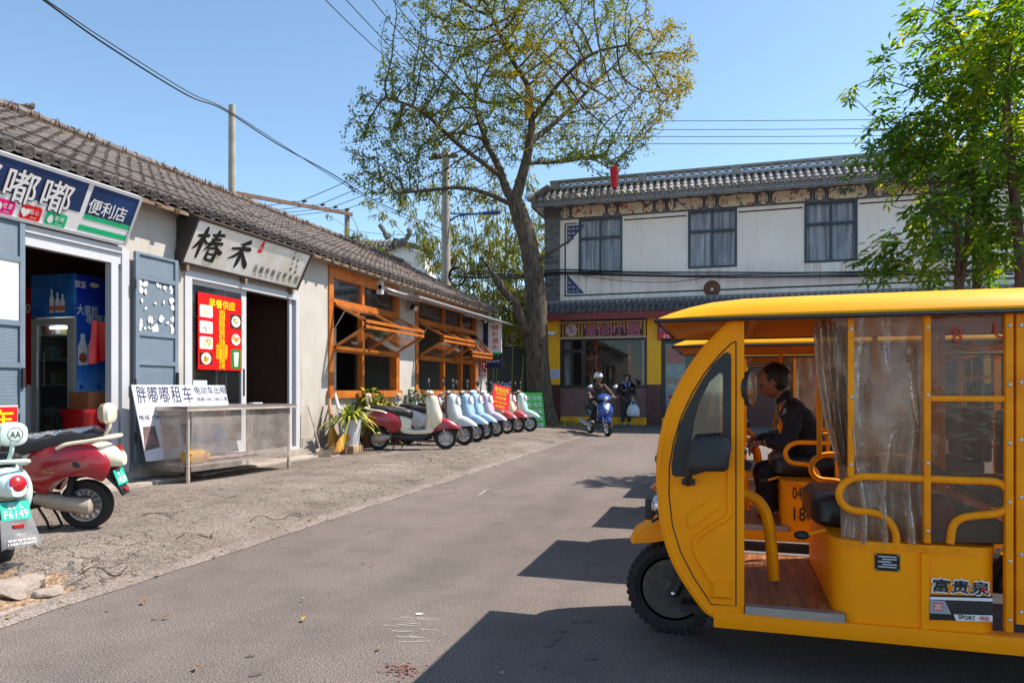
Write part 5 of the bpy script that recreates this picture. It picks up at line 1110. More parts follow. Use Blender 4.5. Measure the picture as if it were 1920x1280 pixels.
# ---------------------------------------------------------------- things fixed to the far end of the shop wall
p = onX(905, 672, W + .12); b = MB()
for k in range(70):
    a = random.uniform(0, 6.3); z = random.uniform(-.48, .42); r_ = .07 * math.cos(z * 1.6) + .01; c_ = V((r_ * math.cos(a), r_ * math.sin(a), z)); b.tube([c_, c_ + V((.03 * math.cos(a), .03 * math.sin(a), -.05)), c_ + V((.03 * math.cos(a), .03 * math.sin(a), -.12))], [.014, .018, .002], 6)
b.rod((0, 0, .42), (0, 0, .6), .008)
o = tag(b.build("chilli_string", mat("dried_chilli_red", (.36, .02, .012), .4, var=.4)), "hanging string of red decorative chillies on the end wall", "ornament"); o.location = p
p0, p1 = onX(908, 604, W + .05), onX(908, 664, W + .05); yv = Y_END - .05
b = MB(); b.box((0, -.03, 0), (.55, .03, p0.z - p1.z), 0); b.box((0, -.034, 0), (.14, .034, p0.z - p1.z), 1); b.box((.14, -.034, 0), (.55, .034, .05), 2)
for k in range(4): b.text("特价酒水"[k], (.36, -.036, (p0.z - p1.z) * (.82 - k * .2)), (1, 0, 0), (0, 0, 1), .2, .15, .02, 3)
o = tag(b.build("blade_sign", [M_white, M_inkblue, M_green, M_red], smooth=0), "white and navy vertical sign sticking out of the end wall", "sign"); o.location = (W + .02, yv - .25, p1.z)
p = onX(912, 680, W + .05); b = MB(); b.box((0, -.02, -.16), (.55, .02, .16), 0); b.text("住宿 24小时", (.28, -.024, .04), (1, 0, 0), (0, 0, 1), .42, .09, .01, 1); o = tag(b.build("small_plaque", [M_inkblue, M_white], smooth=0), "small dark blue plaque under the vertical sign", "sign"); o.location = (W + .02, yv - .22, p.z)
def floodlight(px, py, d, lb, yy=None):
    p = onX(px, py, W + d); b = MB(); b.cbox((0, 0, 0), (.10, .2, .14), 0, .01, ry=.5); b.cbox((.05, 0, -.03), (.01, .17, .11), 1, ry=.5); b.tube([(0, 0, .06), (-.06, 0, .12), (-d, 0, .12)], .012, 6, 0)
    o = tag(b.build("floodlight", [M_blackm, M_lens]), lb, "lamp"); o.location = p
floodlight(776, 576, .16, "small black floodlight on the white pillar between windows"); floodlight(908, 600, .3, "black floodlight at the end wall above the vertical sign")
b = MB(); L_ = .6; b.box((0, 0, 0), (.04, L_, .4), 0); b.text("机场接送 包车", (.044, L_ / 2, .26), (0, 1, 0), (0, 0, 1), .5, .11, .01, 1); b.text("24小时热线", (.044, L_ / 2, .1), (0, 1, 0), (0, 0, 1), .4, .09, .01, 1)
o = tag(b.build("blue_banner", [pm("faded_blue_banner", "#5577a8"), M_white], smooth=0), "faded blue banner at the alley mouth past the shops", "banner"); o.location = (W + .1, Y_END + .15, 1.05); o.rotation_euler.z = R(-70)
# ================================================================== FAR TWO-STOREY BUILDING ACROSS THE END OF THE STREET
YF = 24.1
def fb(px, py, d=0.): p = onY(px, py, YF - d); return p.x, p.z
M_cream = mat("cream_render", (.86, .79, .74), .85, var=.12, scale=1.2, c2=(.80, .72, .66), bump=.08, bscale=25)
weather(M_cream, (.56, .49, .41), 4.2, .45)
M_gbrick = brick_mat("grey_facing_brick", (.17, .16, .16), (.075, .07, .07), (.19, .18, .175), 1, .42, .16, bump=.25)
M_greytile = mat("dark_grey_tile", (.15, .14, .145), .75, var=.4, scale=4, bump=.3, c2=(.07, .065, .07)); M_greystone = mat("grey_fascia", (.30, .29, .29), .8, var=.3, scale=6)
M_yel_w = brick_mat("yellow_wall_tile", (1., .47, .002), (.98, .49, .004), (.70, .34, .01), 1, .5, .12, .55, msize=.004, bump=.15, wear=.15)
M_maroon_w = brick_mat("maroon_wall_tile", (.075, .018, .016), (.085, .02, .018), (.05, .012, .012), 1, .5, .12, .4, msize=.004, bump=.15, wear=.2)
M_dado = brick_mat("red_brick_dado", (.15, .035, .028), (.09, .02, .02), (.30, .20, .17), 1, .10, .055, .6, msize=.012, bump=.5, wear=.3)
M_yelbase = mat("yellow_painted_kerb", (.95, .43, .004), .6, var=.4, scale=3); M_maroonp = mat("maroon_paint", (.20, .022, .02), .5, var=.2)
M_winfr = mat("dark_window_frame", (.035, .04, .055), .4, var=.1); M_darkglass = thin("tinted_glass", (.86, .86, .87), (.05, .05, .055), .03, .045, .03)

def streak_mat(name, c, c2, sx, sz):
    m = bpy.data.materials.new(name); n, l = nodes_of(m); out = n.new("ShaderNodeOutputMaterial"); p = n.new("ShaderNodeBsdfPrincipled"); l.new(p.outputs[0], out.inputs[0]); p.inputs['Roughness'].default_value = .9
    tc = n.new("ShaderNodeTexCoord"); mp = n.new("ShaderNodeMapping"); mp.inputs['Scale'].default_value = (sx, sx, sz); l.new(tc.outputs['Object'], mp.inputs[0])
    nz = n.new("ShaderNodeTexNoise"); nz.inputs['Scale'].default_value = 1.; nz.inputs['Detail'].default_value = 4; l.new(mp.outputs[0], nz.inputs['Vector'])
    r = ramp(n, [(.36, c2), (.62, c)]); l.new(nz.outputs[0], r.inputs[0]); l.new(r.outputs[0], p.inputs['Base Color']); return m
M_curtain = streak_mat("grey_lace_curtain", (.86, .86, .88), (.34, .34, .37), 9., .7); M_bluep = mat("ink_blue_scroll", (.035, .06, .16), .6); M_frz = mat("slate_blue_frieze", (.13, .14, .18), .7, var=.2)
M_inside = mat("far_shop_interior", (.16, .12, .09), .9, var=.4, scale=1.5, c2=(.06, .05, .045))
far = thing("corner_house", "white two storey house with painted frieze and yellow restaurant ground floor", "building", (0, YF, .06))
def fpart(b, name, mats, smooth=0, recalc=False, parent=None, label=None):
    o = b.build(name, mats, None, smooth, recalc); o.parent = parent or far
    o.matrix_parent_inverse = Matrix.Translation((0, -YF, -.06)) if parent is None else Matrix()
    if label: o['label'] = label
    return o
XL = fb(1022, 600)[0]; XW = fb(1050, 480)[0]; XR = 17.
zB = fb(1050, 566)[1]; zT = fb(1085, 411)[1]; zS = fb(1140, 381)[1]
wins = []
for l, r_, t, b_ in ((1085, 1167, 411, 510), (1290, 1382, 391, 500), (1508, 1608, 373, 489)):
    x0, z1 = fb(l, t); x1, z0 = fb(r_, b_); wins.append((x0, x1, z0, zT - .0))
dx = wins[2][0] - wins[1][0]
wins += [(wins[2][0] + dx * 1.0, wins[2][1] + dx * 1.0, wins[2][2], zT), (wins[2][0] + dx * 2.1, wins[2][1] + dx * 2.1, wins[2][2], zT), (wins[2][0] + dx * 3.1, wins[2][1] + dx * 3.1, wins[2][2], zT)]
b = MB(); b.plate([(XW, zB), (XR, zB), (XR, zT), (XW, zT)], [[(a, z0), (c, z0), (c, z1 - .02), (a, z1 - .02)] for a, c, z0, z1 in wins], lambda x, z: V((x, YF, z)), (0, .25, 0)); fpart(b, "upper_wall", M_cream)
b = MB(); b.box((XL, YF - .06, .06), (XW, YF + .3, zT + .25)); fpart(b, "brick_pier", M_gbrick)
b = MB(); b.box((XL + .02, YF + .31, .06), (XL + .3, YF + 7, zT + .3), 0); b.box((XL + .3, YF + 6.8, .06), (XR, YF + 7, zT + .3), 0); b.box((XL + .1, YF + .3, zT + .28), (XR, YF + 7, zT + .34), 0); b.box((XL + .3, YF + .3, 4.0), (XR, YF + 6.8, 4.1), 0); b.box((XL + .3, YF + 3.4, .06), (XR, YF + 3.5, zT), 1); b.box((XL + .3, YF + .3, .06), (XR, YF + 3.4, .1), 1)
fpart(b, "shell", [M_cream, M_inside])
b = MB()                                      # black keyline and blue corner scrolls on the white wall
def keyline(x0, x1, zt_, zb_):
    w_ = .035; y = YF - .004
    return [((x0, y, zt_ - w_), (x1, YF, zt_)), ((x0, y, zb_), (x1, YF, zb_ + w_))]
zk = fb(1060, 556)[1]; xk = XW + .16
b.box((xk, YF - .004, zk), (XR, YF - .0, zk + .05)); b.box((xk, YF - .004, zk + .05), (xk + .05, YF, zT - .12)); 
edges = [xk + .05] + [v for w_ in wins for v in (w_[0] - .05, w_[1] + .05)] + [XR]
for a, c in zip(edges[::2], edges[1::2]): b.box((a, YF - .004, zT - .16), (c, YF, zT - .115))
fpart(b, "keyline", M_inkblack)
for sgn, zc in ((1, zT - .2), (-1, zk + .09)):
    b = MB(); x0 = xk + .09; s_ = .62
    b.face([(x0, YF - .003, zc), (x0 + s_, YF - .003, zc), (x0, YF - .003, zc - sgn * s_ * 1.1)], 0)
    for k in range(7):
        cx, cz = x0 + .09 + (k % 3) * .14, zc - sgn * (.1 + (k // 3) * .15)
        pts = [V((cx + .055 * t * math.cos(t * 6), YF - .006, cz + .055 * t * math.sin(t * 6))) for t in (i / 14 for i in range(2, 15))]
        if (cx - x0) / s_ + abs(zc - cz) / (s_ * 1.1) < .85: b.tube(pts, .008, 4, 1)
    fpart(b, "corner_scroll", [M_bluep, M_cream])
# windows
for k, (a, c, z0, z1) in enumerate(wins):
    b = MB(); t = .07; y0, y1 = YF - .02, YF + .07; zm = z1 - (z1 - z0) * .36
    b.box((a, y0, z0), (a + t, y1, z1)); b.box((c - t, y0, z0), (c, y1, z1)); b.box((a + t, y0, z0), (c - t, y1, z0 + t)); b.box((a + t, y0, z1 - t), (c - t, y1, z1)); b.box((a + t, y0 + .005, zm - .04), (c - t, y1, zm + .04)); mx_ = (a + c) / 2; b.box((mx_ - .035, y0 + .008, z0 + t), (mx_ + .035, y1 - .01, zm - .04)); b.box((mx_ - .035, y0 + .008, zm + .04), (mx_ + .035, y1 - .01, z1 - t))
    f = fpart(b, "window", M_winfr)
    b = MB(); b.box((a + t, YF + .03, z0 + t), (c - t, YF + .034, z1 - t)); fpart(b, "glass_pane", M_darkglass, parent=f)
    b = MB(); ph = random.uniform(0, 6)
    b.grid(lambda u, v: V((a + .02 + (c - a - .04) * u, YF + .13 + .05 * math.sin(u * 34 + ph + 2.2 * math.sin(u * 7) + .4 * math.sin(v * 3)), z0 + (z1 - z0) * v)), 110, 2); fpart(b, "curtain", M_curtain, 70, parent=f)
    for j in range(9):                        # rust and water streaks below the sill
        b = MB(); x = random.uniform(a, c); L_ = random.uniform(.25, .8); w_ = random.uniform(.02, .07)
        b.face([(x - w_, YF - .002 - j * .0002, z0 - .02), (x + w_, YF - .002 - j * .0002, z0 - .02), (x + w_ * .3, YF - .002 - j * .0002, z0 - L_), (x - w_ * .3, YF - .002 - j * .0002, z0 - L_)])
        fpart(b, "rust_streak", mat("rust_streak", (.62, .50, .40), .9, var=.4, scale=9, c2=(.74, .66, .58)))
# frieze with painted panels
b = MB(); b.box((XL - .02, YF - .05, zT), (XR, YF + .2, zS)); fpart(b, "frieze", M_frz)
def art(k):
    m = bpy.data.materials.new("painted_panel_%d" % k); n, l = nodes_of(m); out = n.new("ShaderNodeOutputMaterial"); p = n.new("ShaderNodeBsdfPrincipled"); l.new(p.outputs[0], out.inputs[0]); p.inputs['Roughness'].default_value = .7
    tc = n.new("ShaderNodeTexCoord"); mp = n.new("ShaderNodeMapping"); mp.inputs['Location'].default_value = (k * 3.7, 0, k * 1.3); l.new(tc.outputs['Object'], mp.inputs[0])
    nz = n.new("ShaderNodeTexNoise"); nz.inputs['Scale'].default_value = 3.4; nz.inputs['Detail'].default_value = 7; nz.inputs['Distortion'].default_value = 1.2; l.new(mp.outputs[0], nz.inputs['Vector'])
    c1 = [(.40, .12, .06), (.03, .14, .08), (.42, .17, .05), (.05, .16, .10), (.38, .16, .07), (.06, .2, .1)][k % 6]; c2 = [(.06, .09, .2), (.30, .05, .04), (.05, .09, .26), (.38, .07, .08), (.1, .12, .22), (.05, .17, .12)][k % 6]
    r = ramp(n, [(.36, c2), (.42, (.5, .42, .33)), (.47, (.66, .57, .45)), (.56, (.66, .57, .45)), (.6, c1), (.68, c2)]); l.new(nz.outputs[0], r.inputs[0]); l.new(r.outputs[0], p.inputs['Base Color']); return m
pnl = [(1052, 1068, 0), (1073, 1135, 1), (1140, 1156, 0), (1161, 1224, 1), (1230, 1247, 0), (1253, 1318, 1), (1323, 1341, 0), (1348, 1415, 1), (1422, 1440, 0), (1448, 1518, 1), (1528, 1546, 0), (1553, 1625, 1)]
xs = [(fb(l, 395)[0], fb(r_, 395)[0], w_) for l, r_, w_ in pnl]
per = xs[10][0] - xs[8][0]
for k in range(5): xs += [(xs[10][0] + per * (k + 1), xs[10][1] + per * (k + 1), 0), (xs[11][0] + per * (k + 1), xs[11][1] + per * (k + 1), 1)]
zm = (zT + zS) / 2; hp = (zS - zT) * .40; M_panelw = mat("panel_cream", (.60, .52, .42), .8, var=.1); ws = ["花开富贵", "家和事兴", "福如东海", "吉祥如意", "竹报平安", "山清水秀", "鸟语花香", "春和景明", "清风明月"]; wi = 0
for k, (a, c, wide) in enumerate(xs):
    b = MB(); cx = (a + c) / 2; hw = (c - a) / 2; ch = .07
    def octo(g, y): 
        w_, h_ = hw + g, hp + g; q = ch + g * .4
        return [V((cx + x, y, zm + z)) for x, z in ((-w_ + q, -h_), (w_ - q, -h_), (w_ - q, -h_ + q * .6), (w_, -h_ + q), (w_, h_ - q), (w_ - q, h_ - q * .6), (w_ - q, h_), (-w_ + q, h_), (-w_ + q, h_ - q * .6), (-w_, h_ - q), (-w_, -h_ + q), (-w_ + q, -h_ + q * .6))]
    b.face(octo(.03, YF - .053), 0); b.face(octo(0, YF - .056), 1)
    if not wide:
        for j in range(4): b.text(ws[wi % 9][j], (cx + (.08 if j < 2 else -.08), YF - .059, zm + (.09 if j % 2 == 0 else -.09)), (1, 0, 0), (0, 0, 1), .1, .11, .01, 0)
        wi += 1
    fpart(b, "lettered_panel" if not wide else "painted_panel", [M_inkblack, M_panelw if not wide else art(k // 2)])
# soffit, fascia, tile roof, openwork parapet
OV = .95; xf = onY(1001, 385, YF - .95).x
b = MB(); zf0 = fb(1299, 366, OV)[1]; zf1 = fb(1299, 356.5, OV)[1]
b.face([(xf, YF - OV, zf0), (XR, YF - OV, zf0), (XR, YF - .02, zS), (XL, YF - .02, zS)], 0); b.face([(xf, YF - OV, zf0), (XL, YF - .02, zS), (XL, YF + 6, zS), (xf, YF + 6, zf0)], 0)
fpart(b, "soffit", M_cream)
b = MB()
n_rib = int((XR - XL) / .78)
for k in range(n_rib + 1):
    x = XL + .35 + k * .78; b.beam((x - .16, YF - OV + .05, zf0 - .012), (x, YF - .03, zS - .012), .05, .04)
fpart(b, "soffit_rib", M_winfr)
b = MB(); b.box((xf - .02, YF - OV - .06, zf0 - .02), (XR, YF - OV, zf1), 0); b.box((xf - .08, YF - OV - .06, zf0 - .02), (xf - .02, YF + 6, zf1), 0); fpart(b, "fascia", brick_mat("fascia_brick", (.26, .25, .25), (.22, .21, .215), (.12, .115, .115), 1, .3, .1, wear=.2))
b = MB(); zr = fb(1299, 334, .45)[1]; zrt = fb(1299, 317.5, .45)[1]; up = V((0, .62, zr - zf1 - .05)); L_ = up.length; up.normalize(); sp_ = .215
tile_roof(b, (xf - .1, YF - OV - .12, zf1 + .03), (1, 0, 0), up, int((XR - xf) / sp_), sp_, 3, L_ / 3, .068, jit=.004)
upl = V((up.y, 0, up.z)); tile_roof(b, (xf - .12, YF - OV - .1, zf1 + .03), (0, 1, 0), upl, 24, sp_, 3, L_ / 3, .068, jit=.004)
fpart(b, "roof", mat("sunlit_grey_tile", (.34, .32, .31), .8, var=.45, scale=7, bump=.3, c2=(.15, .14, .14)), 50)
yr = YF - OV - .12 + up.y * L_; HL = zrt - zr - .12
b = MB(); b.box((xf + .45, yr - .1, zr - .02), (XR, yr + .12, zr + .05)); b.box((xf + .45, yr - .1, zr + .05 + HL), (XR, yr + .13, zrt)); b.box((xf + .5, yr + .12, zr - .3), (XR, YF + 6, zr - .02))
pil = [xf + .62 + k * 2.95 for k in range(7)]
fpart(b, "parapet", M_greystone)
for x in pil: b = MB(); b.box((x - .15, yr - .1, zr + .05), (x + .15, yr + .12, zr + .05 + HL)); fpart(b, "parapet_post", M_greystone)
for a, c in zip(pil, pil[1:]):                # lattice: interlaced coin-pattern openwork
    b = MB(); x0, x1 = a + .15, c - .15; n = 10; w_ = (x1 - x0) / n; z0_ = zr + .05
    for k in range(n):
        cx = x0 + (k + .5) * w_
        for s1 in (-1, 1):
            for s2 in (-1, 1):
                pts = [V((cx - w_ / 2 + w_ * t, yr + .01 * s2, z0_ + HL * (t if s1 > 0 else 1 - t) + .035 * s2 * math.sin(t * math.pi * 2))) for t in (i / 6 for i in range(7))]; b.tube(pts, .017, 4)
        b.box((cx - w_ / 2 - .01, yr - .02, z0_), (cx - w_ / 2 + .01, yr + .03, z0_ + HL))
    fpart(b, "lattice", M_greystone)
b = MB(); b.tube(smooth_path([(xf + .6, yr, zr + .12), (xf + .3, yr - .3, zr - .02), (xf - .1, YF - OV - .12, zf1 + .1), (xf - .2, YF - OV - .2, zf1 + .16)], 6), [.06] * 13 + [.05, .05, .05, .045, .04, .02], 8); fpart(b, "hip_ridge", M_greystone, 50)
# middle eave over the shops
ze = fb(1100, 592)[1]
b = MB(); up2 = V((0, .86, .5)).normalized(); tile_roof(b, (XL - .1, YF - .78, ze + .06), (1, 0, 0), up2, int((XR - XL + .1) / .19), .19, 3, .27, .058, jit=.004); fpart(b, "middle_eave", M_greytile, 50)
b = MB(); b.box((XL - .1, YF - .30, zB - .28), (XR, YF + .02, zB - .16)); b.box((XL - .08, YF - .2, zB - .16), (XR, YF + .02, zB - .04)); b.box((XL - .06, YF - .1, zB - .04), (XR, YF + .02, zB + .03)); fpart(b, "string_course", M_greystone)
zmr = fb(1100, 603)[1]
b = MB(); b.box((XL - .08, YF - .74, zmr), (XR, YF - .66, ze + .02)); fpart(b, "eave_board", M_maroonp)
b = MB(); b.box((XL - .06, YF - .66, zmr + .06), (XR, YF + .0, zmr + .1)); fpart(b, "lower_soffit", M_cream)
b = MB()
for k in range(28): b.box((XL + .2 + k * .8, YF - .66, zmr + .02), (XL + .26 + k * .8, YF - .02, zmr + .058))
fpart(b, "rafter", M_winfr)
# ground floor
zG = .06; zY = fb(1040, 721)[1]; zYb = fb(1100, 781)[1]; zD = fb(1100, 727)[1]; z_sb = fb(1055, 634.5)[1]; z_st = fb(1055, 606)[1]
xP1a, xP1b = XL + .12, fb(1051, 700)[0]; xP2a, xP2b = fb(1214, 700)[0], fb(1240, 700)[0]
bays = [(xP1a, xP1b), (xP2a, xP2b), (xP2b + 2.2, xP2b + 2.75), (xP2b + 5.6, xP2b + 6.1), (xP2b + 9, xP2b + 9.5)]
for a, c in bays:
    b = MB(); b.box((a, YF - .12, zY), (c, YF + .3, zmr + .058)); pl_ = fpart(b, "yellow_pillar", M_yel_w)
    b = MB(); b.box((a, YF - .122, zG), (c, YF + .3, zY)); fpart(b, "pillar_base", M_maroon_w, parent=pl_)
b = MB(); b.box((xP1b, YF - .05, zYb), (xP2a, YF + .1, zD)); fpart(b, "brick_dado", M_dado)
b = MB(); b.box((xP1b + .02, YF - .14, zG), (xP2a - .02, YF + .05, zYb), 0, .03); b.box((xP2b + .02, YF - .12, zG), (xP2b + .5, YF + .05, zYb), 0, .02); fpart(b, "yellow_base", M_yelbase)
b = MB(); fx0, fx1, fz0, fz1 = xP1b, xP2a, zD, z_sb; t = .09; xm = fb(1091, 680)[0]; ztr = fb(1070, 661)[1]
b.box((fx0, YF - .06, fz0), (fx0 + t, YF + .06, fz1)); b.box((fx1 - t, YF - .06, fz0), (fx1, YF + .06, fz1)); b.box((fx0 + t, YF - .06, fz0), (fx1 - t, YF + .06, fz0 + t)); b.box((fx0 + t, YF - .06, fz1 - t), (fx1 - t, YF + .06, fz1)); b.box((xm, YF - .05, fz0 + t), (xm + .13, YF + .05, fz1 - t)); b.box((fx0 + t, YF - .05, ztr), (xm, YF + .05, ztr + .1))
wf = fpart(b, "restaurant_window", mat("dark_brown_frame", (.03, .018, .016), .4))
b = MB(); b.box((fx0 + t, YF, fz0 + t), (fx1 - t, YF + .004, fz1 - t)); fpart(b, "glass_pane", M_darkglass, parent=wf)
for a, c in ((fb(1057, 700)[0], fb(1068, 700)[0]), (fb(1203, 700)[0], fb(1213, 700)[0])):
    b = MB(); b.grid(lambda u, v: V((a + (c - a) * u, YF + .14 + .03 * math.sin(u * 22), fz0 + .05 + (fz1 - fz0 - .1) * v)), 30, 3); fpart(b, "lace_curtain", M_curtain, 70, parent=wf)
for px in (1118, 1180):
    p = onY(px, 648, YF + .5); o = thing("red_tassel", "red paper lantern tassel hanging %s the restaurant window" % ("over the rider behind" if px < 1150 else "at the curtain side of"), "ornament", p)
    b = MB(); b.ball((0, 0, 0), (.1, .1, .12), 12, 8); b.build("lantern", pm("lantern_red", "#d02a14", .5), o); b = MB(); b.box((-.05, -.01, -1.15), (.05, .01, -.1)); b.text("福", (0, -.014, -.4), (1, 0, 0), (0, 0, 1), .08, .12, 0, 1); b.build("banner", [pm("banner_red", "#b81f10"), M_yel], o, 0)
p = onY(1138, 658, YF + .9); b = MB(); b.lathe([(.02, .16), (.04, .14), (.2, .0), (.19, .0), (.03, .13)], (0, 0, 0), seg=20); b.rod((0, 0, .15), (0, 0, .6), .008); o = tag(b.build("pendant_lamp", M_blackm), "black pendant lamp shade inside the restaurant window", "lamp"); o.location = p
# restaurant sign
x0, z0 = fb(1052, 634.5); x1, z1 = xP2a - .03, z_st
rs = thing("restaurant_sign", "striped yellow and maroon restaurant sign with outlined pink characters", "sign", ((x0 + x1) / 2, YF - .2, z0)); o_ = V(((x0 + x1) / 2, YF - .2, z0))
b = MB(); b.box((x0 - o_.x, .0, 0), (x1 - o_.x, .18, z1 - z0), 0)
for k in range(26):
    xa = x0 - o_.x + .03 + k * (x1 - x0 - .06) / 26; b.box((xa, -.006, .03), (xa + (x1 - x0) / 52, .0, z1 - z0 - .03), 1)
b.build("board", [pm("sign_yellow", "#b98a1e"), pm("sign_maroon", "#4a1418")], rs, 0)
b = MB(); b.box((x0 - o_.x - .03, -.01, -.04), (x1 - o_.x + .03, .03, 0)); b.box((x0 - o_.x - .03, -.01, z1 - z0), (x1 - o_.x + .03, .03, z1 - z0 + .03)); b.build("frame", pm("sign_pale_edge", "#b0a0a0"), rs, 0)
b = MB(); wv = []; n_ = 34
for i in range(n_ + 1):
    t = i / n_; x = fb(1098, 620)[0] + (fb(1205, 620)[0] - fb(1098, 620)[0]) * t - o_.x; wv.append((x, (z1 - z0) * (.42 + .38 * abs(math.sin(t * 11 + .6)) * (.6 + .4 * math.sin(t * 5)))))
b.face([(x, -.01, z) for x, z in wv] + [(wv[-1][0], -.01, .05), (wv[0][0], -.01, .05)][0:2])
b.build("backing", pm("sign_dark", "#3a0f14"), rs, 0)
b = MB()
for k, t_ in enumerate("食尚小厨"):
    px = (1110, 1137, 1163, 1190)[k]; x = fb(px, 620)[0] - o_.x; b.text(t_, (x, -.014, (z1 - z0) * .5), (1, 0, 0), (0, 0, 1), .42, .46, .045, 0); b.text(t_, (x, -.018, (z1 - z0) * .5), (1, 0, 0), (0, 0, 1), .40, .44, .012, 1)
b.build("lettering", [pm("sign_pink", "#c98aa8"), pm("sign_crimson", "#8a1c34")], rs, 0)
b = MB(); x = fb(1074, 620)[0] - o_.x; b.face([(x + .2 * math.cos(t) * (1 + .06 * math.cos(9 * t)), -.012, (z1 - z0) * .5 + .22 * math.sin(t) * (1 + .06 * math.cos(9 * t))) for t in (2 * math.pi * k / 60 for k in range(60))], 0); b.text("S", (x - .03, -.016, (z1 - z0) * .55), (1, 0, 0), (0, 0, 1), .12, .24, -.02, 1); b.text("S", (x + .09, -.016, (z1 - z0) * .4), (1, 0, 0), (0, 0, 1), .05, .09, -.01, 1); b.build("roundel", [pm("sign_rose", "#c9a3a8"), M_inkblack], rs, 0)
# door bay with red sign and glass poster
xd0, xd1 = xP2b, xP2b + 2.2; zb2 = fb(1250, 637)[1]; zt2 = fb(1250, 598)[1] 
x1_ = xd1
s2_ = thing("restaurant_sign", "red sign over the restaurant door with white words under pink characters", "sign", (xd0, YF - .25, zb2)); 
b = MB(); b.box((-.1, 0, 0), (x1_ - xd0, .2, zt2 - zb2), 0); b.box((-.08, -.006, .03), (x1_ - xd0 - .02, 0, (zt2 - zb2) * .3), 1); b.build("board", [pm("sign_plum", "#5a1430"), M_red], s2_, 0)
b = MB()
for k, t_ in enumerate("酸菜鱼馆"): b.text(t_, (.17 + k * .52, -.01, (zt2 - zb2) * .62), (1, 0, 0), (0, 0, 1), .4, .42, .03, 0)
b.text("村里人家", (.55, -.012, (zt2 - zb2) * .15), (1, 0, 0), (0, 0, 1), .95, .13, .01, 1); b.build("lettering", [pm("sign_pink2", "#c05a80"), M_white], s2_, 0)
b = MB(); b.box((xd0, YF - .04, zG), (xd0 + .12, YF + .08, zb2)); b.box((xd0 + 1.05, YF - .04, zG), (xd0 + 1.15, YF + .08, zb2)); b.box((xd0 + .12, YF - .04, zb2 - .1), (xd1, YF + .08, zb2)); b.box((xd1 - .1, YF - .04, zG), (xd1, YF + .08, zb2 - .1)); fpart(b, "door_frame", mat("dark_brown_frame", (.03, .018, .016), .4))
b = MB(); b.box((xd0 + .12, YF, zYb), (xd1 - .1, YF + .004, zb2 - .1)); gd = fpart(b, "glass_door", M_darkglass)
b = MB(); xh = fb(1286, 700)[0]; b.tube(smooth_path([(xh, YF - .02, 1.9), (xh, YF - .09, 1.85), (xh, YF - .09, 1.2), (xh, YF - .02, 1.15)], 4), .018, 6); fpart(b, "handle", M_chrome, 50, parent=gd)
pz0, pz1 = fb(1255, 775)[1], fb(1255, 645)[1]; px0_, px1_ = fb(1248, 700)[0], fb(1284, 700)[0]
ps = thing("food_poster", "tall blue and red hotpot poster inside the glass door", "poster", (px0_, YF + .05, pz0))
b = MB(); b.box((0, 0, 0), (px1_ - px0_, .01, pz1 - pz0), 0); b.build("sheet", pm("poster_teal", "#4f9fb8", var=.4, c2="#b9ccd0"), ps, 0); b = MB(); w_ = px1_ - px0_; h_ = pz1 - pz0
b.box((0.02, -.004, h_ * .72), (w_ - .02, 0, h_ * .97), 0); b.text("农家饭", (w_ * .5, -.005, h_ * .47), (1, 0, 0), (0, 0, 1), w_ * .85, .2, .03, 0); b.text("特色火锅", (w_ * .5, -.005, h_ * .39), (1, 0, 0), (0, 0, 1), w_ * .8, .12, .02, 1)
for x, z, c_ in ((.3, .24, 0), (.68, .28, 0)): b.face([(w_ * x + .16 * math.cos(t), -.006, h_ * z + .12 * math.sin(t)) for t in (2 * math.pi * k / 16 for k in range(16))], 1); b.face([(w_ * x + .12 * math.cos(t), -.008, h_ * z + .085 * math.sin(t)) for t in (2 * math.pi * k / 16 for k in range(16))], 0)
b.build("print", [pm("poster_crimson", "#c81e46"), M_white], ps, 0)
b = MB(); b.box((xP2b + 2.75, YF - .02, zG), (XR, YF + .1, zmr + .058)); fpart(b, "shopfront_wall", M_maroon_w)
# small fixings
p = onY(1036, 626, YF - .45); b = MB(); b.rod((-.13, .0, .03), (.12, -.05, -.01), .055, .055, 12); b.rod((.12, -.05, -.01), (.125, -.051, -.011), .045, .045, 12, 1); b.tube([(-.05, .02, -.02), (-.05, .2, -.1), (-.05, .32, -.1)], .015, 6, 0); b.cbox((0, .0, .065), (.3, .14, .012), 0)
o = tag(b.build("security_camera", [M_white, M_blackm]), "white security camera on the yellow corner pillar", "camera"); o.location = p
p = onY(1040, 701, YF - .125); b = MB(); b.box((-.17, -.004, -.16), (.17, .0, .16), 0)
for k in range(4): b.text(("温馨提示", "请勿在此停车", "谢谢合作请勿占道", "违者后果自负")[k], (0, -.006, .10 - k * .065), (1, 0, 0), (0, 0, 1), .22, .035, 0, 1)
o = tag(b.build("paper_notice", [pm("pale_blue_paper", "#c3cbe0"), M_inkblue], smooth=0), "pale blue notice on the yellow pillar beside the tree", "notice"); o.location = p
p = onY(1227, 648, YF - .125); b = MB(); b.lathe([(.03, 0), (.03, .02), (.02, .03)], (0, 0, 0), (0, -1, 0), 12); o = tag(b.build("wall_lamp_socket", M_white), "small round fitting on the yellow pillar by the door", "fitting"); o.location = p
p = onY(1335, 541, YF - .01); b = MB(); b.lathe([(.27, 0), (.25, .03), (.16, .04), (.14, .06), (.06, .05)], (0, 0, 0), (0, -1, 0), 24, 0); b.ball((.0, -.06, -.03), (.05, .03, .05), 10, 6, 1)
o = tag(b.build("wall_roundel", [mat("terracotta_brown", (.16, .06, .035), .7, var=.4, scale=20), M_cream]), "brown carved roundel on the white wall between the windows", "ornament"); o.location = p
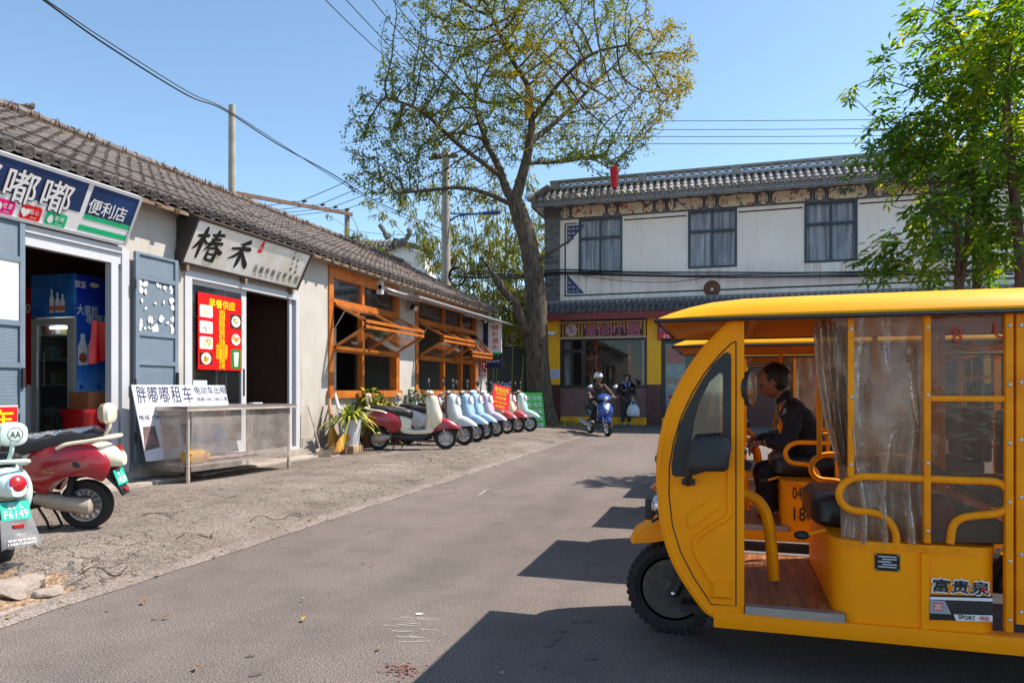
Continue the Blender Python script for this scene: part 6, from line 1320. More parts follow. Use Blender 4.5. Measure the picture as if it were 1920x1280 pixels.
# ================================================================== THINGS AT THE ALLEY BEHIND THE TREE
M_oldbrick = brick_mat("old_grey_brick", (.085, .075, .07), (.065, .055, .052), (.13, .115, .105), 1, .24, .065, bump=.5)
b = MB(); p0, p1 = onY(912, 657, 28), onY(1045, 657, 28); b.box((p0.x - 1.5, 28, -.1), (p1.x, 28.25, p0.z + .1)); b.box((p0.x - 1.5, 27.95, p0.z + .1), (p1.x, 28.3, p0.z + .16)); tag(b.build("brick_wall", M_oldbrick, smooth=0), "low dark grey brick wall behind the big tree", "wall")
hb = thing("back_house", "pale house with grey sheet roof behind the brick wall", "building", (p0.x + 1, 31, 0)); pz = p0.z
b = MB(); b.box((-3, .6, -.1), (5.5, 4, 4.3), 0); b.build("wall", M_plaster, hb, 0)
b = MB(); b.grid(lambda u, v: V((-3.2 + u * 9, -.6 + v * 1.4, pz - .1 + v * 1.55 + .035 * math.sin(u * 160))), 320, 2); b.build("roof", mat("grey_sheet_roof", (.33, .31, .29), .7, var=.4, scale=3), hb, 60)
b = MB(); b.box((-3, .55, 4.3), (5.6, 4, 4.5)); b.build("band", M_maroonp, hb, 0)
b = MB(); b.box((-1, .8, 4.5), (5.6, 4, 5.9), 0); b.build("upper_wall", M_cream, hb, 0)
# gable house showing over the shop roof
D_ = 40
g0, g1 = atD(690, 462, D_), atD(797, 492, D_); gt = atD(735, 452, D_)
gh = thing("gable_house", "white gabled house with dark upturned ridge beyond the shop roof", "building", (g0.x, g0.y, 0)); A2 = (g1 - g0); A2.z = 0; wlen = A2.length; gh.rotation_euler.z = math.atan2(A2.y, A2.x)
def ghp(px, py): p = atD(px, py, D_) - V((g0.x, g0.y, 0)); r_ = -gh.rotation_euler.z; return V((p.x * math.cos(r_) - p.y * math.sin(r_), 0, p.z))
a_, b_, c_, d_ = ghp(742, 455), ghp(797, 476), ghp(797, 500), ghp(680, 455)
b = MB(); b.plate([(d_.x - 3, 0), (b_.x, 0), (b_.x, b_.z), (a_.x, a_.z), (d_.x - 3, a_.z - 1.2)], [], lambda x, z: V((x, 0, z)), (0, 6, 0)); b.build("wall", pm("bright_white_render", (.8, .79, .77), .8), gh, 0)
b = MB(); tile_roof(b, (d_.x - 3, -.5, d_.z - .5), (1, 0, 0), (0, .8, .6), int((a_.x - d_.x + 3) / .24), .24, 4, .3, .08); b.beam((a_.x - .1, -.1, a_.z + .12), (b_.x + .3, -.1, b_.z + .12), .5, .22); b.build("roof", M_greytile, gh, 50)
b = MB()
for q in (((a_.x - .35, -.3, a_.z + .2), (a_.x - .55, -.3, a_.z + .5), (a_.x - .85, -.3, a_.z + .95)), ((a_.x + .1, -.3, a_.z - .2), (a_.x + .6, -.3, a_.z + .1), (a_.x + .85, -.3, a_.z + .55), (a_.x + .7, -.3, a_.z + .7))): b.tube(smooth_path(q, 4), [.22] * 4 + [.14] * (len(q) * 4 - 7), 6)
b.tube([(b_.x + .2, -.2, b_.z - .3), (b_.x + .35, -.2, b_.z + .1), (b_.x + .5, -.2, b_.z + .45)], [.2, .15, .06], 6); b.build("upturned_ridge", M_greytile, gh, 50)
b = MB()     # neighbour roof peeping over the ridge at the left edge
p0, p1 = atD(0, 200, 19), atD(62, 214, 19); rr = thing("neighbour_roof", "weathered upturned roof ridge peeping over the shops at left edge", "roof", (p0.x, p0.y, 0))
def rl(px, py, d=19): return atD(px, py, d) - rr.location
b.tube(smooth_path([rl(-60, 182), rl(0, 193), rl(40, 203), rl(58, 200), rl(64, 194)], 5), [.11] * 15 + [.09, .08, .07, .05, .05, .03], 8); b.build("ridge_cap", M_tile, rr)
b = MB(); b.loft([[rl(-80, 190), rl(-80, 330), rl(-80, 330) + V((-4, 4, -1))], [rl(56, 206), rl(140, 300), rl(140, 300) + V((-4, 4, -1))]]); b.tube([rl(50, 207), rl(95, 232), rl(150, 262)], .09, 8); b.build("slope", M_tile, rr, 0)
# ================================================================== TREES, BAMBOO
def colonise(seeds, attract, step, infl, kill, iters=240, trop=(0, 0, 0)):
    """space colonisation: branches grow from seed nodes towards attraction points; returns nodes, parents"""
    P = [np.array(s, float) for s in seeds['p']]; par = list(seeds['par'])
    A = np.array(attract, float); near = np.full(len(A), 1e9); who = np.zeros(len(A), int); done = 0; trop = np.array(trop, float)
    for it in range(iters):
        for i in range(done, len(P)):
            d = np.linalg.norm(A - P[i], axis=1); m = d < near; near[m] = d[m]; who[m] = i
        done = len(P); live = near > kill
        if not live.all(): A = A[live]; near = near[live]; who = who[live]
        if len(A) == 0: break
        act = near < infl
        if not act.any(): break
        acc = {}
        for w_, a in zip(who[act], A[act]):
            v = a - P[w_]; v /= np.linalg.norm(v) + 1e-9; acc.setdefault(int(w_), []).append(v)
        n0 = len(P)
        for w_, vs in acc.items():
            v = np.sum(vs, axis=0) + trop + np.random.normal(0, .22, 3); n = np.linalg.norm(v)
            if n < 1e-3: continue
            q = P[w_] + v / n * step
            P.append(q); par.append(w_)
        if len(P) == n0 or len(P) > 9000: break
    return np.array(P), par
def radii(P, par, tip, power, fixed):
    n = len(P); acc = np.zeros(n); kids = [0] * n
    for i in range(n - 1, -1, -1):
        if acc[i] == 0: acc[i] = tip ** power
        if par[i] >= 0: acc[par[i]] += acc[i]; kids[par[i]] += 1
    r = acc ** (1 / power)
    for i, v in fixed.items(): r[i] = v
    for i in range(n):
        if par[i] >= 0: r[i] = min(r[i], r[par[i]] * .97)
    return r, kids
def limbs(b, P, par, r, kids, seg_of, smooth_from=0, mi=0):
    ch = [[] for _ in par]
    for i, p in enumerate(par):
        if p >= 0: ch[p].append(i)
    stack = [(i, [i]) for i, p in enumerate(par) if p < 0]; chains = []
    while stack:
        i, path = stack.pop()
        while True:
            c = ch[i]
            if not c: break
            c = sorted(c, key=lambda k: -r[k])
            for k in c[1:]: stack.append((k, [i, k]))
            i = c[0]; path.append(i)
        chains.append(path)
    for path in chains:
        if len(path) < 2: continue
        rs = [float(r[k]) for k in path]
        if par[path[0]] >= 0 or len(path) > 2: rs[0] = min(rs[0], rs[1] * 1.25)
        sg = seg_of(max(rs)); b.tube([V(P[k]) for k in path], rs, sg, mi, caps=False)
def leafcard(b, p, d, up, L, w, mi):
    d = d.normalized(); s_ = d.cross(up); s_ = s_.normalized() if s_.length > 1e-3 else V((1, 0, 0)); n = s_.cross(d) * (L * .12)
    m = p + d * (L * .45)
    b.mi = mi; v = [b.bm.verts.new(q) for q in (p, m + s_ * w * .5 + n, p + d * L, m - s_ * w * .5 + n)]
    b._f([v[0], v[1], v[2]]); b._f([v[0], v[2], v[3]])
def rdir(): 
    while True:
        v = V((random.uniform(-1, 1), random.uniform(-1, 1), random.uniform(-1, 1)))
        if .05 < v.length < 1: return v.normalized()
def leaf_mat(name, c, c2):
    if name in _mats: return _mats[name]
    m = mat(name, c, .5, var=.4, scale=1.3, c2=c2); n, l = m.node_tree.nodes, m.node_tree.links
    p = [x for x in n if x.type == 'BSDF_PRINCIPLED'][0]; out = [x for x in n if x.type == 'OUTPUT_MATERIAL'][0]
    t = n.new("ShaderNodeBsdfTranslucent"); src = p.inputs['Base Color'].links[0].from_socket
    hs = n.new("ShaderNodeHueSaturation"); hs.inputs['Value'].default_value = 2.0; hs.inputs['Saturation'].default_value = 1.15; l.new(src, hs.inputs['Color']); l.new(hs.outputs[0], t.inputs[0])
    mx = n.new("ShaderNodeMixShader"); mx.inputs[0].default_value = .52; l.new(p.outputs[0], mx.inputs[1]); l.new(t.outputs[0], mx.inputs[2]); l.new(mx.outputs[0], out.inputs[0]); return m
def bark_mat(name, c, c2, sx=5., sz=1.):
    m = bpy.data.materials.new(name); n, l = nodes_of(m); out = n.new("ShaderNodeOutputMaterial"); p = n.new("ShaderNodeBsdfPrincipled"); l.new(p.outputs[0], out.inputs[0]); p.inputs['Roughness'].default_value = .9
    tc = n.new("ShaderNodeTexCoord"); mp = n.new("ShaderNodeMapping"); mp.inputs['Scale'].default_value = (sx, sx, sz); l.new(tc.outputs['Object'], mp.inputs[0])
    nz = n.new("ShaderNodeTexNoise"); nz.inputs['Scale'].default_value = 3; nz.inputs['Detail'].default_value = 9; nz.inputs['Roughness'].default_value = .65; l.new(mp.outputs[0], nz.inputs['Vector'])
    r = ramp(n, [(.35, c2), (.6, c)]); l.new(nz.outputs[0], r.inputs[0]); l.new(r.outputs[0], p.inputs['Base Color'])
    bp = n.new("ShaderNodeBump"); bp.inputs['Strength'].default_value = 1.; bp.inputs['Distance'].default_value = .06; l.new(nz.outputs[0], bp.inputs['Height']); l.new(bp.outputs[0], p.inputs['Normal']); return m
np.random.seed(5)
M_bark = bark_mat("furrowed_bark", (.135, .095, .065), (.032, .022, .016), 5, 1.1)
# ---- the big street tree
TB = onZ(1018, 800, .03); T0 = V((TB.x, TB.y, 0)); TD_ = 22.3
tr = thing("street_tree", "large spreading tree with sparse fine yellow green leaves at street end", "tree", T0)
def tp(px, py, dy=0.): return np.array(atD(px, py, TD_) - T0) + np.array((0, dy, 0))
main = [tp(1022, 812), tp(1012, 740), tp(1008, 660), tp(1007, 590), tp(1003, 530), tp(993, 470), tp(980, 420), tp(965, 378)]
pts, par, fx = [], [], {}
def chain(start, lst, r0, r1):
    prev = start; sm = smooth_path([V(p) for p in ([pts[start]] if start >= 0 else []) + lst], 4); sm = sm[1:] if start >= 0 else sm
    for k, p in enumerate(sm):
        pts.append(np.array(p)); par.append(prev); prev = len(pts) - 1; t = k / max(1, len(sm) - 1); fx[prev] = r0 + (r1 - r0) * t
    return prev
e = chain(-1, main, .40, .25)
for i, v in list(fx.items()):
    if i < 3: fx[i] = .54 - .05 * i
forkA = e
eL = chain(forkA, [tp(945, 350, .2), tp(925, 300, .4), tp(895, 250, .5)], .165, .08)
eR = chain(forkA, [tp(982, 335, -.2), tp(996, 285, -.3), tp(1000, 230, -.2), tp(990, 160, 0)], .19, .085)
e2 = chain(len(pts) - 8, [tp(1025, 230, .4), tp(1060, 185, .8)], .10, .06)
e3 = chain(forkA - 1, [tp(925, 372, -.5), tp(880, 365, -.8), tp(820, 372, -.9), tp(770, 378, -1)], .078, .032)
e4 = chain(eL - 6, [tp(880, 290, -1.), tp(830, 245, -1.6), tp(780, 230, -2)], .075, .034)
e5 = chain(eR - 10, [tp(1040, 285, 1), tp(1090, 270, 1.5), tp(1130, 285, 1.8)], .065, .03)
e6 = chain(eR - 4, [tp(1070, 180, -1.2), tp(1130, 150, -1.8), tp(1190, 140, -2)], .065, .03)
e7 = chain(eL - 2, [tp(870, 190, 1.2), tp(850, 130, 2)], .08, .045); e8 = chain(eR, [tp(960, 110, -.5), tp(935, 50, -.8)], .08, .045)
side = chain(12, [tp(990, 620, -.2), tp(975, 575, -.4), tp(950, 545, -.5), tp(938, 525, -.5)], .17, .11)
n_tr = len(pts)
att = []
lob = [((985, 120), (270, 190), 3.6, 1500), ((830, 240), (160, 105), 2.8, 620), ((1150, 150), (145, 120), 2.8, 620), ((745, 300), (95, 75), 2.0, 260), ((1000, -60), (230, 120), 3.2, 480), ((1135, 285), (75, 42), 1.4, 110), ((730, 340), (85, 45), 1.4, 130), ((1240, 120), (70, 85), 1.8, 150), ((905, 60), (150, 120), 3, 360), ((850, 365), (70, 30), 1.2, 60)]
for (cx, cy), (rx, ry), rd, n in lob:
    for _ in range(n):
        v = rdir() * random.random() ** .40; att.append(tp(cx + v.x * rx, cy - v.z * ry, v.y * rd)); att.append(tp(cx + v.z * rx, cy - v.y * ry, v.x * rd))
P, pr = colonise({'p': pts, 'par': par}, att, .24, 2.2, .34, 130, (0, 0, .12))
r_, kids = radii(P, pr, .0115, 2.1, {})
r2 = r_.copy()
for i in range(n_tr): r2[i] = fx[i]
for i in range(n_tr, len(P)): r2[i] = min(r_[i], r2[pr[i]] * .93)
b = MB(); trunk_n = [i for i in range(n_tr)]
b.tube([V(P[i]) for i in range(len(smooth_path([V(p) for p in main], 4)))], [fx[i] for i in range(len(smooth_path([V(p) for p in main], 4)))], 20)
for v in b.bm.verts:
    nrm = noise.noise(V((v.co.x * 3, v.co.y * 3, v.co.z * .7))) * .06; c_ = min(main, key=lambda m: abs(m[2] - v.co.z)); d = V((v.co.x - c_[0], v.co.y - c_[1], 0)); v.co += d.normalized() * nrm if d.length > .01 else V((0, 0, 0))
n_mt = len(smooth_path([V(p) for p in main], 4))
b.build("trunk", M_bark, tr, 80)
b = MB(); limbs(b, P, pr, r2, kids, lambda r: 10 if r > .07 else 6 if r > .02 else 4 if r > .009 else 3); b.tube([V(tp(1000, 493)), V(tp(1045, 478, -.6)), V(tp(1088, 458, -1.))], [.05, .04, .03], 6); b.tube([V(tp(942, 530, -.5)), V(tp(925, 500, -.8)), V(tp(915, 492, -.8))], [.06, .05, .04], 6)
b.build("branches", M_bark, tr, 80)
b = MB(); nl = 0
for i in range(n_tr, len(P)):
    if r2[i] > .034: continue
    p = V(P[i]); base = (p - V(P[pr[i]])).normalized(); dens = noise.noise(p * .55) + .35 * noise.noise(p * 1.7)
    k = int(max(0, 9 + dens * 17 + random.uniform(-1.5, 1.5))); yel = noise.noise(p * .4 + V((9, 3, 1))) + .25 * (p.x / 5)
    if p.z < 6.3: k = int(k * .7)
    for _ in range(k):
        q = p + rdir() * random.uniform(.02, .19); d = (base * .5 + rdir() + V((0, 0, -.25)))
        mi = (2 if random.random() < .38 + yel * .6 else 0) if yel > 0.05 else (0 if random.random() < .6 else 1)
        leafcard(b, q, d, rdir(), random.uniform(.08, .16), random.uniform(.036, .06), mi); nl += 1
ML = [leaf_mat("olive_green_leaf", (.15, .165, .02), (.10, .13, .016)), leaf_mat("deep_green_leaf", (.085, .115, .018), (.05, .08, .014)), leaf_mat("autumn_ochre_leaf", (.24, .17, .02), (.17, .15, .018))]
b.build("crown", ML, tr, 0)
print("tree leaves", nl, "nodes", len(P))
# things caught in the tree
p = atD(1152, 335, TD_ - .3); b = MB(); b.grid(lambda u, v: V((.13 * math.cos(u * 6.28) * (1 - .5 * v) * (1 + .15 * math.sin(u * 25)), .10 * math.sin(u * 6.28), .28 - .58 * v)), 24, 6); b.ball((0, 0, .3), (.12, .1, .1), 10, 6); b.tube([(0, 0, .38), (.05, 0, .6), (.0, 0, 1.2)], .01, 4)
o = tag(b.build("red_cloth", pm("faded_red_cloth", "#c01018", .7, var=.3)), "red cloth bundle dangling from a low tree branch", "cloth"); o.location = p
p = atD(990, 205, TD_ - .6); b = MB(); b.grid(lambda u, v: V(((u - .5) * .3 * (1 - abs(v - .5) * 1.2), .04 * math.sin(u * 7 + v * 3), (v - .5) * .62 + .1 * (u - .5))), 8, 8)
o = tag(b.build("plastic_scrap", pm("yellow_plastic_scrap", "#d9a516", .5, var=.4)), "scrap of yellow plastic snagged in the tree crown", "plastic"); o.location = p
# grass round the trunk
b = MB()
for k in range(1500):
    a = random.uniform(0, 6.28); rr = random.uniform(.4, 1.35); x, y = T0.x + rr * math.cos(a) * 1.0 + .25, T0.y - .35 + rr * .8 * math.sin(a)
    blade(b, (x, y, gz(x) - .01), (random.uniform(-.6, .6), random.uniform(-.6, .6), 1), random.uniform(.06, .26), .02, .35, random.choices((0, 1, 2), (3, 2, 4))[0], 3)
tag(b.build("grass", [M_leafY, M_leafG, mat("dry_straw_grass", (.34, .24, .08), .8, var=.4)], smooth=0), kind='stuff')
b = MB(); b.loft([[V((T0.x + .2 + r_ * math.cos(t), T0.y - .3 + r_ * .8 * math.sin(t), gz(T0.x) + z)) for t in (2 * math.pi * k / 24 for k in range(24))] for r_, z in ((1.4, -.06), (1.0, .03), (.1, .1))]); tag(b.build("soil", M_dirt), kind='structure')
# ---- leafy trees behind the three-wheelers
def leafy(label, base, stems, lobes, D, nleaf, seed, Lf=(.11, .20)):
    random.seed(seed); np.random.seed(seed)
    B0 = V((base.x, base.y, 0)); t = thing("leafy_tree", label, "tree", B0); pts.clear(); par.clear(); fx.clear()
    def q(px, py, dy=0.): return np.array(atD(px, py, D) - B0) + np.array((0, dy, 0))
    for st, r0, r1 in stems:
        lst = [np.array((q(*st[0])[0], q(*st[0])[1], 0.))] + [q(*s_) for s_ in st]; chain(-1, lst, r0, r1)
    n0 = len(pts); att = []
    for (cx, cy), (rx, ry), rd, n in lobes:
        for _ in range(n):
            v = rdir() * random.random() ** .4; att.append(q(cx + v.x * rx, cy - v.z * ry, v.y * rd)); u_ = rdir() * random.random() ** .3; att.append(q(cx + u_.x * rx, cy - u_.z * ry, u_.y * rd)); att.append(q(cx + v.y * rx, cy - v.x * ry, v.z * rd))
    P, pr = colonise({'p': pts, 'par': par}, att, .15, 1.5, .24, 90, (0, 0, .05)); r_, kids = radii(P, pr, .005, 2.2, {}); r2 = r_.copy()
    for i in range(n0): r2[i] = fx[i]
    for i in range(n0, len(P)): r2[i] = min(r_[i], r2[pr[i]] * .9)
    b = MB(); limbs(b, P[:n0], pr[:n0], r2[:n0], kids, lambda r: 10); b.build("trunk", M_bark2, t, 80)
    b = MB(); limbs(b, P, pr, np.where(np.arange(len(P)) < n0, r2 * .97, r2), kids, lambda r: 6 if r > .015 else 4 if r > .007 else 3); b.build("branches", M_bark2, t, 80)
    b = MB(); tips = [i for i in range(n0, len(P)) if r2[i] < .02]; cnt = 0
    for i in tips:
        p = V(P[i]); base_d = (p - V(P[pr[i]])).normalized(); dn = noise.noise(p * 1.1); light = noise.noise(p * .9 + V((4, 4, 4)))
        for _ in range(int(max(0, nleaf + dn * nleaf * 1.5))):
            # a drooping compound spray: leaflets paired along a short stalk
            d = (base_d + rdir() * 1.1 + V((0, 0, -.35))).normalized(); L_ = random.uniform(.16, .3); sd = d.cross(V((0, 0, 1))); sd = sd.normalized() if sd.length > .01 else V((1, 0, 0)); q0 = p + rdir() * .06
            m0 = 2 if light > .15 and random.random() < .6 else 1 if random.random() < .35 else 0
            for j in range(3):
                o = q0 + d * (L_ * (j + 1) / 3.2) + V((0, 0, -.04 * j))
                for s1 in (-1, 1):
                    leafcard(b, o, d * .6 + sd * s1 * .9 + V((0, 0, -.35 + random.uniform(-.3, .2))), V((random.uniform(-.4, .4), random.uniform(-.4, .4), 1)), random.uniform(*Lf), random.uniform(.046, .074), m0); cnt += 1
            leafcard(b, q0 + d * L_, d + V((0, 0, -.4)), V((0, 0, 1)), random.uniform(*Lf), .05, m0)
    b.build("crown", ML2, t, 0); print("leafy", cnt, len(P)); return t
M_bark2 = bark_mat("reddish_bark", (.17, .095, .06), (.06, .035, .025), 8, 2)
ML2 = [leaf_mat("fresh_green_leaf", (.115, .20, .02), (.09, .16, .018)), leaf_mat("dark_glossy_leaf", (.06, .12, .018), (.045, .095, .015)), leaf_mat("yellow_green_leaf", (.32, .33, .025), (.25, .28, .022))]
D1 = 10.6
leafy("leafy green tree with slender reddish trunk, tallest behind the yellow three-wheelers", atD(1832, 730, D1), [([(1834, 640), (1832, 500), (1829, 390), (1826, 290), (1832, 180)], .085, .04)],
      [((1780, 210), (130, 110), 1.1, 330), ((1850, 80), (120, 100), 1.0, 300), ((1690, 290), (85, 65), .8, 170), ((1615, 175), (50, 20), .3, 60), ((1700, 165), (70, 60), .6, 120), ((1665, 130), (50, 30), .4, 55), ((1650, 240), (50, 40), .5, 60), ((1745, 30), (70, 40), .6, 90), ((1720, 370), (75, 40), .8, 70)], D1, 1.9, 21)
leafy("low forked leafy tree in front of the fourth upper window", atD(1800, 730, D1 - .8), [([(1798, 650), (1795, 560), (1796, 470), (1790, 420)], .06, .03), ([(1803, 650), (1800, 560), (1812, 460), (1815, 400)], .05, .03)],
      [((1780, 400), (80, 50), .8, 70), ((1700, 460), (70, 30), .5, 30), ((1640, 490), (40, 16), .3, 16), ((1760, 490), (60, 40), .6, 50), ((1840, 450), (60, 60), .6, 70)], D1 - .8, 2.0, 22)
leafy("leafy tree with dark trunk at the right frame edge", atD(1905, 730, D1 - 1.3), [([(1916, 640), (1912, 480), (1900, 350), (1890, 240), (1885, 150)], .085, .045)],
      [((1900, 110), (90, 90), 1.0, 200), ((1890, 430), (60, 80), .7, 70), ((1930, 250), (80, 100), 1, 180), ((1860, 300), (60, 60), .7, 90), ((1905, 20), (70, 50), .8, 90)], D1 - 1.3, 2.2, 23)
# ---- bamboo grove behind the alley wall
random.seed(31)
M_culm = mat("bamboo_culm", (.24, .21, .045), .45, var=.4, scale=6, c2=(.14, .15, .03)); MLb = [leaf_mat("bamboo_leaf", (.16, .17, .025), (.12, .14, .02)), leaf_mat("bamboo_leaf_dark", (.07, .10, .018), (.06, .085, .015)), leaf_mat("bamboo_leaf_yellow", (.30, .25, .04), (.24, .21, .035))]
DB = 30.
def culm(px, top, lean, dd, n_l):
    base = atD(px, 730, DB + dd); o = V((base.x, base.y, 0)); t = thing("bamboo_stem", None, "bamboo", o)
    H_ = atD(px, top, DB + dd).z; R3 = V((_c, _s, 0)); b = MB(); pp = []
    for k in range(13):
        u = k / 12; pp.append(R3 * (lean * .026 * u ** 2.2) + V((0, .3 * u * random.uniform(-.5, .5) * 0, H_ * u - .25 * abs(lean) * .01 * u ** 3)))
    b.tube(pp, [.045 * (1 - .75 * k / 12) for k in range(13)], 6, 0); b.build("culm", M_culm, t, 60); b = MB()
    for _ in range(n_l):
        u = random.uniform(.28, 1.0) ** .8; k = min(11, int(u * 12)); c_ = pp[k].lerp(pp[k + 1], u * 12 - k); br = rdir(); br.z = abs(br.z) * .4; L_ = random.uniform(.3, 1.15) * (1.2 - .5 * u); tip = c_ + br * L_ - V((0, 0, L_ * .35))
        b.tube([c_, (c_ + tip) * .5 + V((0, 0, .08)), tip], [.006, .005, .003], 3, 0)
        for j in range(9):
            q = c_.lerp(tip, random.uniform(.3, 1)) + rdir() * .12; leafcard(b, q, V((br.x * .6 + random.uniform(-.5, .5), br.y * .6 + random.uniform(-.5, .5), -.9 + random.uniform(-.3, .5))), rdir(), random.uniform(.2, .36), random.uniform(.03, .05), random.choices((0, 1, 2), (5, 4, 3))[0])
    b.build("foliage", MLb, t, 0); return t
cl = [(850, 440, -30, 1), (865, 400, -70, -1), (905, 330, -90, 0), (935, 360, -30, 2), (955, 320, -10, 1), (980, 380, 20, -1), (995, 430, 30, 2), (915, 420, 0, -1), (905, 410, -60, 2), (935, 330, -130, 1), (880, 300, -150, 0), (950, 380, 20, 0), (965, 350, 60, 1), (915, 290, -40, -1), (930, 400, 40, -2), (975, 420, 80, 2), (895, 350, -190, 1), (860, 330, -110, 2), (945, 300, -20, 1), (925, 380, 0, 0), (960, 300, 30, -1), (985, 400, 50, 0), (900, 380, -30, -1), (870, 380, -220, 0), (940, 420, 10, 2), (955, 440, 40, 1), (975, 470, 60, -1), (910, 440, -20, 1), (990, 460, 40, 1), (925, 470, 10, -2), (888, 460, -40, 0)]
for k, (px, top, ln, dd) in enumerate(cl):
    t = culm(px, top, ln, dd, 52); t['label'] = "tall yellowish bamboo stem with drooping leaves behind the grey brick wall"; t['group'] = "bamboo grove behind the brick wall"
# ================================================================== POLES AND CABLES
M_pole = mat("concrete_pole", (.40, .36, .32), .85, var=.25, scale=3, bump=.2); M_rust = mat("rusty_steel_beam", (.16, .09, .06), .8, var=.5, scale=5); M_wire = mat("black_cable", (.012, .012, .014), .6, var=.1)
def pole(name, label, px, top, D, r0, r1):
    p = atD(px, 730, D); o = thing(name, label, "pole", (p.x, p.y, 0)); h = atD(px, top, D).z; b = MB(); b.rod((0, 0, 0), (0, 0, h), r0, r1, 16); b.build("shaft", M_pole, o); return o, h
D2 = 24.; o1, h1 = pole("utility_pole", "tall plain concrete pole rising behind the shop roof", 435, 198, D2, .14, .115)
b = MB(); q0, q1 = atD(428, 360, D2) - o1.location, atD(660, 402, D2 + 8) - o1.location; b.beam(q0, q1, .09, .14); b.build("crossbeam", M_rust, o1, 0)
ins = []
for k, t in enumerate((.50, .66, .78, .90)):
    p = q0.lerp(q1, t); b = MB()
    for dx_, dy_ in ((-.25, 0), (.25, 0)): b.lathe([(.02, -.1), (.06, -.07), (.03, -.03), (.06, .0), (.03, .04), (.06, .07), (.02, .1)], p + V((dx_, 0, .12)), (1, 0, .15), 8)
    b.build("insulator", M_blackm, o1); ins.append(p + o1.location + V((0, 0, .12)))
o2, h2 = pole("utility_pole", "short concrete pole holding the far end of the rusty beam", 651, 392, D2 + 8, .13, .12)
b = MB(); b.beam((-.5, 0, h2 - 1.3), (.6, 0, h2 - 1.3), .06, .08); b.tube([(.5, 0, h2 - 1.25), (.5, .1, h2 - 1.0), (.35, .1, h2 - .6), (.1, 0, h2 - .2)], .015, 5); b.build("bracket", M_blackm, o2)
D3 = 27.; o3, h3 = pole("utility_pole", "concrete pole behind the tree carrying a blue lamp arm", 836, 280, D3, .22, .14)
b = MB(); b.box((-.7, -.05, h3 - .35), (.5, .05, h3 - .25)); b.cbox((-.45, 0, h3 - .2), (.2, .1, .2)); b.build("crossarm", M_rust, o3, 0)
la = [atD(842, 415, D3) - o3.location, atD(862, 404, D3) - o3.location, atD(905, 400, D3) - o3.location, atD(938, 398, D3) - o3.location]
b = MB(); b.tube(smooth_path(la[:3], 5), .035, 8); b.tube(smooth_path([atD(842, 400, D3) - o3.location, atD(880, 401, D3) - o3.location, la[2]], 4), .03, 8); b.build("lamp_arm", pm("blue_lamp_arm", "#2c4f9e"), o3)
b = MB(); b.beam(la[2], la[3], .22, .1, bev=.03); b.build("lamp_head", pm("blue_lamp_head", "#3c57a8"), o3)
b = MB(); sp3 = atD(857, 518, D3 - .4) - o3.location
for k in range(9): rr = .30 + .02 * math.sin(k * 3); b.tube([sp3 + V((rr * math.cos(t) * _c, rr * math.cos(t) * _s + .05 * (k - 4) * .3, rr * 1.15 * math.sin(t))) for t in (2 * math.pi * j / 22 for j in range(22))], .018, 4, closed=True)
b.build("cable_coil", M_wire, o3)
def wire(name, label, a, c, sag, r, n=24, group=None, kinks=0.):
    a, c = V(a), V(c); b = MB(); b.tube([a.lerp(c, t) + V((0, 0, -sag * 4 * t * (1 - t) + kinks * noise.noise(V((t * 14, a.z, 0))))) for t in (k / n for k in range(n + 1))], r, 5); b.build
    return tag(b.build(name, M_wire), label, "cable", group)
for k, p in enumerate(ins): wire("power_cable", "thin power line running from the rusty crossbeam into the tree", p, atD(775 + k * 22, 275 + k * 13, D3 - 2), .1, .014, group="power lines from the crossbeam"); 
for k, p in enumerate(ins): wire("power_cable", "thin power line running from the rusty crossbeam down behind the roof", p, p + V((-5, -2.5, -.75)), .05, .013, 8, group="power lines behind the roof")
for k, dy in enumerate((0, 16, 29, 42)): wire("power_cable", "level power line crossing the sky above the white house", atD(1010, 226 + dy, 40), atD(1700, 224 + dy * 1.05, 33), .05, .017, group="level lines above the white house")
for k, (a, c) in enumerate((((600, -10), (830, 190)), ((640, -10), (850, 190)), ((690, -10), (860, 170)), ((730, -10), (870, 150)))): wire("power_cable", "power line slanting down from the top of frame to the tree", atD(*a, 15), atD(*c, 24), .15, .011, group="slanting lines at the top")
def px_wire(name, label, pts_, D, r, group=None):
    b = MB(); b.tube(smooth_path([atD(x, y, d) for (x, y), d in zip(pts_, D)], 8), r, 5); return tag(b.build(name, M_wire), label, "cable", group)
px_wire("drop_cable", "heavier black cable swooping from top left to the lamp pole", [(70, -8), (200, 85), (350, 178), (420, 206), (520, 270), (620, 325), (720, 385), (830, 430)], [10, 12, 14, 15, 17.5, 20, 23, 26.8], .016)
px_wire("drop_cable", "thinner black cable twisted beside the heavier swooping one", [(74, -8), (205, 80), (352, 172), (420, 203), (520, 266), (622, 331), (725, 392), (832, 440)], [10, 12, 14, 15, 17.5, 20, 23, 26.8], .010)
px_wire("phone_cable", "sagging thin cable between the short pole and lamp pole", [(655, 432), (720, 439), (780, 440), (832, 430)], [32, 31, 29, 27], .010)
b = MB()
for k in range(9):
    o = k - 4; pp = [atD(858, 516 + o * 1.6, 26.5), atD(895, 518 + o * 2.2 + random.uniform(-3, 3), 25.8), atD(930, 514 + o * 2.4 + random.uniform(-3, 3), 25), atD(1000, 515 + o * 1.6, 23.2)] + [onY(x, y + o * 1.3 + random.uniform(-2, 2), YF - .35) for x, y in ((1060, 511), (1180, 513), (1330, 516), (1500, 514), (1700, 512), (1900, 510))]
    b.tube(smooth_path(pp, 8), random.uniform(.008, .017), 4)
b.tube(smooth_path([onY(x, y, YF - .3) for x, y in ((1090, 516), (1160, 526), (1250, 529), (1335, 519))], 8), .01, 4)
tag(b.build("cable_bundle", M_wire), "thick tangle of black cables strung along the white house wall", "cable")
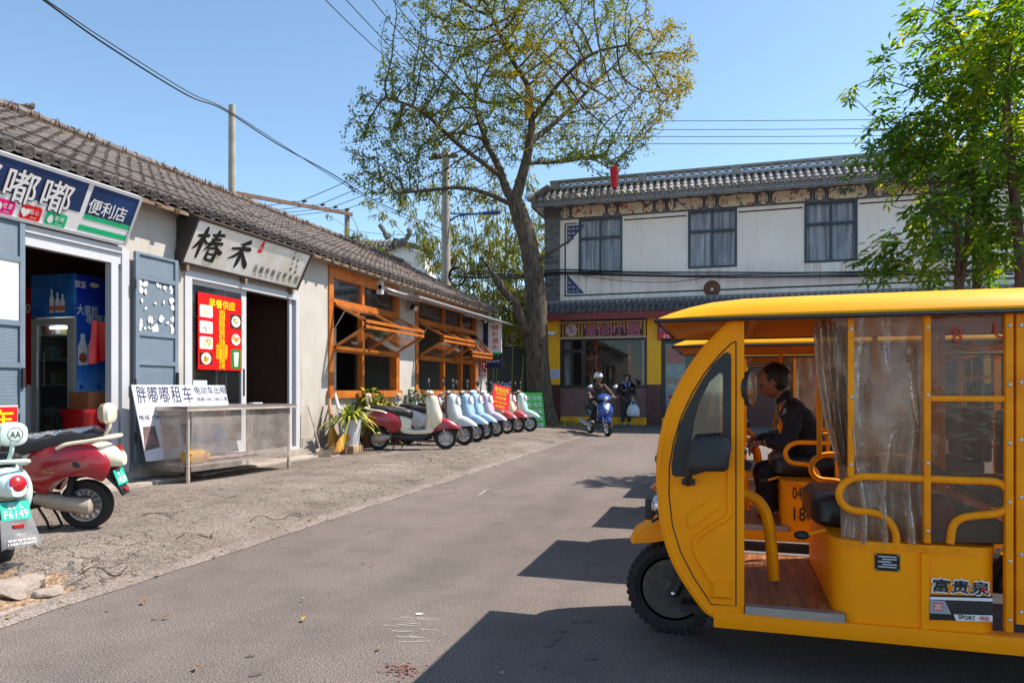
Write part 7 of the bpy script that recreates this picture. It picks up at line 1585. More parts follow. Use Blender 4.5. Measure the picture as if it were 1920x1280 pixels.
wire("eave_cable", "black cable clipped along the edge of the grey shop roof", (W + .3, -1, 3.74), (W + .22, Y_END, 3.72), .03, .009); wire("eave_cable", "second thin cable lying higher on the shop roof tiles", (W + .05, -1, 3.95), (W + .0, Y_END, 3.9), .03, .008)
for k in range(3): px_wire("loose_cable", "loose dark cable drooping under the eave end to the tree", [(830 + k * 12, 545 + k * 6), (900, 560 + k * 8), (950, 560 + k * 10), (1000, 500 + k * 20)], [17.5, 19.5, 21, 22], .010, "loose cables at the eave end")
random.seed(77)
# ================================================================== YELLOW ELECTRIC THREE-WHEELERS
TX, TY = -.273, 3.762
def ts(px, py, ly=-.545): p = onY(px, py, TY + ly); return p.x - TX, p.z
def tv(px, py, ly=-.545): x, z = ts(px, py, ly); return V((x, ly, z))
M_ty = mat("yellow_vehicle_paint", (1., .335, .0003), .45, var=.1, scale=2.2, c2=(.96, .30, .0003), spec=.16); M_ty2 = mat("yellow_tube_paint", (.98, .33, .001), .45, var=.35, scale=7, c2=(.74, .23, .003), spec=.2)
M_under = mat("shaded_yellow_roof_paint", (.72, .22, .006), .5, var=.2, scale=3); M_wood = None  # roof yellow turned orange: the underside's shade is put into the colour
def wood_mat():
    m = bpy.data.materials.new("wood_print_floor"); n, l = nodes_of(m); out = n.new("ShaderNodeOutputMaterial"); p = n.new("ShaderNodeBsdfPrincipled"); l.new(p.outputs[0], out.inputs[0]); p.inputs['Roughness'].default_value = .35
    tc = n.new("ShaderNodeTexCoord"); mp = n.new("ShaderNodeMapping"); mp.inputs['Scale'].default_value = (14, 1.6, 1); l.new(tc.outputs['Object'], mp.inputs[0]); nz = n.new("ShaderNodeTexNoise"); nz.inputs['Scale'].default_value = 2.5; nz.inputs['Detail'].default_value = 8; nz.inputs['Distortion'].default_value = .8; l.new(mp.outputs[0], nz.inputs['Vector'])
    r = ramp(n, [(.3, (.10, .03, .012)), (.5, (.26, .10, .035)), (.7, (.40, .18, .06))]); l.new(nz.outputs[0], r.inputs[0]); l.new(r.outputs[0], p.inputs['Base Color']); return m
M_wood = wood_mat(); M_gasket = mat("black_gasket", (.012, .012, .013), .45, var=.1); M_sill = mat("aluminium_sill", (.36, .36, .35), .4, .7, var=.2)
M_tglass = thin("cab_glass", (.82, .86, .85), (.1, .1, .1), .06, .18); M_pvc = thin("wrinkled_clear_pvc", (.62, .53, .44), (.52, .385, .265), .88, .07, .2, .7, 6.); M_pvc2 = thin("clear_pvc_window", (.60, .54, .48), (.20, .145, .10), .34, .06, .08, .5, 3.)
t1 = thing("electric_tricycle", "yellow electric three wheeler in front with clear plastic side curtains", "tricycle", (TX, TY, 0))
G_T = "yellow three wheelers parked side by side"; t1['group'] = G_T
HW = .545
# roof
def roof_ring(x, h):
    top = [(-.585, .0), (-.588, .02), (-.565, .055), (-.51, .088), (-.38, .112), (-.2, .128), (0, .134)]; top = top + [(-y, z) for y, z in reversed(top[:-1])]
    bot = [(.56, -.003), (.50, .03), (.25, .05), (0, .055), (-.25, .05), (-.50, .03), (-.56, -.003)]
    return [V((x, y, 1.552 + z * h)) for y, z in top] + [V((x, y, 1.552 + (z * min(1, h) if z > 0 else z))) for y, z in bot]
b = MB(); b.loft([roof_ring(x, h) for x, h in ((-.03, .12), (-.02, .25), (.03, .45), (.10, .68), (.20, .86), (.34, .97), (.6, 1.), (1.2, 1.02), (1.9, 1.), (2.3, .95), (2.42, .8), (2.46, .4))])
for f in b.bm.faces:
    if f.calc_center_median().z < 1.552 + .058 and abs(f.normal.z) > .3: pass
bmesh.ops.recalc_face_normals(b.bm, faces=b.bm.faces[:]); b.bm.normal_update()
for f in b.bm.faces:
    if f.normal.z < -.5: f.material_index = 1
rf = b.build("roof", [mat("sunlit_yellow_roof_paint", (.88, .40, .002), .42, var=.12, scale=1.6, c2=(.82, .35, .002), spec=.22), M_under], t1, 35)  # top is a sunlit copy of the body yellow, sunlight put into its colour
b = MB(); b.tube([(-.035, -.586, 1.552), (-.035, .586, 1.552), (2.465, .586, 1.552), (2.465, -.586, 1.552)], .011, 6, closed=True); b.build("roof_trim", M_gasket, rf)
b = MB()
for k in range(9): y = -.46 + k * .115; b.tube([(-.01, y * 1.12, 1.556), (.12, y * .9, 1.578), (.30, y * .55, 1.596)], .011, 5)
for x in (.36, .75, 1.15, 1.6, 2.05): b.box((x, -.54, 1.545), (x + .035, .54, 1.58))
b.build("roof_rib", M_under, t1)
# cab sides with the arch, window and pressings
arc = [(1384, 596), (1364.5, 613), (1346, 631.6), (1319, 661), (1293, 698), (1269, 743), (1253, 785.6), (1242, 833), (1238, 881), (1239.7, 929), (1245, 977), (1258, 1030), (1277, 1072.5), (1301, 1110), (1324.7, 1141.5), (1343, 1153)]
arcL = [ts(*p) for p in arc]
hole_ = [(1371, 671), (1370, 664), (1364, 660), (1356, 663), (1335, 685), (1314, 716.5), (1293, 754), (1274, 796), (1263.6, 839), (1259, 870.6), (1260, 889), (1266, 893), (1290, 893), (1345, 878), (1364, 862), (1371, 845)]
pane = [(1355.5, 703), (1350, 698), (1330, 716), (1311, 754), (1301, 791), (1296, 825), (1294, 862), (1320, 862), (1350, 850), (1355.5, 835)]
seam = [(1380, 640), (1372, 643), (1350, 664), (1322, 698), (1297, 738), (1277, 782), (1263, 828), (1255, 875), (1254.5, 928), (1261, 985), (1277, 1036), (1301, 1082), (1327, 1121), (1333, 1132), (1380, 1135), (1380, 640)]
for sgn in (1, -1):
    Y = lambda d: -HW * sgn + d * sgn
    b = MB(); outer = arcL + [ts(1383, 1153), ts(1383, 596)]
    outer = [tuple(p) for p in smooth_path([V((x, z, 0)) for x, z in arcL], 3)]; outer = [(p[0], p[1]) for p in outer] + [ts(1384, 1153)]
    b.plate(outer, [[ts(*p) for p in hole_]], lambda x, z: V((x, Y(0), z)), (0, .03 * sgn, 0)); cab = b.build("cab_side", M_ty, t1, 0)
    b = MB(); b.plate([ts(*p) for p in hole_], [[ts(*p) for p in pane]], lambda x, z: V((x, Y(-.003), z)), (0, .026 * sgn, 0)); b.build("window_gasket", M_gasket, cab, 0)
    b = MB(); b.plate([ts(*p) for p in pane], [], lambda x, z: V((x, Y(.008), z)), (0, .003 * sgn, 0)); b.build("window_pane", M_tglass, cab, 0)
    b = MB(); b.tube([V((ts(*p)[0], Y(-.0005), ts(*p)[1])) for p in seam], .0028, 4); b.build("panel_seam", M_gasket, cab)
    b = MB()
    def press(pa, pb, h):
        A = [V((ts(*p)[0], Y(.001), ts(*p)[1])) for p in pa]; B = [V((ts(*p)[0], Y(-h), ts(*p)[1])) for p in pb]; b.loft([A, B])
    def inset(poly, k):
        cx = sum(p[0] for p in poly) / len(poly); cy = sum(p[1] for p in poly) / len(poly); o = []
        for x, y in poly: L = math.hypot(x - cx, y - cy); o.append((x + (cx - x) * k / L, y + (cy - y) * k / L))
        return o
    hx = [(1333.7, 932), (1352, 939.5), (1352, 951), (1293, 993), (1286, 984), (1283, 967)]; press(hx, inset(hx, 6), .008); 
    bx = [(1333, 1084), (1374, 1086), (1373, 1124), (1330, 1121)]; press(bx, inset(bx, 10), .018)
    band = smooth_path([tv(1368, 872), tv(1367, 930), tv(1366, 966), tv(1338, 985), tv(1308, 1006), tv(1302, 1022), tv(1306, 1038), tv(1320, 1064), tv(1335, 1090)], 4); rr = []
    for p in band: p.y = Y(.004)
    A = []; pts_ = band
    for i, p in enumerate(pts_):
        d = (pts_[min(i + 1, len(pts_) - 1)] - pts_[max(i - 1, 0)]).normalized(); s_ = d.cross(V((0, 1, 0))); A.append([p + s_ * .017, p + s_ * .006 - V((0, .014 * sgn, 0)), p - s_ * .006 - V((0, .014 * sgn, 0)), p - s_ * .017])
    b.loft(A, caps=False, closed=False)
    b.build("pressing", M_ty, cab, 30)
# windscreen, nose and arch rims
def cw(p, y): x, z = p; return V((x - .045 * (1 - (y / HW) ** 2) * min(1, max(0, (1.52 - z) * 4)), y, z))
arcS = [(p.x, p.y) for p in smooth_path([V((x, z, 0)) for x, z in arcL], 4)]; nW = 31
b = MB(); b.grid(lambda u, v: cw(arcS[min(nW, int(round(u * nW)))], -HW + .03 + (2 * HW - .06) * v), nW, 12); b.build("windscreen", M_tglass, t1, 60)
nN = len(arcS) - 1 - nW; b = MB(); b.grid(lambda u, v: cw(arcS[nW + min(nN, int(round(u * nN)))], -HW + .005 + (2 * HW - .01) * v), nN, 12); ns = b.build("nose", M_ty, t1, 60)
for s_ in (-1, 1): b = MB(); b.tube([V((x, s_ * (HW - .016), z)) for x, z in arcS], .02, 8); b.build("arch_rim", M_ty, t1)
b = MB(); x, z = arcS[nW]; b.tube([cw((x - .004, z), y) for y in (-.5 + k * .1 for k in range(11))], .014, 6); x, z = arcS[2]; b.rod((x, -.5, z), (x, .5, z), .016, None, 6); b.build("screen_rubber", M_gasket, t1)
# posts, rails, chassis
def post(px0, px1, py0, py1, ly=-HW, dep=.035, nm="post"):
    x0, z0 = ts(px0, py1, ly); x1, z1 = ts(px1, py0, ly)
    for s_ in (1, -1):
        ya, yb = (ly, ly + dep) if s_ > 0 else (-ly - dep, -ly); b = MB(); b.box((x0, min(ya, yb), z0), (x1, max(ya, yb), 1.56), 0, .004); o = b.build(nm, M_ty2 if px0 > 1400 else M_ty, t1)
        bb = MB(); n_ = max(2, int((z1 - z0) / .19))
        for k in range(n_): bb.ball(((x0 + x1) / 2, (ly - .002) * s_, z0 + .05 + (1.50 - z0 - .05) * k / (n_ - 1)), (.008, .006, .008), 8, 4)
        if px0 > 1400: bb.build("bolt", M_rim, o)
post(1382.5, 1395.5, 596, 1153, nm="front_post"); post(1590, 1602, 595, 893); post(1733, 1746, 592, 1018); post(1886, 1901, 590, 1185); post(1906, 1922, 590, 1170)
x0, z0 = ts(1746, 752); x1, z1 = ts(1886, 742)
for s_ in (-1, 1): b = MB(); b.box((x0, s_ * (HW - .02) - .015, z0), (x1, s_ * (HW - .02) + .015, z0 + .022), 0, .003); b.build("crossbar", M_ty2, t1)
rail1 = [(1737, 897), (1690, 895), (1650, 893.5), (1612, 893.5), (1587, 902), (1574, 920), (1577, 940), (1596, 955), (1640, 961), (1664, 974), (1678, 996), (1681, 1018)]
rail2 = [(1737, 897), (1800, 900), (1858, 902), (1882, 910), (1893, 930), (1888, 952), (1868, 962), (1830, 966), (1803, 971), (1787, 985), (1781, 1018)]
for s_ in (1, -1):
    for rl_ in (rail1, rail2): b = MB(); b.tube([V((p.x, p.y * s_, p.z)) for p in smooth_path([tv(*q, -HW + .02) for q in rl_], 5)], .0155, 10); b.build("rail", M_ty2, t1)
for s_ in (1, -1):
    b = MB(); xa = ts(1338, 1150)[0]; ya, yb = sorted((-s_ * .552, -s_ * .47)); b.box((xa, ya, .215), (2.4, yb, .285), 0, .006); b.build("side_sill", M_ty, t1)
b = MB(); b.box((.18, -.47, .20), (2.4, .47, .235)); b.box((.05, -.2, .16), (2.4, -.1, .2)); b.box((.05, .1, .16), (2.4, .2, .2)); b.rod((1.75, -.5, .24), (1.75, .5, .24), .05); b.build("chassis", M_blackm, t1, 0)
xs0, xs1 = ts(1397, 1150)[0], ts(1584, 1150)[0]
b = MB(); b.box((xs0, -.52, .285), (xs1 + .02, .52, .315)); b.build("floor", M_wood, t1, 0)
for s_ in (1, -1):
    b = MB(); ya, yb = sorted((-s_ * .556, -s_ * .505)); b.box((xs0, ya, .2851), (xs1, yb, .320)); 
    for k in range(3): b.box((xs0, ya - .001 if s_ > 0 else yb, .290 + k * .009), (xs1, ya if s_ > 0 else yb + .001, .293 + k * .009))
    b.build("sill_strip", M_sill, t1, 0)
# seat boxes, cushions
xb0, xb1, zb1 = ts(1566, 1015)[0], ts(1876, 1015)[0], ts(1600, 1016)[1]
def sbox(x0, x1, z0, z1, ry, g=0., r_=.085):
    o = []; 
    for cx, cy, a0 in ((x1 - r_, ry - r_, 0), (x0 + r_, ry - r_, 90), (x0 + r_, -ry + r_, 180), (x1 - r_, -ry + r_, 270)):
        for k in range(7): a = R(a0 + 15 * k); o.append((cx + (r_ + g) * math.cos(a), cy + (r_ + g) * math.sin(a)))
    return o
ol = sbox(xb0, xb1, 0, 0, .53); b = MB(); b.loft([[V((x, y, .285)) for x, y in ol], [V((x, y, zb1)) for x, y in ol]]); sb_ = b.build("seat_box", M_ty, t1, 30)
ol2 = sbox(xb0, xb1, 0, 0, .53, .006); b = MB(); b.loft([[V((x, y, z)) for x, y in ol2] for z in (zb1 - .028, zb1 + .004)])
for px in (1617, 1680, 1735, 1800, 1880): b.ball((ts(px, 1015)[0], -.536, zb1 - .012), (.008, .006, .008), 8, 4)
b.build("box_rim", M_ty2, t1, 30)
b = MB(); xa, xb = ts(1727, 1090, -.535)[0], ts(1741, 1090, -.535)[0]; b.box((xa, -.542, .285), (xb, -.53, zb1 - .03)); b.build("seam_strip", M_ty, t1, 0)
M_cush = mat("dark_vinyl_cushion", (.03, .026, .026), .4, var=.3, bump=.1, bscale=120)
xc = ts(1523, 930, -.28)[0]
b = MB(); b.loft([[V((x, y, z)) for x, y in sbox(xc + g_, xc + .46 - g_, 0, 0, .27 - g_)] for z, g_ in ((zb1 + .004, .03), (zb1 + .03, 0), (zb1 + .12, 0), (zb1 + .15, .03))]); b.build("driver_seat", M_cush, t1, 50)
b = MB(); b.box((1.05, -.47, zb1 + .004), (1.35, .47, zb1 + .1), 0, .03); b.build("passenger_seat", M_cush, t1, 50)
b = MB(); b.box((1.95, -.47, .5), (2.3, .47, .62), 0, .03); b.box((2.26, -.47, .62), (2.36, .47, 1.1), 0, .03); b.build("rear_seat", M_cush, t1, 50)
b = MB(); b.box((1.95, -.5, .285), (2.38, .5, .5)); b.build("rear_box", M_ty, t1, 0)
for z in (.75, .95, 1.15, 1.35): b = MB(); b.box((2.36, -.5, z), (2.39, .5, z + .025)); b.build("rear_bar", M_ty2, t1, 0)
for s_ in (-1, 1): b = MB(); b.box((2.35, s_ * .515 - .02, .285), (2.40, s_ * .515 + .02, 1.56), 0, .004); b.build("rear_post", M_ty2, t1)
# steering gear, dash, levers
b = MB(); b.tube(smooth_path([tv(1392, 925, -.30), tv(1420, 938, -.30), tv(1438, 968, -.30), tv(1446, 1020, -.30), tv(1451, 1085, -.30)], 5), .034, 10, flat=.8); b.build("knee_tube", M_ty2, t1)
b = MB(); b.rod((.02, 0, .5), (.14, 0, .98), .035, .03); gz_ = .98; b.tube(smooth_path([(.30, -.34, .93), (.2, -.2, 1.0), (.14, 0, 1.0), (.2, .2, 1.0), (.30, .34, .93)], 4), .014, 8); b.build("handlebar", M_blackm, t1)
for s_ in (-1, 1): b = MB(); b.rod((.24, s_ * .27, .96), (.36, s_ * .40, .905), .022, None, 10); b.rod((.2, s_ * .2, .98), (.3, s_ * .38, .88), .007); b.cbox((.2, s_ * .2, 1.0), (.07, .06, .06), 0, .01); b.build("grip", M_blackp, t1)
b = MB(); b.box((.03, -.48, .70), (.17, .48, .84), 0, .03); b.box((.06, -.15, .84), (.17, .15, .94), 0, .03); b.build("dashboard", M_blackp, t1)
b = MB(); q = tv(1508, 1003, -.36); b.rod(q, q + V((.09, 0, .03)), .008); b.ball(q + V((-.01, 0, 0)), (.035, .02, .02), 10, 6, 1); b.build("brake_lever", [M_ty2, M_blackp], t1)
b = MB(); ce = tv(1409, 728, -.49); ax = V((1, -.32, 0)); b.lathe([(.02, .03), (.075, .022), (.083, 0), (.078, -.004)], ce, -ax, 20, 0); b.lathe([(.076, -.004), (.001, -.006)], ce, -ax, 20, 1); b.rod(tv(1396, 723, -.545) - V((.02, 0, 0)), ce, .007, None, 6, 2); b.build("inner_mirror", [M_blackp, M_mirror, M_rim], t1)
b = MB(); A = [(1290, 884), (1285, 876), (1296, 826), (1303, 819), (1357, 816), (1366, 821), (1370, 846), (1366, 878), (1358, 884)]; L_ = -.655
oc = (1328, 852); b.loft([[tv(oc[0] + (p[0] - oc[0]) * k, oc[1] + (p[1] - oc[1]) * k, L_ + d) for p in A] for k, d in ((.80, -.028), (.95, -.018), (1, .0), (1, .03), (.9, .035))]); b.tube(smooth_path([tv(1296, 880, L_ + .02), tv(1291, 893, -.62), tv(1290, 906, -.58)], 4), .016, 8); b.box(tuple(tv(1278, 909, -.58)), tuple(tv(1303, 899, -.58) + V((0, .035, 0))), 0, .004); b.build("wing_mirror", M_blackp, t1)
# front wheel, fork, fender, lamps
WR2 = .232; b = MB(); tp_ = [(WR2 - .075, -.045), (WR2 - .04, -.062), (WR2 - .012, -.055), (WR2, -.03), (WR2, .03), (WR2 - .012, .055), (WR2 - .04, .062), (WR2 - .075, .045)]
b.lathe(tp_, (0, 0, 0), (0, 1, 0), 48, 0, loop=True)
for k in range(40):
    a = 2 * math.pi * k / 40
    for s_ in (-1, 1):
        M_ = Matrix.Rotation(-a, 4, 'Y') @ Matrix.Translation((WR2 - .006, s_ * .045, 0)); b.box((-.010, -.014, -.009), (.007, .014, .009), 0, 0, M_)
tyre = b.mesh("tyre", 35); tyre.materials.append(M_tyre)
b = MB(); r0 = WR2 - .07; b.lathe([(r0, -.05), (r0 - .012, -.05), (r0 - .02, -.03), (r0 - .05, -.025), (.06, -.035), (.03, -.055), (.001, -.056), (.001, .056), (.03, .055), (r0 - .05, .025), (r0 - .02, .03), (r0 - .012, .05), (r0, .05)], (0, 0, 0), (0, 1, 0), 36, 0)
for k in range(5): a = 2 * math.pi * k / 5 + .4; b.rod((.085 * math.cos(a), -.045, .085 * math.sin(a)), (.085 * math.cos(a), -.02, .085 * math.sin(a)), .011, None, 8, 1)
rim = b.mesh("rim", 35); rim.materials.append(mat("black_steel_rim", (.05, .048, .047), .5, .2, var=.6, scale=14, c2=(.11, .095, .08))); rim.materials.append(mat("bronze_bolt", (.3, .2, .1), .4, .8))
for x, y in ((0, 0), (1.75, -.46), (1.75, .46)):
    w = put("wheel", tyre, t1); w.location = (x, y, WR2); put("rim", rim, w)
b = MB()
for s_ in (-1, 1):
    b.rod((.015, s_ * .085, WR2 - .02), (.13, s_ * .085, .50), .02, .024, 10); b.box((.02, s_ * .085 - .015, WR2 - .05), (.05, s_ * .085 + .015, WR2 + .16)) if False else b.beam((.0, s_ * .085, WR2 - .03), (.06, s_ * .085, WR2 + .17), .03, .045); b.ball((.01, s_ * .106, WR2 - .01), (.016, .012, .016), 10, 5, 1)
    for k in range(8): b.lathe([(.026, -.006), (.034, 0), (.026, .006)], (.06 + .008 * k, s_ * .085, .33 + .022 * k), (.3, 0, 1), 12, 0)
b.build("fork", [M_blackm, M_chrome], t1)
fpx = [(1186, 1013, 1186, 1018), (1192, 996, 1194, 1017), (1216, 981, 1216, 1016), (1238, 973, 1240, 1013), (1262, 962, 1262, 1010)]
b = MB(); rg = []
for xa, ya, xb, yb in fpx:
    x, zt = ts(xa, ya, -.11); zb = ts(xb, yb, -.11)[1]; w_ = .125; rg.append([V((x - .03 * (1 - abs(y)), y * w_, zb + (zt - zb) * zz)) for y, zz in ((-1, 0), (-1, .55), (-.8, .85), (-.4, 1), (.4, 1), (.8, .85), (1, .55), (1, 0), (.9, .02), (0, .45), (-.9, .02))])
b.loft(rg); b.build("fender", M_ty, t1, 50)
b = MB(); p0, p1 = tv(1209, 974, -.25), tv(1224, 936, -.25); b.box((p0.x, -.25, p0.z), (p1.x, -.12, p1.z), 0, .008); b.rod(tv(1222, 978, -.2), tv(1236, 970, -.2), .008, None, 6, 1); b.build("spot_lamp", [M_blackp, M_chrome], t1)
b = MB(); p0 = tv(1229, 946, -.22); b.ball(p0 + V((.02, 0, 0)), (.04, .06, .055), 16, 10, 0); b.ball(p0 + V((.012, 0, 0)), (.038, .05, .045), 14, 8, 1); b.build("headlamp", [M_chrome, M_lens], t1)
b = MB(); p0 = tv(1229, 911, -.3); b.loft([ring(p0 + V((x, 0, z)), (0, 1, 0), (0, 0, 1), ry, rz, 10) for x, z, ry, rz in ((-.022, -.008, .01, .005), (-.01, 0, .035, .014), (.03, .01, .04, .02))]); b.build("indicator", pm("amber_lens", "#e87810", .25, coat=.5), t1)
# lettering, plates
b = MB(); yl = -.533; p0, p1 = tv(1640, 1068, yl), tv(1687, 1039, yl); b.box((p0.x, yl - .002, p0.z), (p1.x, yl, p1.z)); pl = b.build("maker_plate", M_inkblack, t1, 0)
b = MB()
for k in range(5): z = p0.z + (p1.z - p0.z) * (.2 + .15 * k); b.box((p0.x + .012 + (.015 if k in (1, 3) else 0), yl - .004, z), (p1.x - .012 - (.02 if k == 2 else 0), yl - .002, z + (p1.z - p0.z) * .07))
for x in (p0.x + .005, p1.x - .005):
    for z in (p0.z + .005, p1.z - .005): b.ball((x, yl - .003, z), (.003, .002, .003), 6, 4)
b.build("plate_print", M_alu, pl, 0)
b = MB(); c_ = tv(1801.5, 1099, yl); U3, W3 = V((1, 0, 0)), V((.10, 0, 1)); w_ = ts(1855, 1099, yl)[0] - ts(1749, 1099, yl)[0]; h_ = ts(1800, 1087, yl)[1] - ts(1800, 1111, yl)[1]
b.text("富贵泉", c_ - V((0, .001, 0)), U3, W3, w_ * 1.04, h_ * 1.12, .09, 0); b.text("富贵泉", c_ - V((0, .0036, 0)), U3, W3, w_, h_, .035, 1); b.face([tv(1838, 1104, yl - .005), tv(1853, 1099, yl - .005), tv(1846, 1104, yl - .005), tv(1855, 1110, yl - .005)], 2); b.build("name_decal", [M_white, M_inkblack, M_red], t1, 0)
b = MB(); q = lambda px, py, d=.002: tv(px, py, yl - d)
b.face([q(1743, 1161), q(1861, 1165), q(1861, 1117), q(1743, 1114)], 0); b.face([q(1743, 1123, .003), q(1861, 1127, .003), q(1861, 1121, .003), q(1743, 1118, .003)], 1); b.face([q(1743, 1149, .003), q(1784, 1151, .003), q(1772, 1126, .003), q(1743, 1124, .003)], 3); b.face([q(1793, 1163, .003), q(1861, 1164.5, .003), q(1861, 1153, .003), q(1788, 1151, .003)], 1)
b.face([q(1775, 1127, .003), q(1860, 1130, .003), q(1860, 1150, .003), q(1787, 1149, .003)], 4); b.face([q(1751, 1143, .004), q(1767, 1144, .004), q(1767, 1130, .004), q(1751, 1129, .004)], 2)
for i in range(13):
    for j in range(3):
        b.mi = 0; cx, cy = 1786 + i * 5.9 + 2.9 * (j % 2), 1133 + j * 6.3 + i * .12
        if cx < 1859: b.face([q(cx + 2.1 * math.cos(R(60 * k)), cy + 2.4 * math.sin(R(60 * k)), .004) for k in range(6)])
b.text("富", q(1759, 1136.5, .006), (1, 0, 0), (0, 0, 1), .028, .024, .0, 1)
def dtext(t_, px, py, w, h, mi): b.text(t_, q(px, py, .006), (1, 0, -.02), (0, 0, 1), ts(px + w, py, yl)[0] - ts(px, py, yl)[0], h * .00235, .03, mi)
dtext("SPORT", 1813, 1157, 32, 7, 0); dtext("AND", 1846, 1158.5, 19, 7, 2); b.build("sport_decal", [M_inkblack, M_white, M_red, pm("silver_vinyl", "#9aa0a6", .35), pm("dark_mesh_print", "#2b2b30", .4)], t1, 0)
# clear plastic side sheets
def sheet_px(nm, quad, ly, amp, fu, nu, nv, m, wav=None):
    tl, tr_, br, bl = [ts(*p, ly) for p in quad]; b = MB()
    def fn(u, v):
        x = (tl[0] * (1 - u) + tr_[0] * u) * (1 - v) + (bl[0] * (1 - u) + br[0] * u) * v; z = (tl[1] * (1 - u) + tr_[1] * u) * (1 - v) + (bl[1] * (1 - u) + br[1] * u) * v
        return V((x, ly + amp * (math.sin(u * fu + 2.5 * noise.noise(V((u * 2, v * 2.2, 4)))) * (.3 + .7 * v) + 1.1 * noise.noise(V((u * 5, v * 3, 2)))), z))
    b.grid(fn, nu, nv); return b.build(nm, m, t1, 80)
sheet_px("plastic_curtain", ((1560, 594), (1736, 590), (1734, 1016), (1578, 1016)), -.510, .030, 21, 110, 70, M_pvc); sheet_px("plastic_window", ((1744, 590), (1888, 586), (1888, 1018), (1744, 1016)), -.522, .004, 8, 40, 24, M_pvc2); sheet_px("plastic_window", ((1903, 588), (2150, 580), (2150, 1180), (1903, 1170)), -.522, .004, 8, 40, 24, M_pvc2)
tl, tr_, br, bl = ts(1524, 606, -.50), ts(1600, 596, -.50), ts(1602, 892, -.50), ts(1572, 880, -.50); b = MB()
def gath(u, v):
    pinch = 1 - .62 * math.sin(min(1, v * 1.15) * math.pi * .55); x0 = tl[0] + (bl[0] - tl[0]) * (.12 * v + .88 * v * v); x1 = tr_[0] + (br[0] - tr_[0]) * v; x = x1 + (x0 - x1) * (1 - u) * (1 if True else pinch); z = tl[1] + (bl[1] - tl[1]) * v + .02 * math.sin(u * 6)
    return V((x, -.50 + (.035 - .01 * v) * math.sin(u * 34 + 3 * noise.noise(V((u * 3, v * 2.5, 8)))) + .02 * noise.noise(V((u * 4, v * 6, 1))), z))
b.grid(gath, 90, 36); b.build("gathered_curtain", thin("gathered_clear_pvc", (.70, .62, .52), (.52, .39, .27), .66, .12, .15, .8, 5.), t1, 80)
b = MB()                                      # red characters printed on the rear plastic window
b.text("8", tv(1795, 628, -.53), (1, 0, 0), (0, 0, 1), .035, .06, .02); b.text("U", tv(1878, 620, -.53), (1, 0, 0), (0, 0, 1), .05, .06, .02); b.build("window_lettering", pm("faded_red_print", "#b02a12"), t1, 0)
for s_ in (1,): sheet = None
b = MB(); x0, z0 = ts(1600, 600, .5); b.grid(lambda u, v: V((.88 + u * .42, .52 + .012 * math.sin(u * 20 + v * 4), 1.5 - .85 * v)), 40, 16); b.build("plastic_curtain", M_pvc2, t1, 80)
# parked copies further along the row
copies = []
for k, (dx_, dy_, lb) in enumerate(((-.07, 1.95, "second yellow three wheeler with stencilled number and a driver aboard"), (.10, 3.77, "third yellow three wheeler of the parked row, mostly hidden"), (.12, 5.6, "farthest yellow three wheeler of the parked row"))):
    c_ = copy_tree(t1); c_.location = (TX + dx_, TY + dy_, 0); c_['label'] = lb; copies.append(c_)
t2 = copies[0]; oy = -.534
for o in list(t2.children):                   # the second vehicle rides with its side open
    if o.name.split('.')[0] in ('gathered_curtain', 'plastic_curtain', 'inner_mirror', 'window_lettering') or (o.name.startswith('post') and o.bound_box[0][1] < 0 and abs(o.bound_box[0][0] - ts(1590, 893)[0]) < .02): [bpy.data.objects.remove(q_) for q_ in list(o.children)]; bpy.data.objects.remove(o)
def t2v(px, py, ly=oy, d=0.): p = onY(px, py, t2.location.y + ly); return V((p.x - t2.location.x, ly - d, p.z))
b = MB()
for t_, px, py, w_, h_ in (("04-1", 1501, 924, 28, 23), ("1809", 1514, 964, 47, 25)):
    p = t2v(px, py, oy, .002); b.text(t_, p, (1, 0, 0), (0, 0, 1), w_ * .0037, h_ * .0037, .02)
b.build("stencil_number", M_inkblack, t2, 0)
# things lying in the front vehicle
b = MB(); qa, qb = tv(1742, 920, -.30), tv(1885, 1005, -.30)
b.grid(lambda u, v: V((qa.x - .02 + (qb.x - qa.x + .1) * u, -.42 + .8 * v, zb1 + .10 + .20 * (1 - u ** 1.6) * (.75 + .25 * math.sin(v * 4)) + .02 * noise.noise(V((u * 5, v * 5, 2))))), 24, 24)
o = tag(b.build("grey_blanket", mat("slate_blanket_cloth", (.075, .075, .088), .9, var=.3, bump=.3), smooth=70), "grey blanket heaped on the bench of the front three wheeler", "blanket"); o.location = (TX, TY, 0)
b = MB(); p = tv(1757, 968, -.44); b.loft([ring(p + V((0, d, 0)), (1, 0, 0), (0, 0, 1), r_ * 1.0, r_ * 1.15, 14, 2.6) for d, r_ in ((-.03, .045), (-.01, .065), (.03, .065), (.05, .04))])
o = tag(b.build("red_bag", mat("crimson_bag_cloth", (.42, .01, .025), .6, var=.3)), "crimson bag beside the grey blanket in the front three wheeler", "bag"); o.location = (TX, TY, 0)
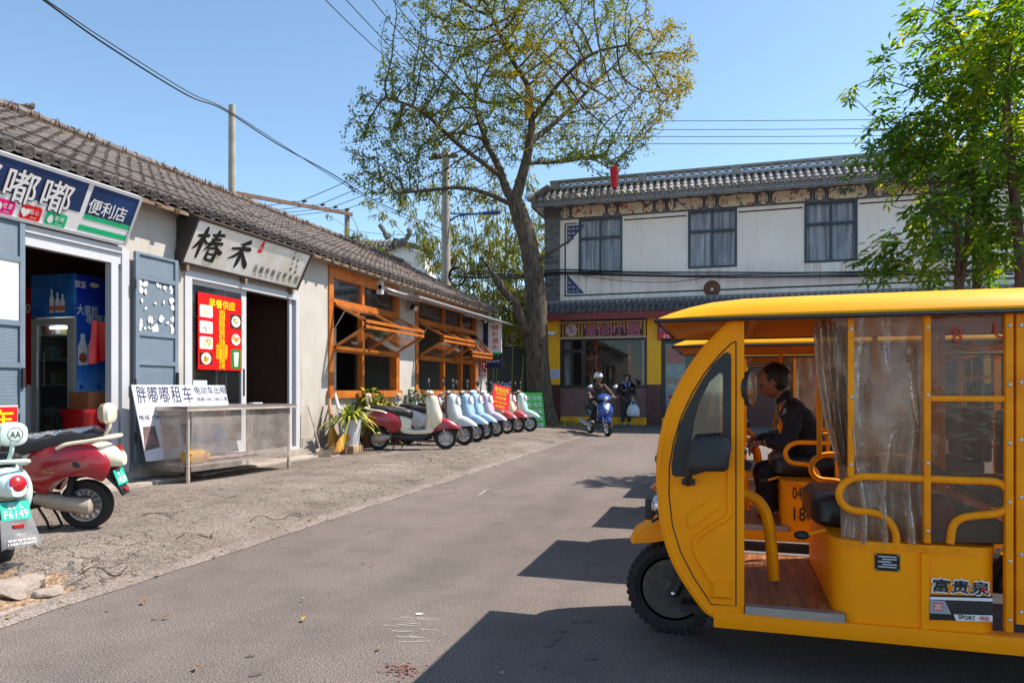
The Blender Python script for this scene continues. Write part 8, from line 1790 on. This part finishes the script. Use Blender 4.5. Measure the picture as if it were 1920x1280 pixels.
# ================================================================== PEOPLE
def skin(chains, sub=2):
    """chains = lists of (x, y, z, r); points repeated between chains are shared. returns a smooth bmesh-ready mesh"""
    vs, es, rs, idx = [], [], [], {}
    for ch in chains:
        prev = None
        for x, y, z, r in ch:
            k = (round(x, 4), round(y, 4), round(z, 4))
            if k not in idx: idx[k] = len(vs); vs.append((x, y, z)); rs.append(r)
            i = idx[k]
            if prev is not None and prev != i: es.append((prev, i))
            prev = i
    me = bpy.data.meshes.new("skin"); me.from_pydata(vs, es, []); o = bpy.data.objects.new("skin", me); sc.collection.objects.link(o)
    m = o.modifiers.new("skin", 'SKIN'); m.use_smooth_shade = True; m.branch_smoothing = .6
    for i, r in enumerate(rs): d = me.skin_vertices[0].data[i]; d.radius = r if isinstance(r, tuple) else (r, r); d.use_root = (i == 0)
    s_ = o.modifiers.new("sub", 'SUBSURF'); s_.levels = sub; s_.render_levels = sub
    bpy.context.view_layer.update(); dg = bpy.context.evaluated_depsgraph_get(); res = bpy.data.meshes.new_from_object(o.evaluated_get(dg)); bpy.data.objects.remove(o); bpy.data.meshes.remove(me); return res
def skin_obj(name, chains, m, parent, sub=2, extra=None, fold=0.):
    if name in ('jacket', 'trousers'): sub, fold = 3, (.015 if parent is dv_ else .006)
    res = skin(chains, sub); b = MB(); b.bm.from_mesh(res); bpy.data.meshes.remove(res)
    for f in b.bm.faces: f.material_index = 0
    if fold:                                  # cloth creases
        b.bm.normal_update()
        for v in b.bm.verts: v.co += v.normal * fold * (noise.noise(V((v.co.x * 9, v.co.y * 9, v.co.z * 17))) + .6 * noise.noise(V((v.co.x * 24, v.co.y * 22, v.co.z * 30))))
    if extra: extra(b)
    return b.build(name, m, parent, 60)
M_skin = mat("weathered_skin", (.27, .12, .07), .5, var=.15, scale=10); M_skin2 = mat("warm_skin", (.42, .21, .14), .5, var=.12, scale=10); M_hair = mat("black_hair", (.012, .010, .009), .55, var=.3); M_eye = mat("dark_eye", (.015, .01, .01), .2)
def inner(p, c): q = V(p).lerp(V(c), .3); q.z -= .045; return tuple(q)      # the shoulder joint, well inside the jacket
def head_on(b, c, fwd, up, s=1.):
    """a head with brow, nose, mouth, chin and ears, joined to the body mesh"""
    f = V(fwd).normalized(); u = V(up).normalized(); r = f.cross(u).normalized(); u = r.cross(f); M = Matrix((( f.x, r.x, u.x, 0), (f.y, r.y, u.y, 0), (f.z, r.z, u.z, 0), (0, 0, 0, 1))); c = V(c)
    n0 = len(b.bm.verts); b.ball(c, (.098 * s, .076 * s, .118 * s), 18, 14, 0, M)
    b.bm.verts.ensure_lookup_table()
    for v in b.bm.verts[n0:]:
        q = M.inverted() @ (v.co - c)
        if q.z < -.02 * s: k = min(1, (-q.z / s - .02) / .1); q.y *= 1 - .30 * k; q.x += .014 * s * k
        if q.x > .05 * s and -.02 * s < q.z < .03 * s and abs(q.y) > .018 * s: q.x -= .008 * s
        v.co = c + M @ q
    b.ball(c + M @ V((.100, 0, -.012)) * s, (.022 * s, .015 * s, .028 * s), 8, 6, 0, M)
    for y in (-1, 1):
        b.ball(c + M @ V((-.005, y * .076, -.005)) * s, (.018 * s, .009 * s, .032 * s), 8, 6, 0, M); b.ball(c + M @ V((.082, y * .030, .018)) * s, (.008 * s, .012 * s, .007 * s), 8, 6, 1, M)
    b.ball(c + M @ V((.084, 0, -.058)) * s, (.010 * s, .024 * s, .007 * s), 8, 5, 2, M); return M
def hand_on(b, wrist, d, palm_up, side, curl=.6, s=1.):
    """palm, four bent fingers and a thumb"""
    d = V(d).normalized(); n = V(palm_up).normalized(); w = d.cross(n).normalized(); n = w.cross(d); wrist = V(wrist)
    b.mi = 0; b.tube([wrist, wrist + d * .04 * s, wrist + d * .085 * s], [.026 * s, .036 * s, .036 * s], 10, 0, flat=.55)
    for k in range(4):
        o = wrist + d * .08 * s + w * (.028 - .0187 * k) * s; L = (.062, .072, .068, .05)[k] * s; p = [o]; dd = d.copy()
        for j in range(3): dd = (dd * math.cos(curl) + n * math.sin(curl)).normalized(); p.append(p[-1] + dd * L * (.42, .33, .25)[j])
        b.tube(p, [.0095 * s, .009 * s, .008 * s, .006 * s], 6, 0)
    o = wrist + d * .035 * s + w * side * .03 * s; b.tube([o, o + (d * .6 + w * side * .7 + n * .2) * .035 * s, o + (d * 1.1 + w * side * .8 + n * .8) * .05 * s], [.012 * s, .0105 * s, .007 * s], 6, 0)
M_jk = mat("black_jacket_cloth", (.016, .016, .02), .8, var=.4, scale=8, bump=.4, bscale=18); M_tr = mat("dark_trousers_cloth", (.014, .014, .017), .85, var=.3, scale=8, bump=.3, bscale=20); M_shoe = mat("dark_shoe", (.03, .026, .022), .6, var=.3); M_mouth = mat("lip", (.22, .07, .055), .5)
# ---- driver bending over in the second three-wheeler
O2 = t2.location
def dq(px, py, ly): p = onY(px, py, O2.y + .0 + ly); return (p.x - O2.x, ly, p.z)
dv_ = thing("person", "driver in a black jacket bowing his head in the second three wheeler", "person", (O2.x + .8, O2.y, 0)); D0 = V((.8, 0, 0))
def L4(p, r): q = V(p) - D0; return (q.x, q.y, q.z, r)
hip = dq(1505, 893, 0.); low = dq(1513, 850, 0.); mid = dq(1510, 806, 0.); chest = dq(1497, 775, 0.); neck = dq(1470, 747, 0.); hd = V(dq(1446, 716, 0.)); sh = [dq(1490, 772, s_ * .17) for s_ in (-1, 1)]
elb = [dq(1478, 836, -.24), dq(1478, 826, .24)]; wr = [dq(1428, 828, -.20), dq(1410, 820, .22)]; kn = [dq(1436, 880, -.13), dq(1426, 872, .15)]; an = [dq(1447, 962, -.16), dq(1436, 955, .15)]; to = [dq(1418, 972, -.17), dq(1408, 965, .15)]
body = [[L4(hip, .12), L4(low, .125), L4(mid, .11), L4(chest, .10), L4(neck, .055), L4(tuple(V(neck).lerp(hd, .6)), .052)]]
for k in range(2): body += [[L4(chest, .10), L4(inner(sh[k], chest), .045), L4(elb[k], .035), L4(wr[k], .030)], [L4(hip, .12), L4((hip[0] - .02, (-.09, .09)[k], hip[2]), .095), L4(kn[k], .06), L4(an[k], .04)]]
def ex(b):
    head_on(b, hd - D0, (-.80, -.12, -.55), (-.5, 0, .85), 1.0)
    for k in range(2): hand_on(b, V(wr[k]) - D0, V(dq(1404, 838, wr[k][1])) - V(wr[k]), (-.3, 0, -1), (-1, 1)[k], .7)
skin_obj("body", body, [M_skin, M_eye, M_mouth], dv_, 2, ex)
jk = [[L4(tuple(V(hip) + V((0, 0, .02))), .145), L4(low, .16), L4(mid, .168), L4(chest, .145), L4(tuple(V(neck) + V((.012, 0, -.012))), .092), L4(tuple(V(neck).lerp(hd, .30)), .07)]]
for k in range(2): jk += [[L4(chest, .14), L4(sh[k], .088), L4(tuple(V(sh[k]).lerp(V(elb[k]), .5)), .074), L4(elb[k], .066), L4(tuple(V(elb[k]).lerp(V(wr[k]), .9)), .05)]]
jo = skin_obj("jacket", jk, [M_jk], dv_)
skin_obj("trousers", [[L4(hip, .13), L4((hip[0] - .02, (-.09, .09)[k], hip[2]), .105), L4(tuple((V(hip) + V((0, (-.09, .09)[k], 0))).lerp(V(kn[k]), .55)), .09), L4(kn[k], .076), L4(tuple(V(kn[k]).lerp(V(an[k]), .5)), .064), L4(an[k], .055)] for k in range(2)], [M_tr], dv_)
for k in range(2): b = MB(); a_, t_ = V(an[k]) - D0, V(to[k]) - D0; b.tube([a_ + (a_ - t_) * .2 + V((0, 0, -.03)), a_ + V((0, 0, -.03)), (a_ + t_) * .5 + V((0, 0, -.02)), t_], [.035, .046, .045, .025], 12, 0, flat=.8); b.build("shoe", M_shoe, dv_)
b = MB(); Mh = Matrix.Rotation(R(-30), 4, 'Y'); b.ball(hd - D0 + V((.022, 0, .03)), (.108, .086, .112), 18, 12, 0, Mh)
for v in b.bm.verts: v.co += v.normal * 0 + V((noise.noise(v.co * 40), noise.noise(v.co * 40 + V((3, 0, 0))), noise.noise(v.co * 40 + V((0, 5, 0))))) * .006
for v in list(b.bm.verts):
    q = v.co - (hd - D0)
    if q.x < -.045 and q.z < .07: v.co.x = (hd - D0).x - .03 + .02 * random.random(); v.co.z = max(v.co.z, (hd - D0).z + .05)

for k in range(160):
    a, e = random.uniform(0, 6.28), random.uniform(.1, 1.4); d = V((math.cos(a) * math.sin(e), math.sin(a) * math.sin(e), math.cos(e))); q = hd - D0 + V((.03, 0, .035)) + V((d.x * .10, d.y * .082, d.z * .105)); b.tube([q, q + d * .004 + rdir() * .012, q + d * .004 + rdir() * .022 - V((0, 0, .008))], [.006, .004, .001], 3)
b.build("hair", M_hair, dv_)
b = MB(); p = V(dq(1472, 772, -.165)) - D0; b.text("众", p + V((0, -.012, .01)), (1, 0, 0), (0, 0, 1), .03, .035, 0); b.text("SPORT", p + V((0, -.012, -.016)), (1, 0, 0), (0, 0, 1), .05, .01, 0); b.build("chest_emblem", M_white, dv_, 0)
# ---- rider and his blue scooter
pF, pR = onZ(1139, 817.5, 0), onZ(1108, 812.5, 0); hdv = (pF - pR).normalized(); yaw = math.atan2(hdv.y, hdv.x); cM = (pF + pR) / 2
M_blue = paint("metallic_blue_paint", "#1c4390", .8, .25); M_silv = paint("silver_paint", "#aeb4bc", .6, .3); M_nav = paint("dark_blue_paint", "#16213f", .6, .3)
ms = thing("motor_scooter", "metallic blue motor scooter ridden toward the camera", "scooter", (cM.x, cM.y, 0), yaw); DD = scooter_meshes(5); X, Y_, Z = V((1, 0, 0)), V((0, 1, 0)), V((0, 0, 1))
for x in (.62, -.62): w = put("wheel", DD['tyre'], ms); w.location = (x, 0, .222); put("rim", DD['rim'], w)
b = MB(); b.loft([ring((x, 0, z), X, Y_, rx, ry, 20, 2.6) for z, x, rx, ry in ((.36, .30, .06, .14), (.48, .36, .12, .2), (.6, .42, .15, .23), (.72, .44, .14, .23), (.84, .40, .10, .18), (.92, .37, .07, .11), (.96, .36, .03, .05))]); b.build("front_shield", M_blue, ms)
b = MB(); b.loft([ring((x, 0, z), X, Y_, .02, ry, 14, 2.2) for z, x, ry in ((.62, .565, .02), (.72, .575, .05), (.82, .505, .09), (.90, .445, .075), (.93, .42, .03))]); b.build("silver_crest", M_silv, ms)
b = MB(); b.loft([ring((x, 0, z), X, Y_, rx, ry, 20, 2.4) for z, x, rx, ry in ((.94, .37, .07, .1), (.99, .40, .13, .19), (1.05, .39, .13, .21), (1.11, .36, .09, .14), (1.14, .33, .04, .06))]); ck = b.build("handlebar_cowl", M_blue, ms)
b = MB(); b.ball((.475, 0, 1.01), (.06, .10, .06), 16, 10); b.build("headlight", M_lens, ck)
b = MB(); b.loft([arch(x, zt, zb, w) for x, zt, zb, w in ((.40, .46, .36, .05), (.5, .52, .38, .07), (.62, .52, .40, .075), (.76, .47, .39, .065), (.84, .41, .37, .03))]); b.build("front_fender", M_blue, ms)
b = MB()
for s_ in (-1, 1): b.rod((.48, s_ * .08, .5), (.62, s_ * .085, .222), .02, .018)
b.build("fork", M_rim, ms)
b = MB(); b.loft([ring((x, 0, z), Y_, Z, ry, rz, 18, 3) for x, z, ry, rz in ((.34, .36, .13, .05), (.1, .32, .16, .06), (-.1, .34, .16, .09), (-.3, .45, .15, .14))]); b.build("floorboard", M_blackp, ms)
b = MB(); b.loft([ring((x, 0, z), Y_, Z, ry, rz, 20, 2.6) for x, z, ry, rz in ((-.1, .52, .12, .16), (-.3, .58, .16, .15), (-.6, .66, .15, .11), (-.85, .74, .1, .07), (-.95, .77, .05, .03))]); b.build("tail_body", M_nav, ms)
b = MB(); b.loft([ring((x, 0, z), Y_, Z, ry, rz, 18, 3) for x, z, ry, rz in ((.0, .72, .08, .04), (-.1, .76, .14, .06), (-.4, .79, .15, .05), (-.75, .85, .12, .05), (-.85, .86, .07, .02))]); b.build("seat", M_seat, ms)
b = MB(); b.tube([(-.25, -.12, .25), (-.5, -.17, .28), (-.95, -.18, .40)], [.03, .06, .055], 12); b.build("muffler", M_silv, ms)
b = MB(); b.tube(smooth_path([(.22, -.34, 1.04), (.32, -.2, 1.07), (.34, 0, 1.07), (.32, .2, 1.07), (.22, .34, 1.04)], 4), .014, 8); b.build("handlebar", M_blackm, ms)
for s_ in (-1, 1): b = MB(); b.tube(smooth_path([(.32, s_ * .2, 1.08), (.33, s_ * .28, 1.2), (.30, s_ * .36, 1.3)], 4), .008, 6, 0); b.ball((.30, s_ * .37, 1.33), (.02, .075, .05), 12, 8, 1); b.rod((.32, s_ * .26, 1.05), (.36, s_ * .42, 1.05), .006, None, 5, 1); b.build("mirror", [M_blackm, M_chrome], ms)
rd = thing("person", "rider in a white helmet and brown jacket on the blue scooter", "person", (cM.x, cM.y, 0), yaw)
hip = (-.28, 0, .90); mid = (-.24, 0, 1.12); chest = (-.16, 0, 1.32); neck = (-.10, 0, 1.43); hd = V((-.04, 0, 1.565)); sh = [(-.15, s_ * .19, 1.36) for s_ in (-1, 1)]; el = [(.02, s_ * .33, 1.14) for s_ in (-1, 1)]; wr = [(.20, s_ * .33, 1.08) for s_ in (-1, 1)]; kn = [(.16, s_ * .17, .82) for s_ in (-1, 1)]; an = [(.10, s_ * .17, .45) for s_ in (-1, 1)]
an[0] = (.05, -.24, .42)
q4 = lambda p, r: (p[0], p[1], p[2], r)
body = [[q4(hip, .12), q4(mid, .11), q4(chest, .10), q4(neck, .055), q4(tuple(V(neck).lerp(hd, .6)), .05)]]
for k in range(2): body += [[q4(chest, .10), q4(inner(sh[k], chest), .04), q4(el[k], .032), q4(wr[k], .03)], [q4(hip, .12), (hip[0], (-.1, .1)[k], hip[2] - .02, .09), q4(kn[k], .06), q4(an[k], .04)]]
def ex(b):
    head_on(b, hd, (1, .25, -.25), (0, 0, 1))
    for k in range(2): hand_on(b, wr[k], (.6, (-.2, .2)[k], -.3), (0, 0, -1), (1, -1)[k], .9)
skin_obj("body", body, [M_skin, M_eye, M_mouth], rd, 2, ex)
M_bj = mat("brown_jacket_cloth", (.095, .065, .05), .85, var=.4, scale=7, bump=.4, bscale=20)
jk = [[q4(hip, .15), q4(mid, .148), q4(chest, .15), (-.12, 0, 1.38, .11), q4(neck, .08)]]
for k in range(2): jk += [[q4(chest, .145), q4(sh[k], .085), q4(el[k], .065), q4(tuple(V(el[k]).lerp(V(wr[k]), .85)), .05)]]
skin_obj("jacket", jk, [M_bj], rd)
b = MB(); b.loft([ring((x, 0, z), Y_, Z, ry, .01, 12) for x, z, ry in ((-.015, 1.02, .07), (-.005, 1.15, .075), (-.005, 1.3, .07), (-.02, 1.40, .03))]); b.build("shirt", M_jk, rd)
skin_obj("trousers", [[q4(hip, .135), (hip[0], (-.1, .1)[k], hip[2] - .02, .11), q4(kn[k], .08), q4(tuple(V(kn[k]).lerp(V(an[k]), .5)), .065), q4(an[k], .055)] for k in range(2)], [M_tr], rd)
for k in range(2): b = MB(); a_ = V(an[k]); b.tube([a_ + V((-.06, 0, -.05)), a_ + V((0, 0, -.045)), a_ + V((.1, 0, -.05)), a_ + V((.17, 0, -.065))], [.035, .045, .042, .025], 12, flat=.8); b.build("shoe", M_tan, rd)
b = MB(); b.ball(hd + V((-.012, 0, .055)), (.138, .122, .115), 22, 14, 0)
for v in b.bm.verts:
    if v.co.z < hd.z + .02 and v.co.x > hd.x - .02: v.co.z = hd.z + .025
    elif v.co.z < hd.z - .03: v.co.z = hd.z - .03
b.loft([ring(hd + V((x, 0, z)), X, Y_, rx, ry, 16) for x, z, rx, ry in ((.06, .145, .075, .06), (.06, .158, .07, .055), (.055, .168, .04, .03))], mi=1); b.tube([hd + V((0, .1, .0)), hd + V((.03, .06, -.11)), hd + V((.03, -.06, -.11)), hd + V((0, -.1, .0))], .006, 5, 1); b.build("helmet", [paint("white_helmet", "#d9dadb"), M_blackp], rd)
# ---- man standing with a bag by the restaurant
pm_ = onZ(1174, 796.5, .06); st = thing("person", "young man in black jacket and pale blue hood standing by restaurant window", "person", (pm_.x, pm_.y, .06), R(-90 + 17 + 6))
hip = (0, 0, .88); wst = (0, 0, 1.02); chest = (.0, 0, 1.26); neck = (.01, 0, 1.43); hd = V((.05, 0, 1.56)); sh = [(0, s_ * .185, 1.36) for s_ in (-1, 1)]; el = [(-.02, -.29, 1.10), (-.02, .29, 1.10)]; wr = [(.13, -.12, 1.22), (.14, .22, .98)]
# image right is his left (+y); he lifts a phone with his right hand and holds the bag on his left
wr[0] = (.18, -.10, 1.16); wr[1] = (.14, .17, .97); kn = [(.02, s_ * .10, .48) for s_ in (-1, 1)]; an = [(0, s_ * .11, .09) for s_ in (-1, 1)]
body = [[q4(hip, .125), q4(wst, .105), q4(chest, .10), q4(neck, .052), q4(tuple(V(neck).lerp(hd, .6)), .048)]]
for k in range(2): body += [[q4(chest, .10), q4(inner(sh[k], chest), .04), q4(el[k], .032), q4(wr[k], .028)], [q4(hip, .125), (0, (-.09, .09)[k], .84, .092), q4(kn[k], .058), q4(an[k], .038)]]
def ex(b):
    head_on(b, hd, (1, -.05, -.42), (.3, 0, 1), .98); hand_on(b, wr[0], (.5, .5, .5), (-.5, .6, .3), -1, .5); hand_on(b, wr[1], (.7, -.2, -.45), (0, -.3, -1), 1, 1.0)
skin_obj("body", body, [M_skin2, M_eye, M_mouth], st, 2, ex)
jk = [[(0, 0, .84, .15), q4(wst, .145), q4(chest, .15), (0, 0, 1.37, .115), q4(neck, .08)]]
for k in range(2): jk += [[q4(chest, .15), q4(sh[k], .085), q4(el[k], .066), q4(tuple(V(el[k]).lerp(V(wr[k]), .88)), .05)]]
skin_obj("jacket", jk, [mat("navy_black_jacket", (.014, .015, .024), .8, var=.4, scale=8, bump=.3)], st)
b = MB(); b.tube(smooth_path([(.16, 0, 1.24), (.14, -.07, 1.36), (.05, -.115, 1.44), (-.06, -.07, 1.45), (-.09, 0, 1.45), (-.06, .07, 1.45), (.05, .115, 1.44), (.14, .07, 1.36), (.16, 0, 1.24)], 4), .032, 8, flat=.8); b.build("hood", pm("pale_blue_fleece", "#6d93c4", .9), st)
skin_obj("trousers", [[q4(hip, .135), (0, (-.09, .09)[k], .82, .108), q4(kn[k], .082), (.01, (-.105, .105)[k], .28, .07), (0, (-.11, .11)[k], .10, .066)] for k in range(2)], [mat("olive_grey_trousers", (.05, .042, .036), .85, var=.3, bump=.3)], st)
for k in range(2): b = MB(); a_ = V((0, (-.11, .11)[k], .045)); b.tube([a_ + V((-.07, 0, 0)), a_, a_ + V((.1, 0, -.005)), a_ + V((.17, 0, -.015))], [.036, .046, .044, .026], 12, flat=.85); b.build("shoe", pm("white_trainer", "#9fa3ab"), st)
b = MB(); b.ball(hd + V((-.012, 0, .03)), (.104, .088, .112), 18, 12)
for v in b.bm.verts:
    q = v.co - hd
    if q.x > .055 and q.z < .055: v.co.x = hd.x + .045; v.co.z = max(v.co.z, hd.z + .045)
    v.co += V((noise.noise(v.co * 45), noise.noise(v.co * 45 + V((3, 1, 0))), noise.noise(v.co * 45 + V((0, 5, 2))))) * .008
b.build("hair", M_hair, st)
Ms = Matrix.Translation(st.location) @ Matrix.Rotation(st.rotation_euler.z, 4, 'Z'); b = MB(); b.cbox((0, 0, 0), (.012, .07, .14), 0, .004)
o = tag(b.build("phone", M_blackp), "phone held up by the standing man in black", "phone"); o.matrix_world = Ms @ Matrix.Translation((.27, -.03, 1.24)) @ Matrix.Rotation(.5, 4, 'Y')
b = MB(); rg = []
for z, rx, ry in ((-.62, .05, .14), (-.60, .09, .2), (-.5, .11, .23), (-.38, .10, .21), (-.26, .06, .15), (-.22, .035, .11)):
    rg.append([V((rx * math.cos(t) * (1 + .18 * noise.noise(V((math.cos(t) * 3, math.sin(t) * 3, z * 9)))), ry * math.sin(t) * (1 + .1 * noise.noise(V((math.cos(t) * 3, math.sin(t) * 3, z * 9 + 4)))), z)) for t in (2 * math.pi * k / 28 for k in range(28))])
b.loft(rg)
for s_ in (-1, 1): b.tube(smooth_path([(.03 * s_, -.08, -.22), (.02 * s_, -.03, -.06), (0, 0, .0), (.02 * s_, .03, -.06), (.03 * s_, .08, -.22)], 4), .010, 5)
o = tag(b.build("shopping_bag", mat("white_carrier_plastic", (.62, .65, .70), .4, var=.35, scale=9, c2=(.42, .47, .55), bump=.5, bscale=14), smooth=50), "bulging white carrier bag held by the standing man", "bag"); o.matrix_world = Ms @ Matrix.Translation((.20, .19, .91))
# ---- someone half hidden behind the trunk
q = onZ(984, 800, .05); q = onX(985, 800, q.x); hp = thing("person", "person in dark clothes half hidden behind the big tree trunk", "person", (q.x - .1, q.y + 1.2, .03), R(-60))
hd = V((.03, 0, 1.30)); 
def ex(b): head_on(b, hd, (1, .3, -.2), (0, 0, 1))
skin_obj("body", [[(0, 0, .55, .13), (0, 0, .8, .13), (0, 0, 1.0, .12), (.01, 0, 1.15, .055), (.02, 0, 1.22, .05)], [(0, 0, 1.0, .12), (0, -.18, 1.05, .06), (.1, -.24, .8, .045), (.25, -.12, .7, .03)], [(0, 0, 1.0, .12), (0, .18, 1.05, .06), (.1, .24, .8, .045), (.25, .12, .7, .03)], [(0, 0, .55, .13), (.1, -.1, .52, .09), (.4, -.1, .5, .06), (.42, -.1, .08, .04)], [(0, 0, .55, .13), (.1, .1, .52, .09), (.4, .1, .5, .06), (.42, .1, .08, .04)]], [M_skin, M_eye, M_mouth], hp, 2, ex)
skin_obj("jacket", [[(0, 0, .5, .155), (0, 0, .8, .155), (0, 0, 1.0, .145), (.01, 0, 1.13, .075)], [(0, 0, 1.0, .145), (0, -.18, 1.05, .085), (.1, -.24, .8, .065), (.22, -.14, .71, .05)], [(0, 0, 1.0, .145), (0, .18, 1.05, .085), (.1, .24, .8, .065), (.22, .14, .71, .05)]], [M_jk], hp)
skin_obj("trousers", [[(0, 0, .55, .14), (.1, s_ * .1, .52, .105), (.4, s_ * .1, .5, .078), (.42, s_ * .1, .1, .055)] for s_ in (-1, 1)], [M_tr], hp)
b = MB(); b.ball(hd + V((-.012, 0, .03)), (.106, .09, .112), 16, 12)
for v in b.bm.verts:
    q_ = v.co - hd
    if q_.x > .05 and q_.z < .05: v.co.x = hd.x + .04; v.co.z = max(v.co.z, hd.z + .04)
b.build("hair", M_hair, hp)
b = MB(); b.box((-.2, -.2, .40), (.2, .2, .45), 0, .01)
for x in (-.17, .17):
    for y in (-.17, .17): b.rod((x, y, 0), (x, y, .4), .018)
o = tag(b.build("stool", M_redwood), "low stool behind the big tree trunk", "stool"); o.location = (hp.location.x, hp.location.y, .03)
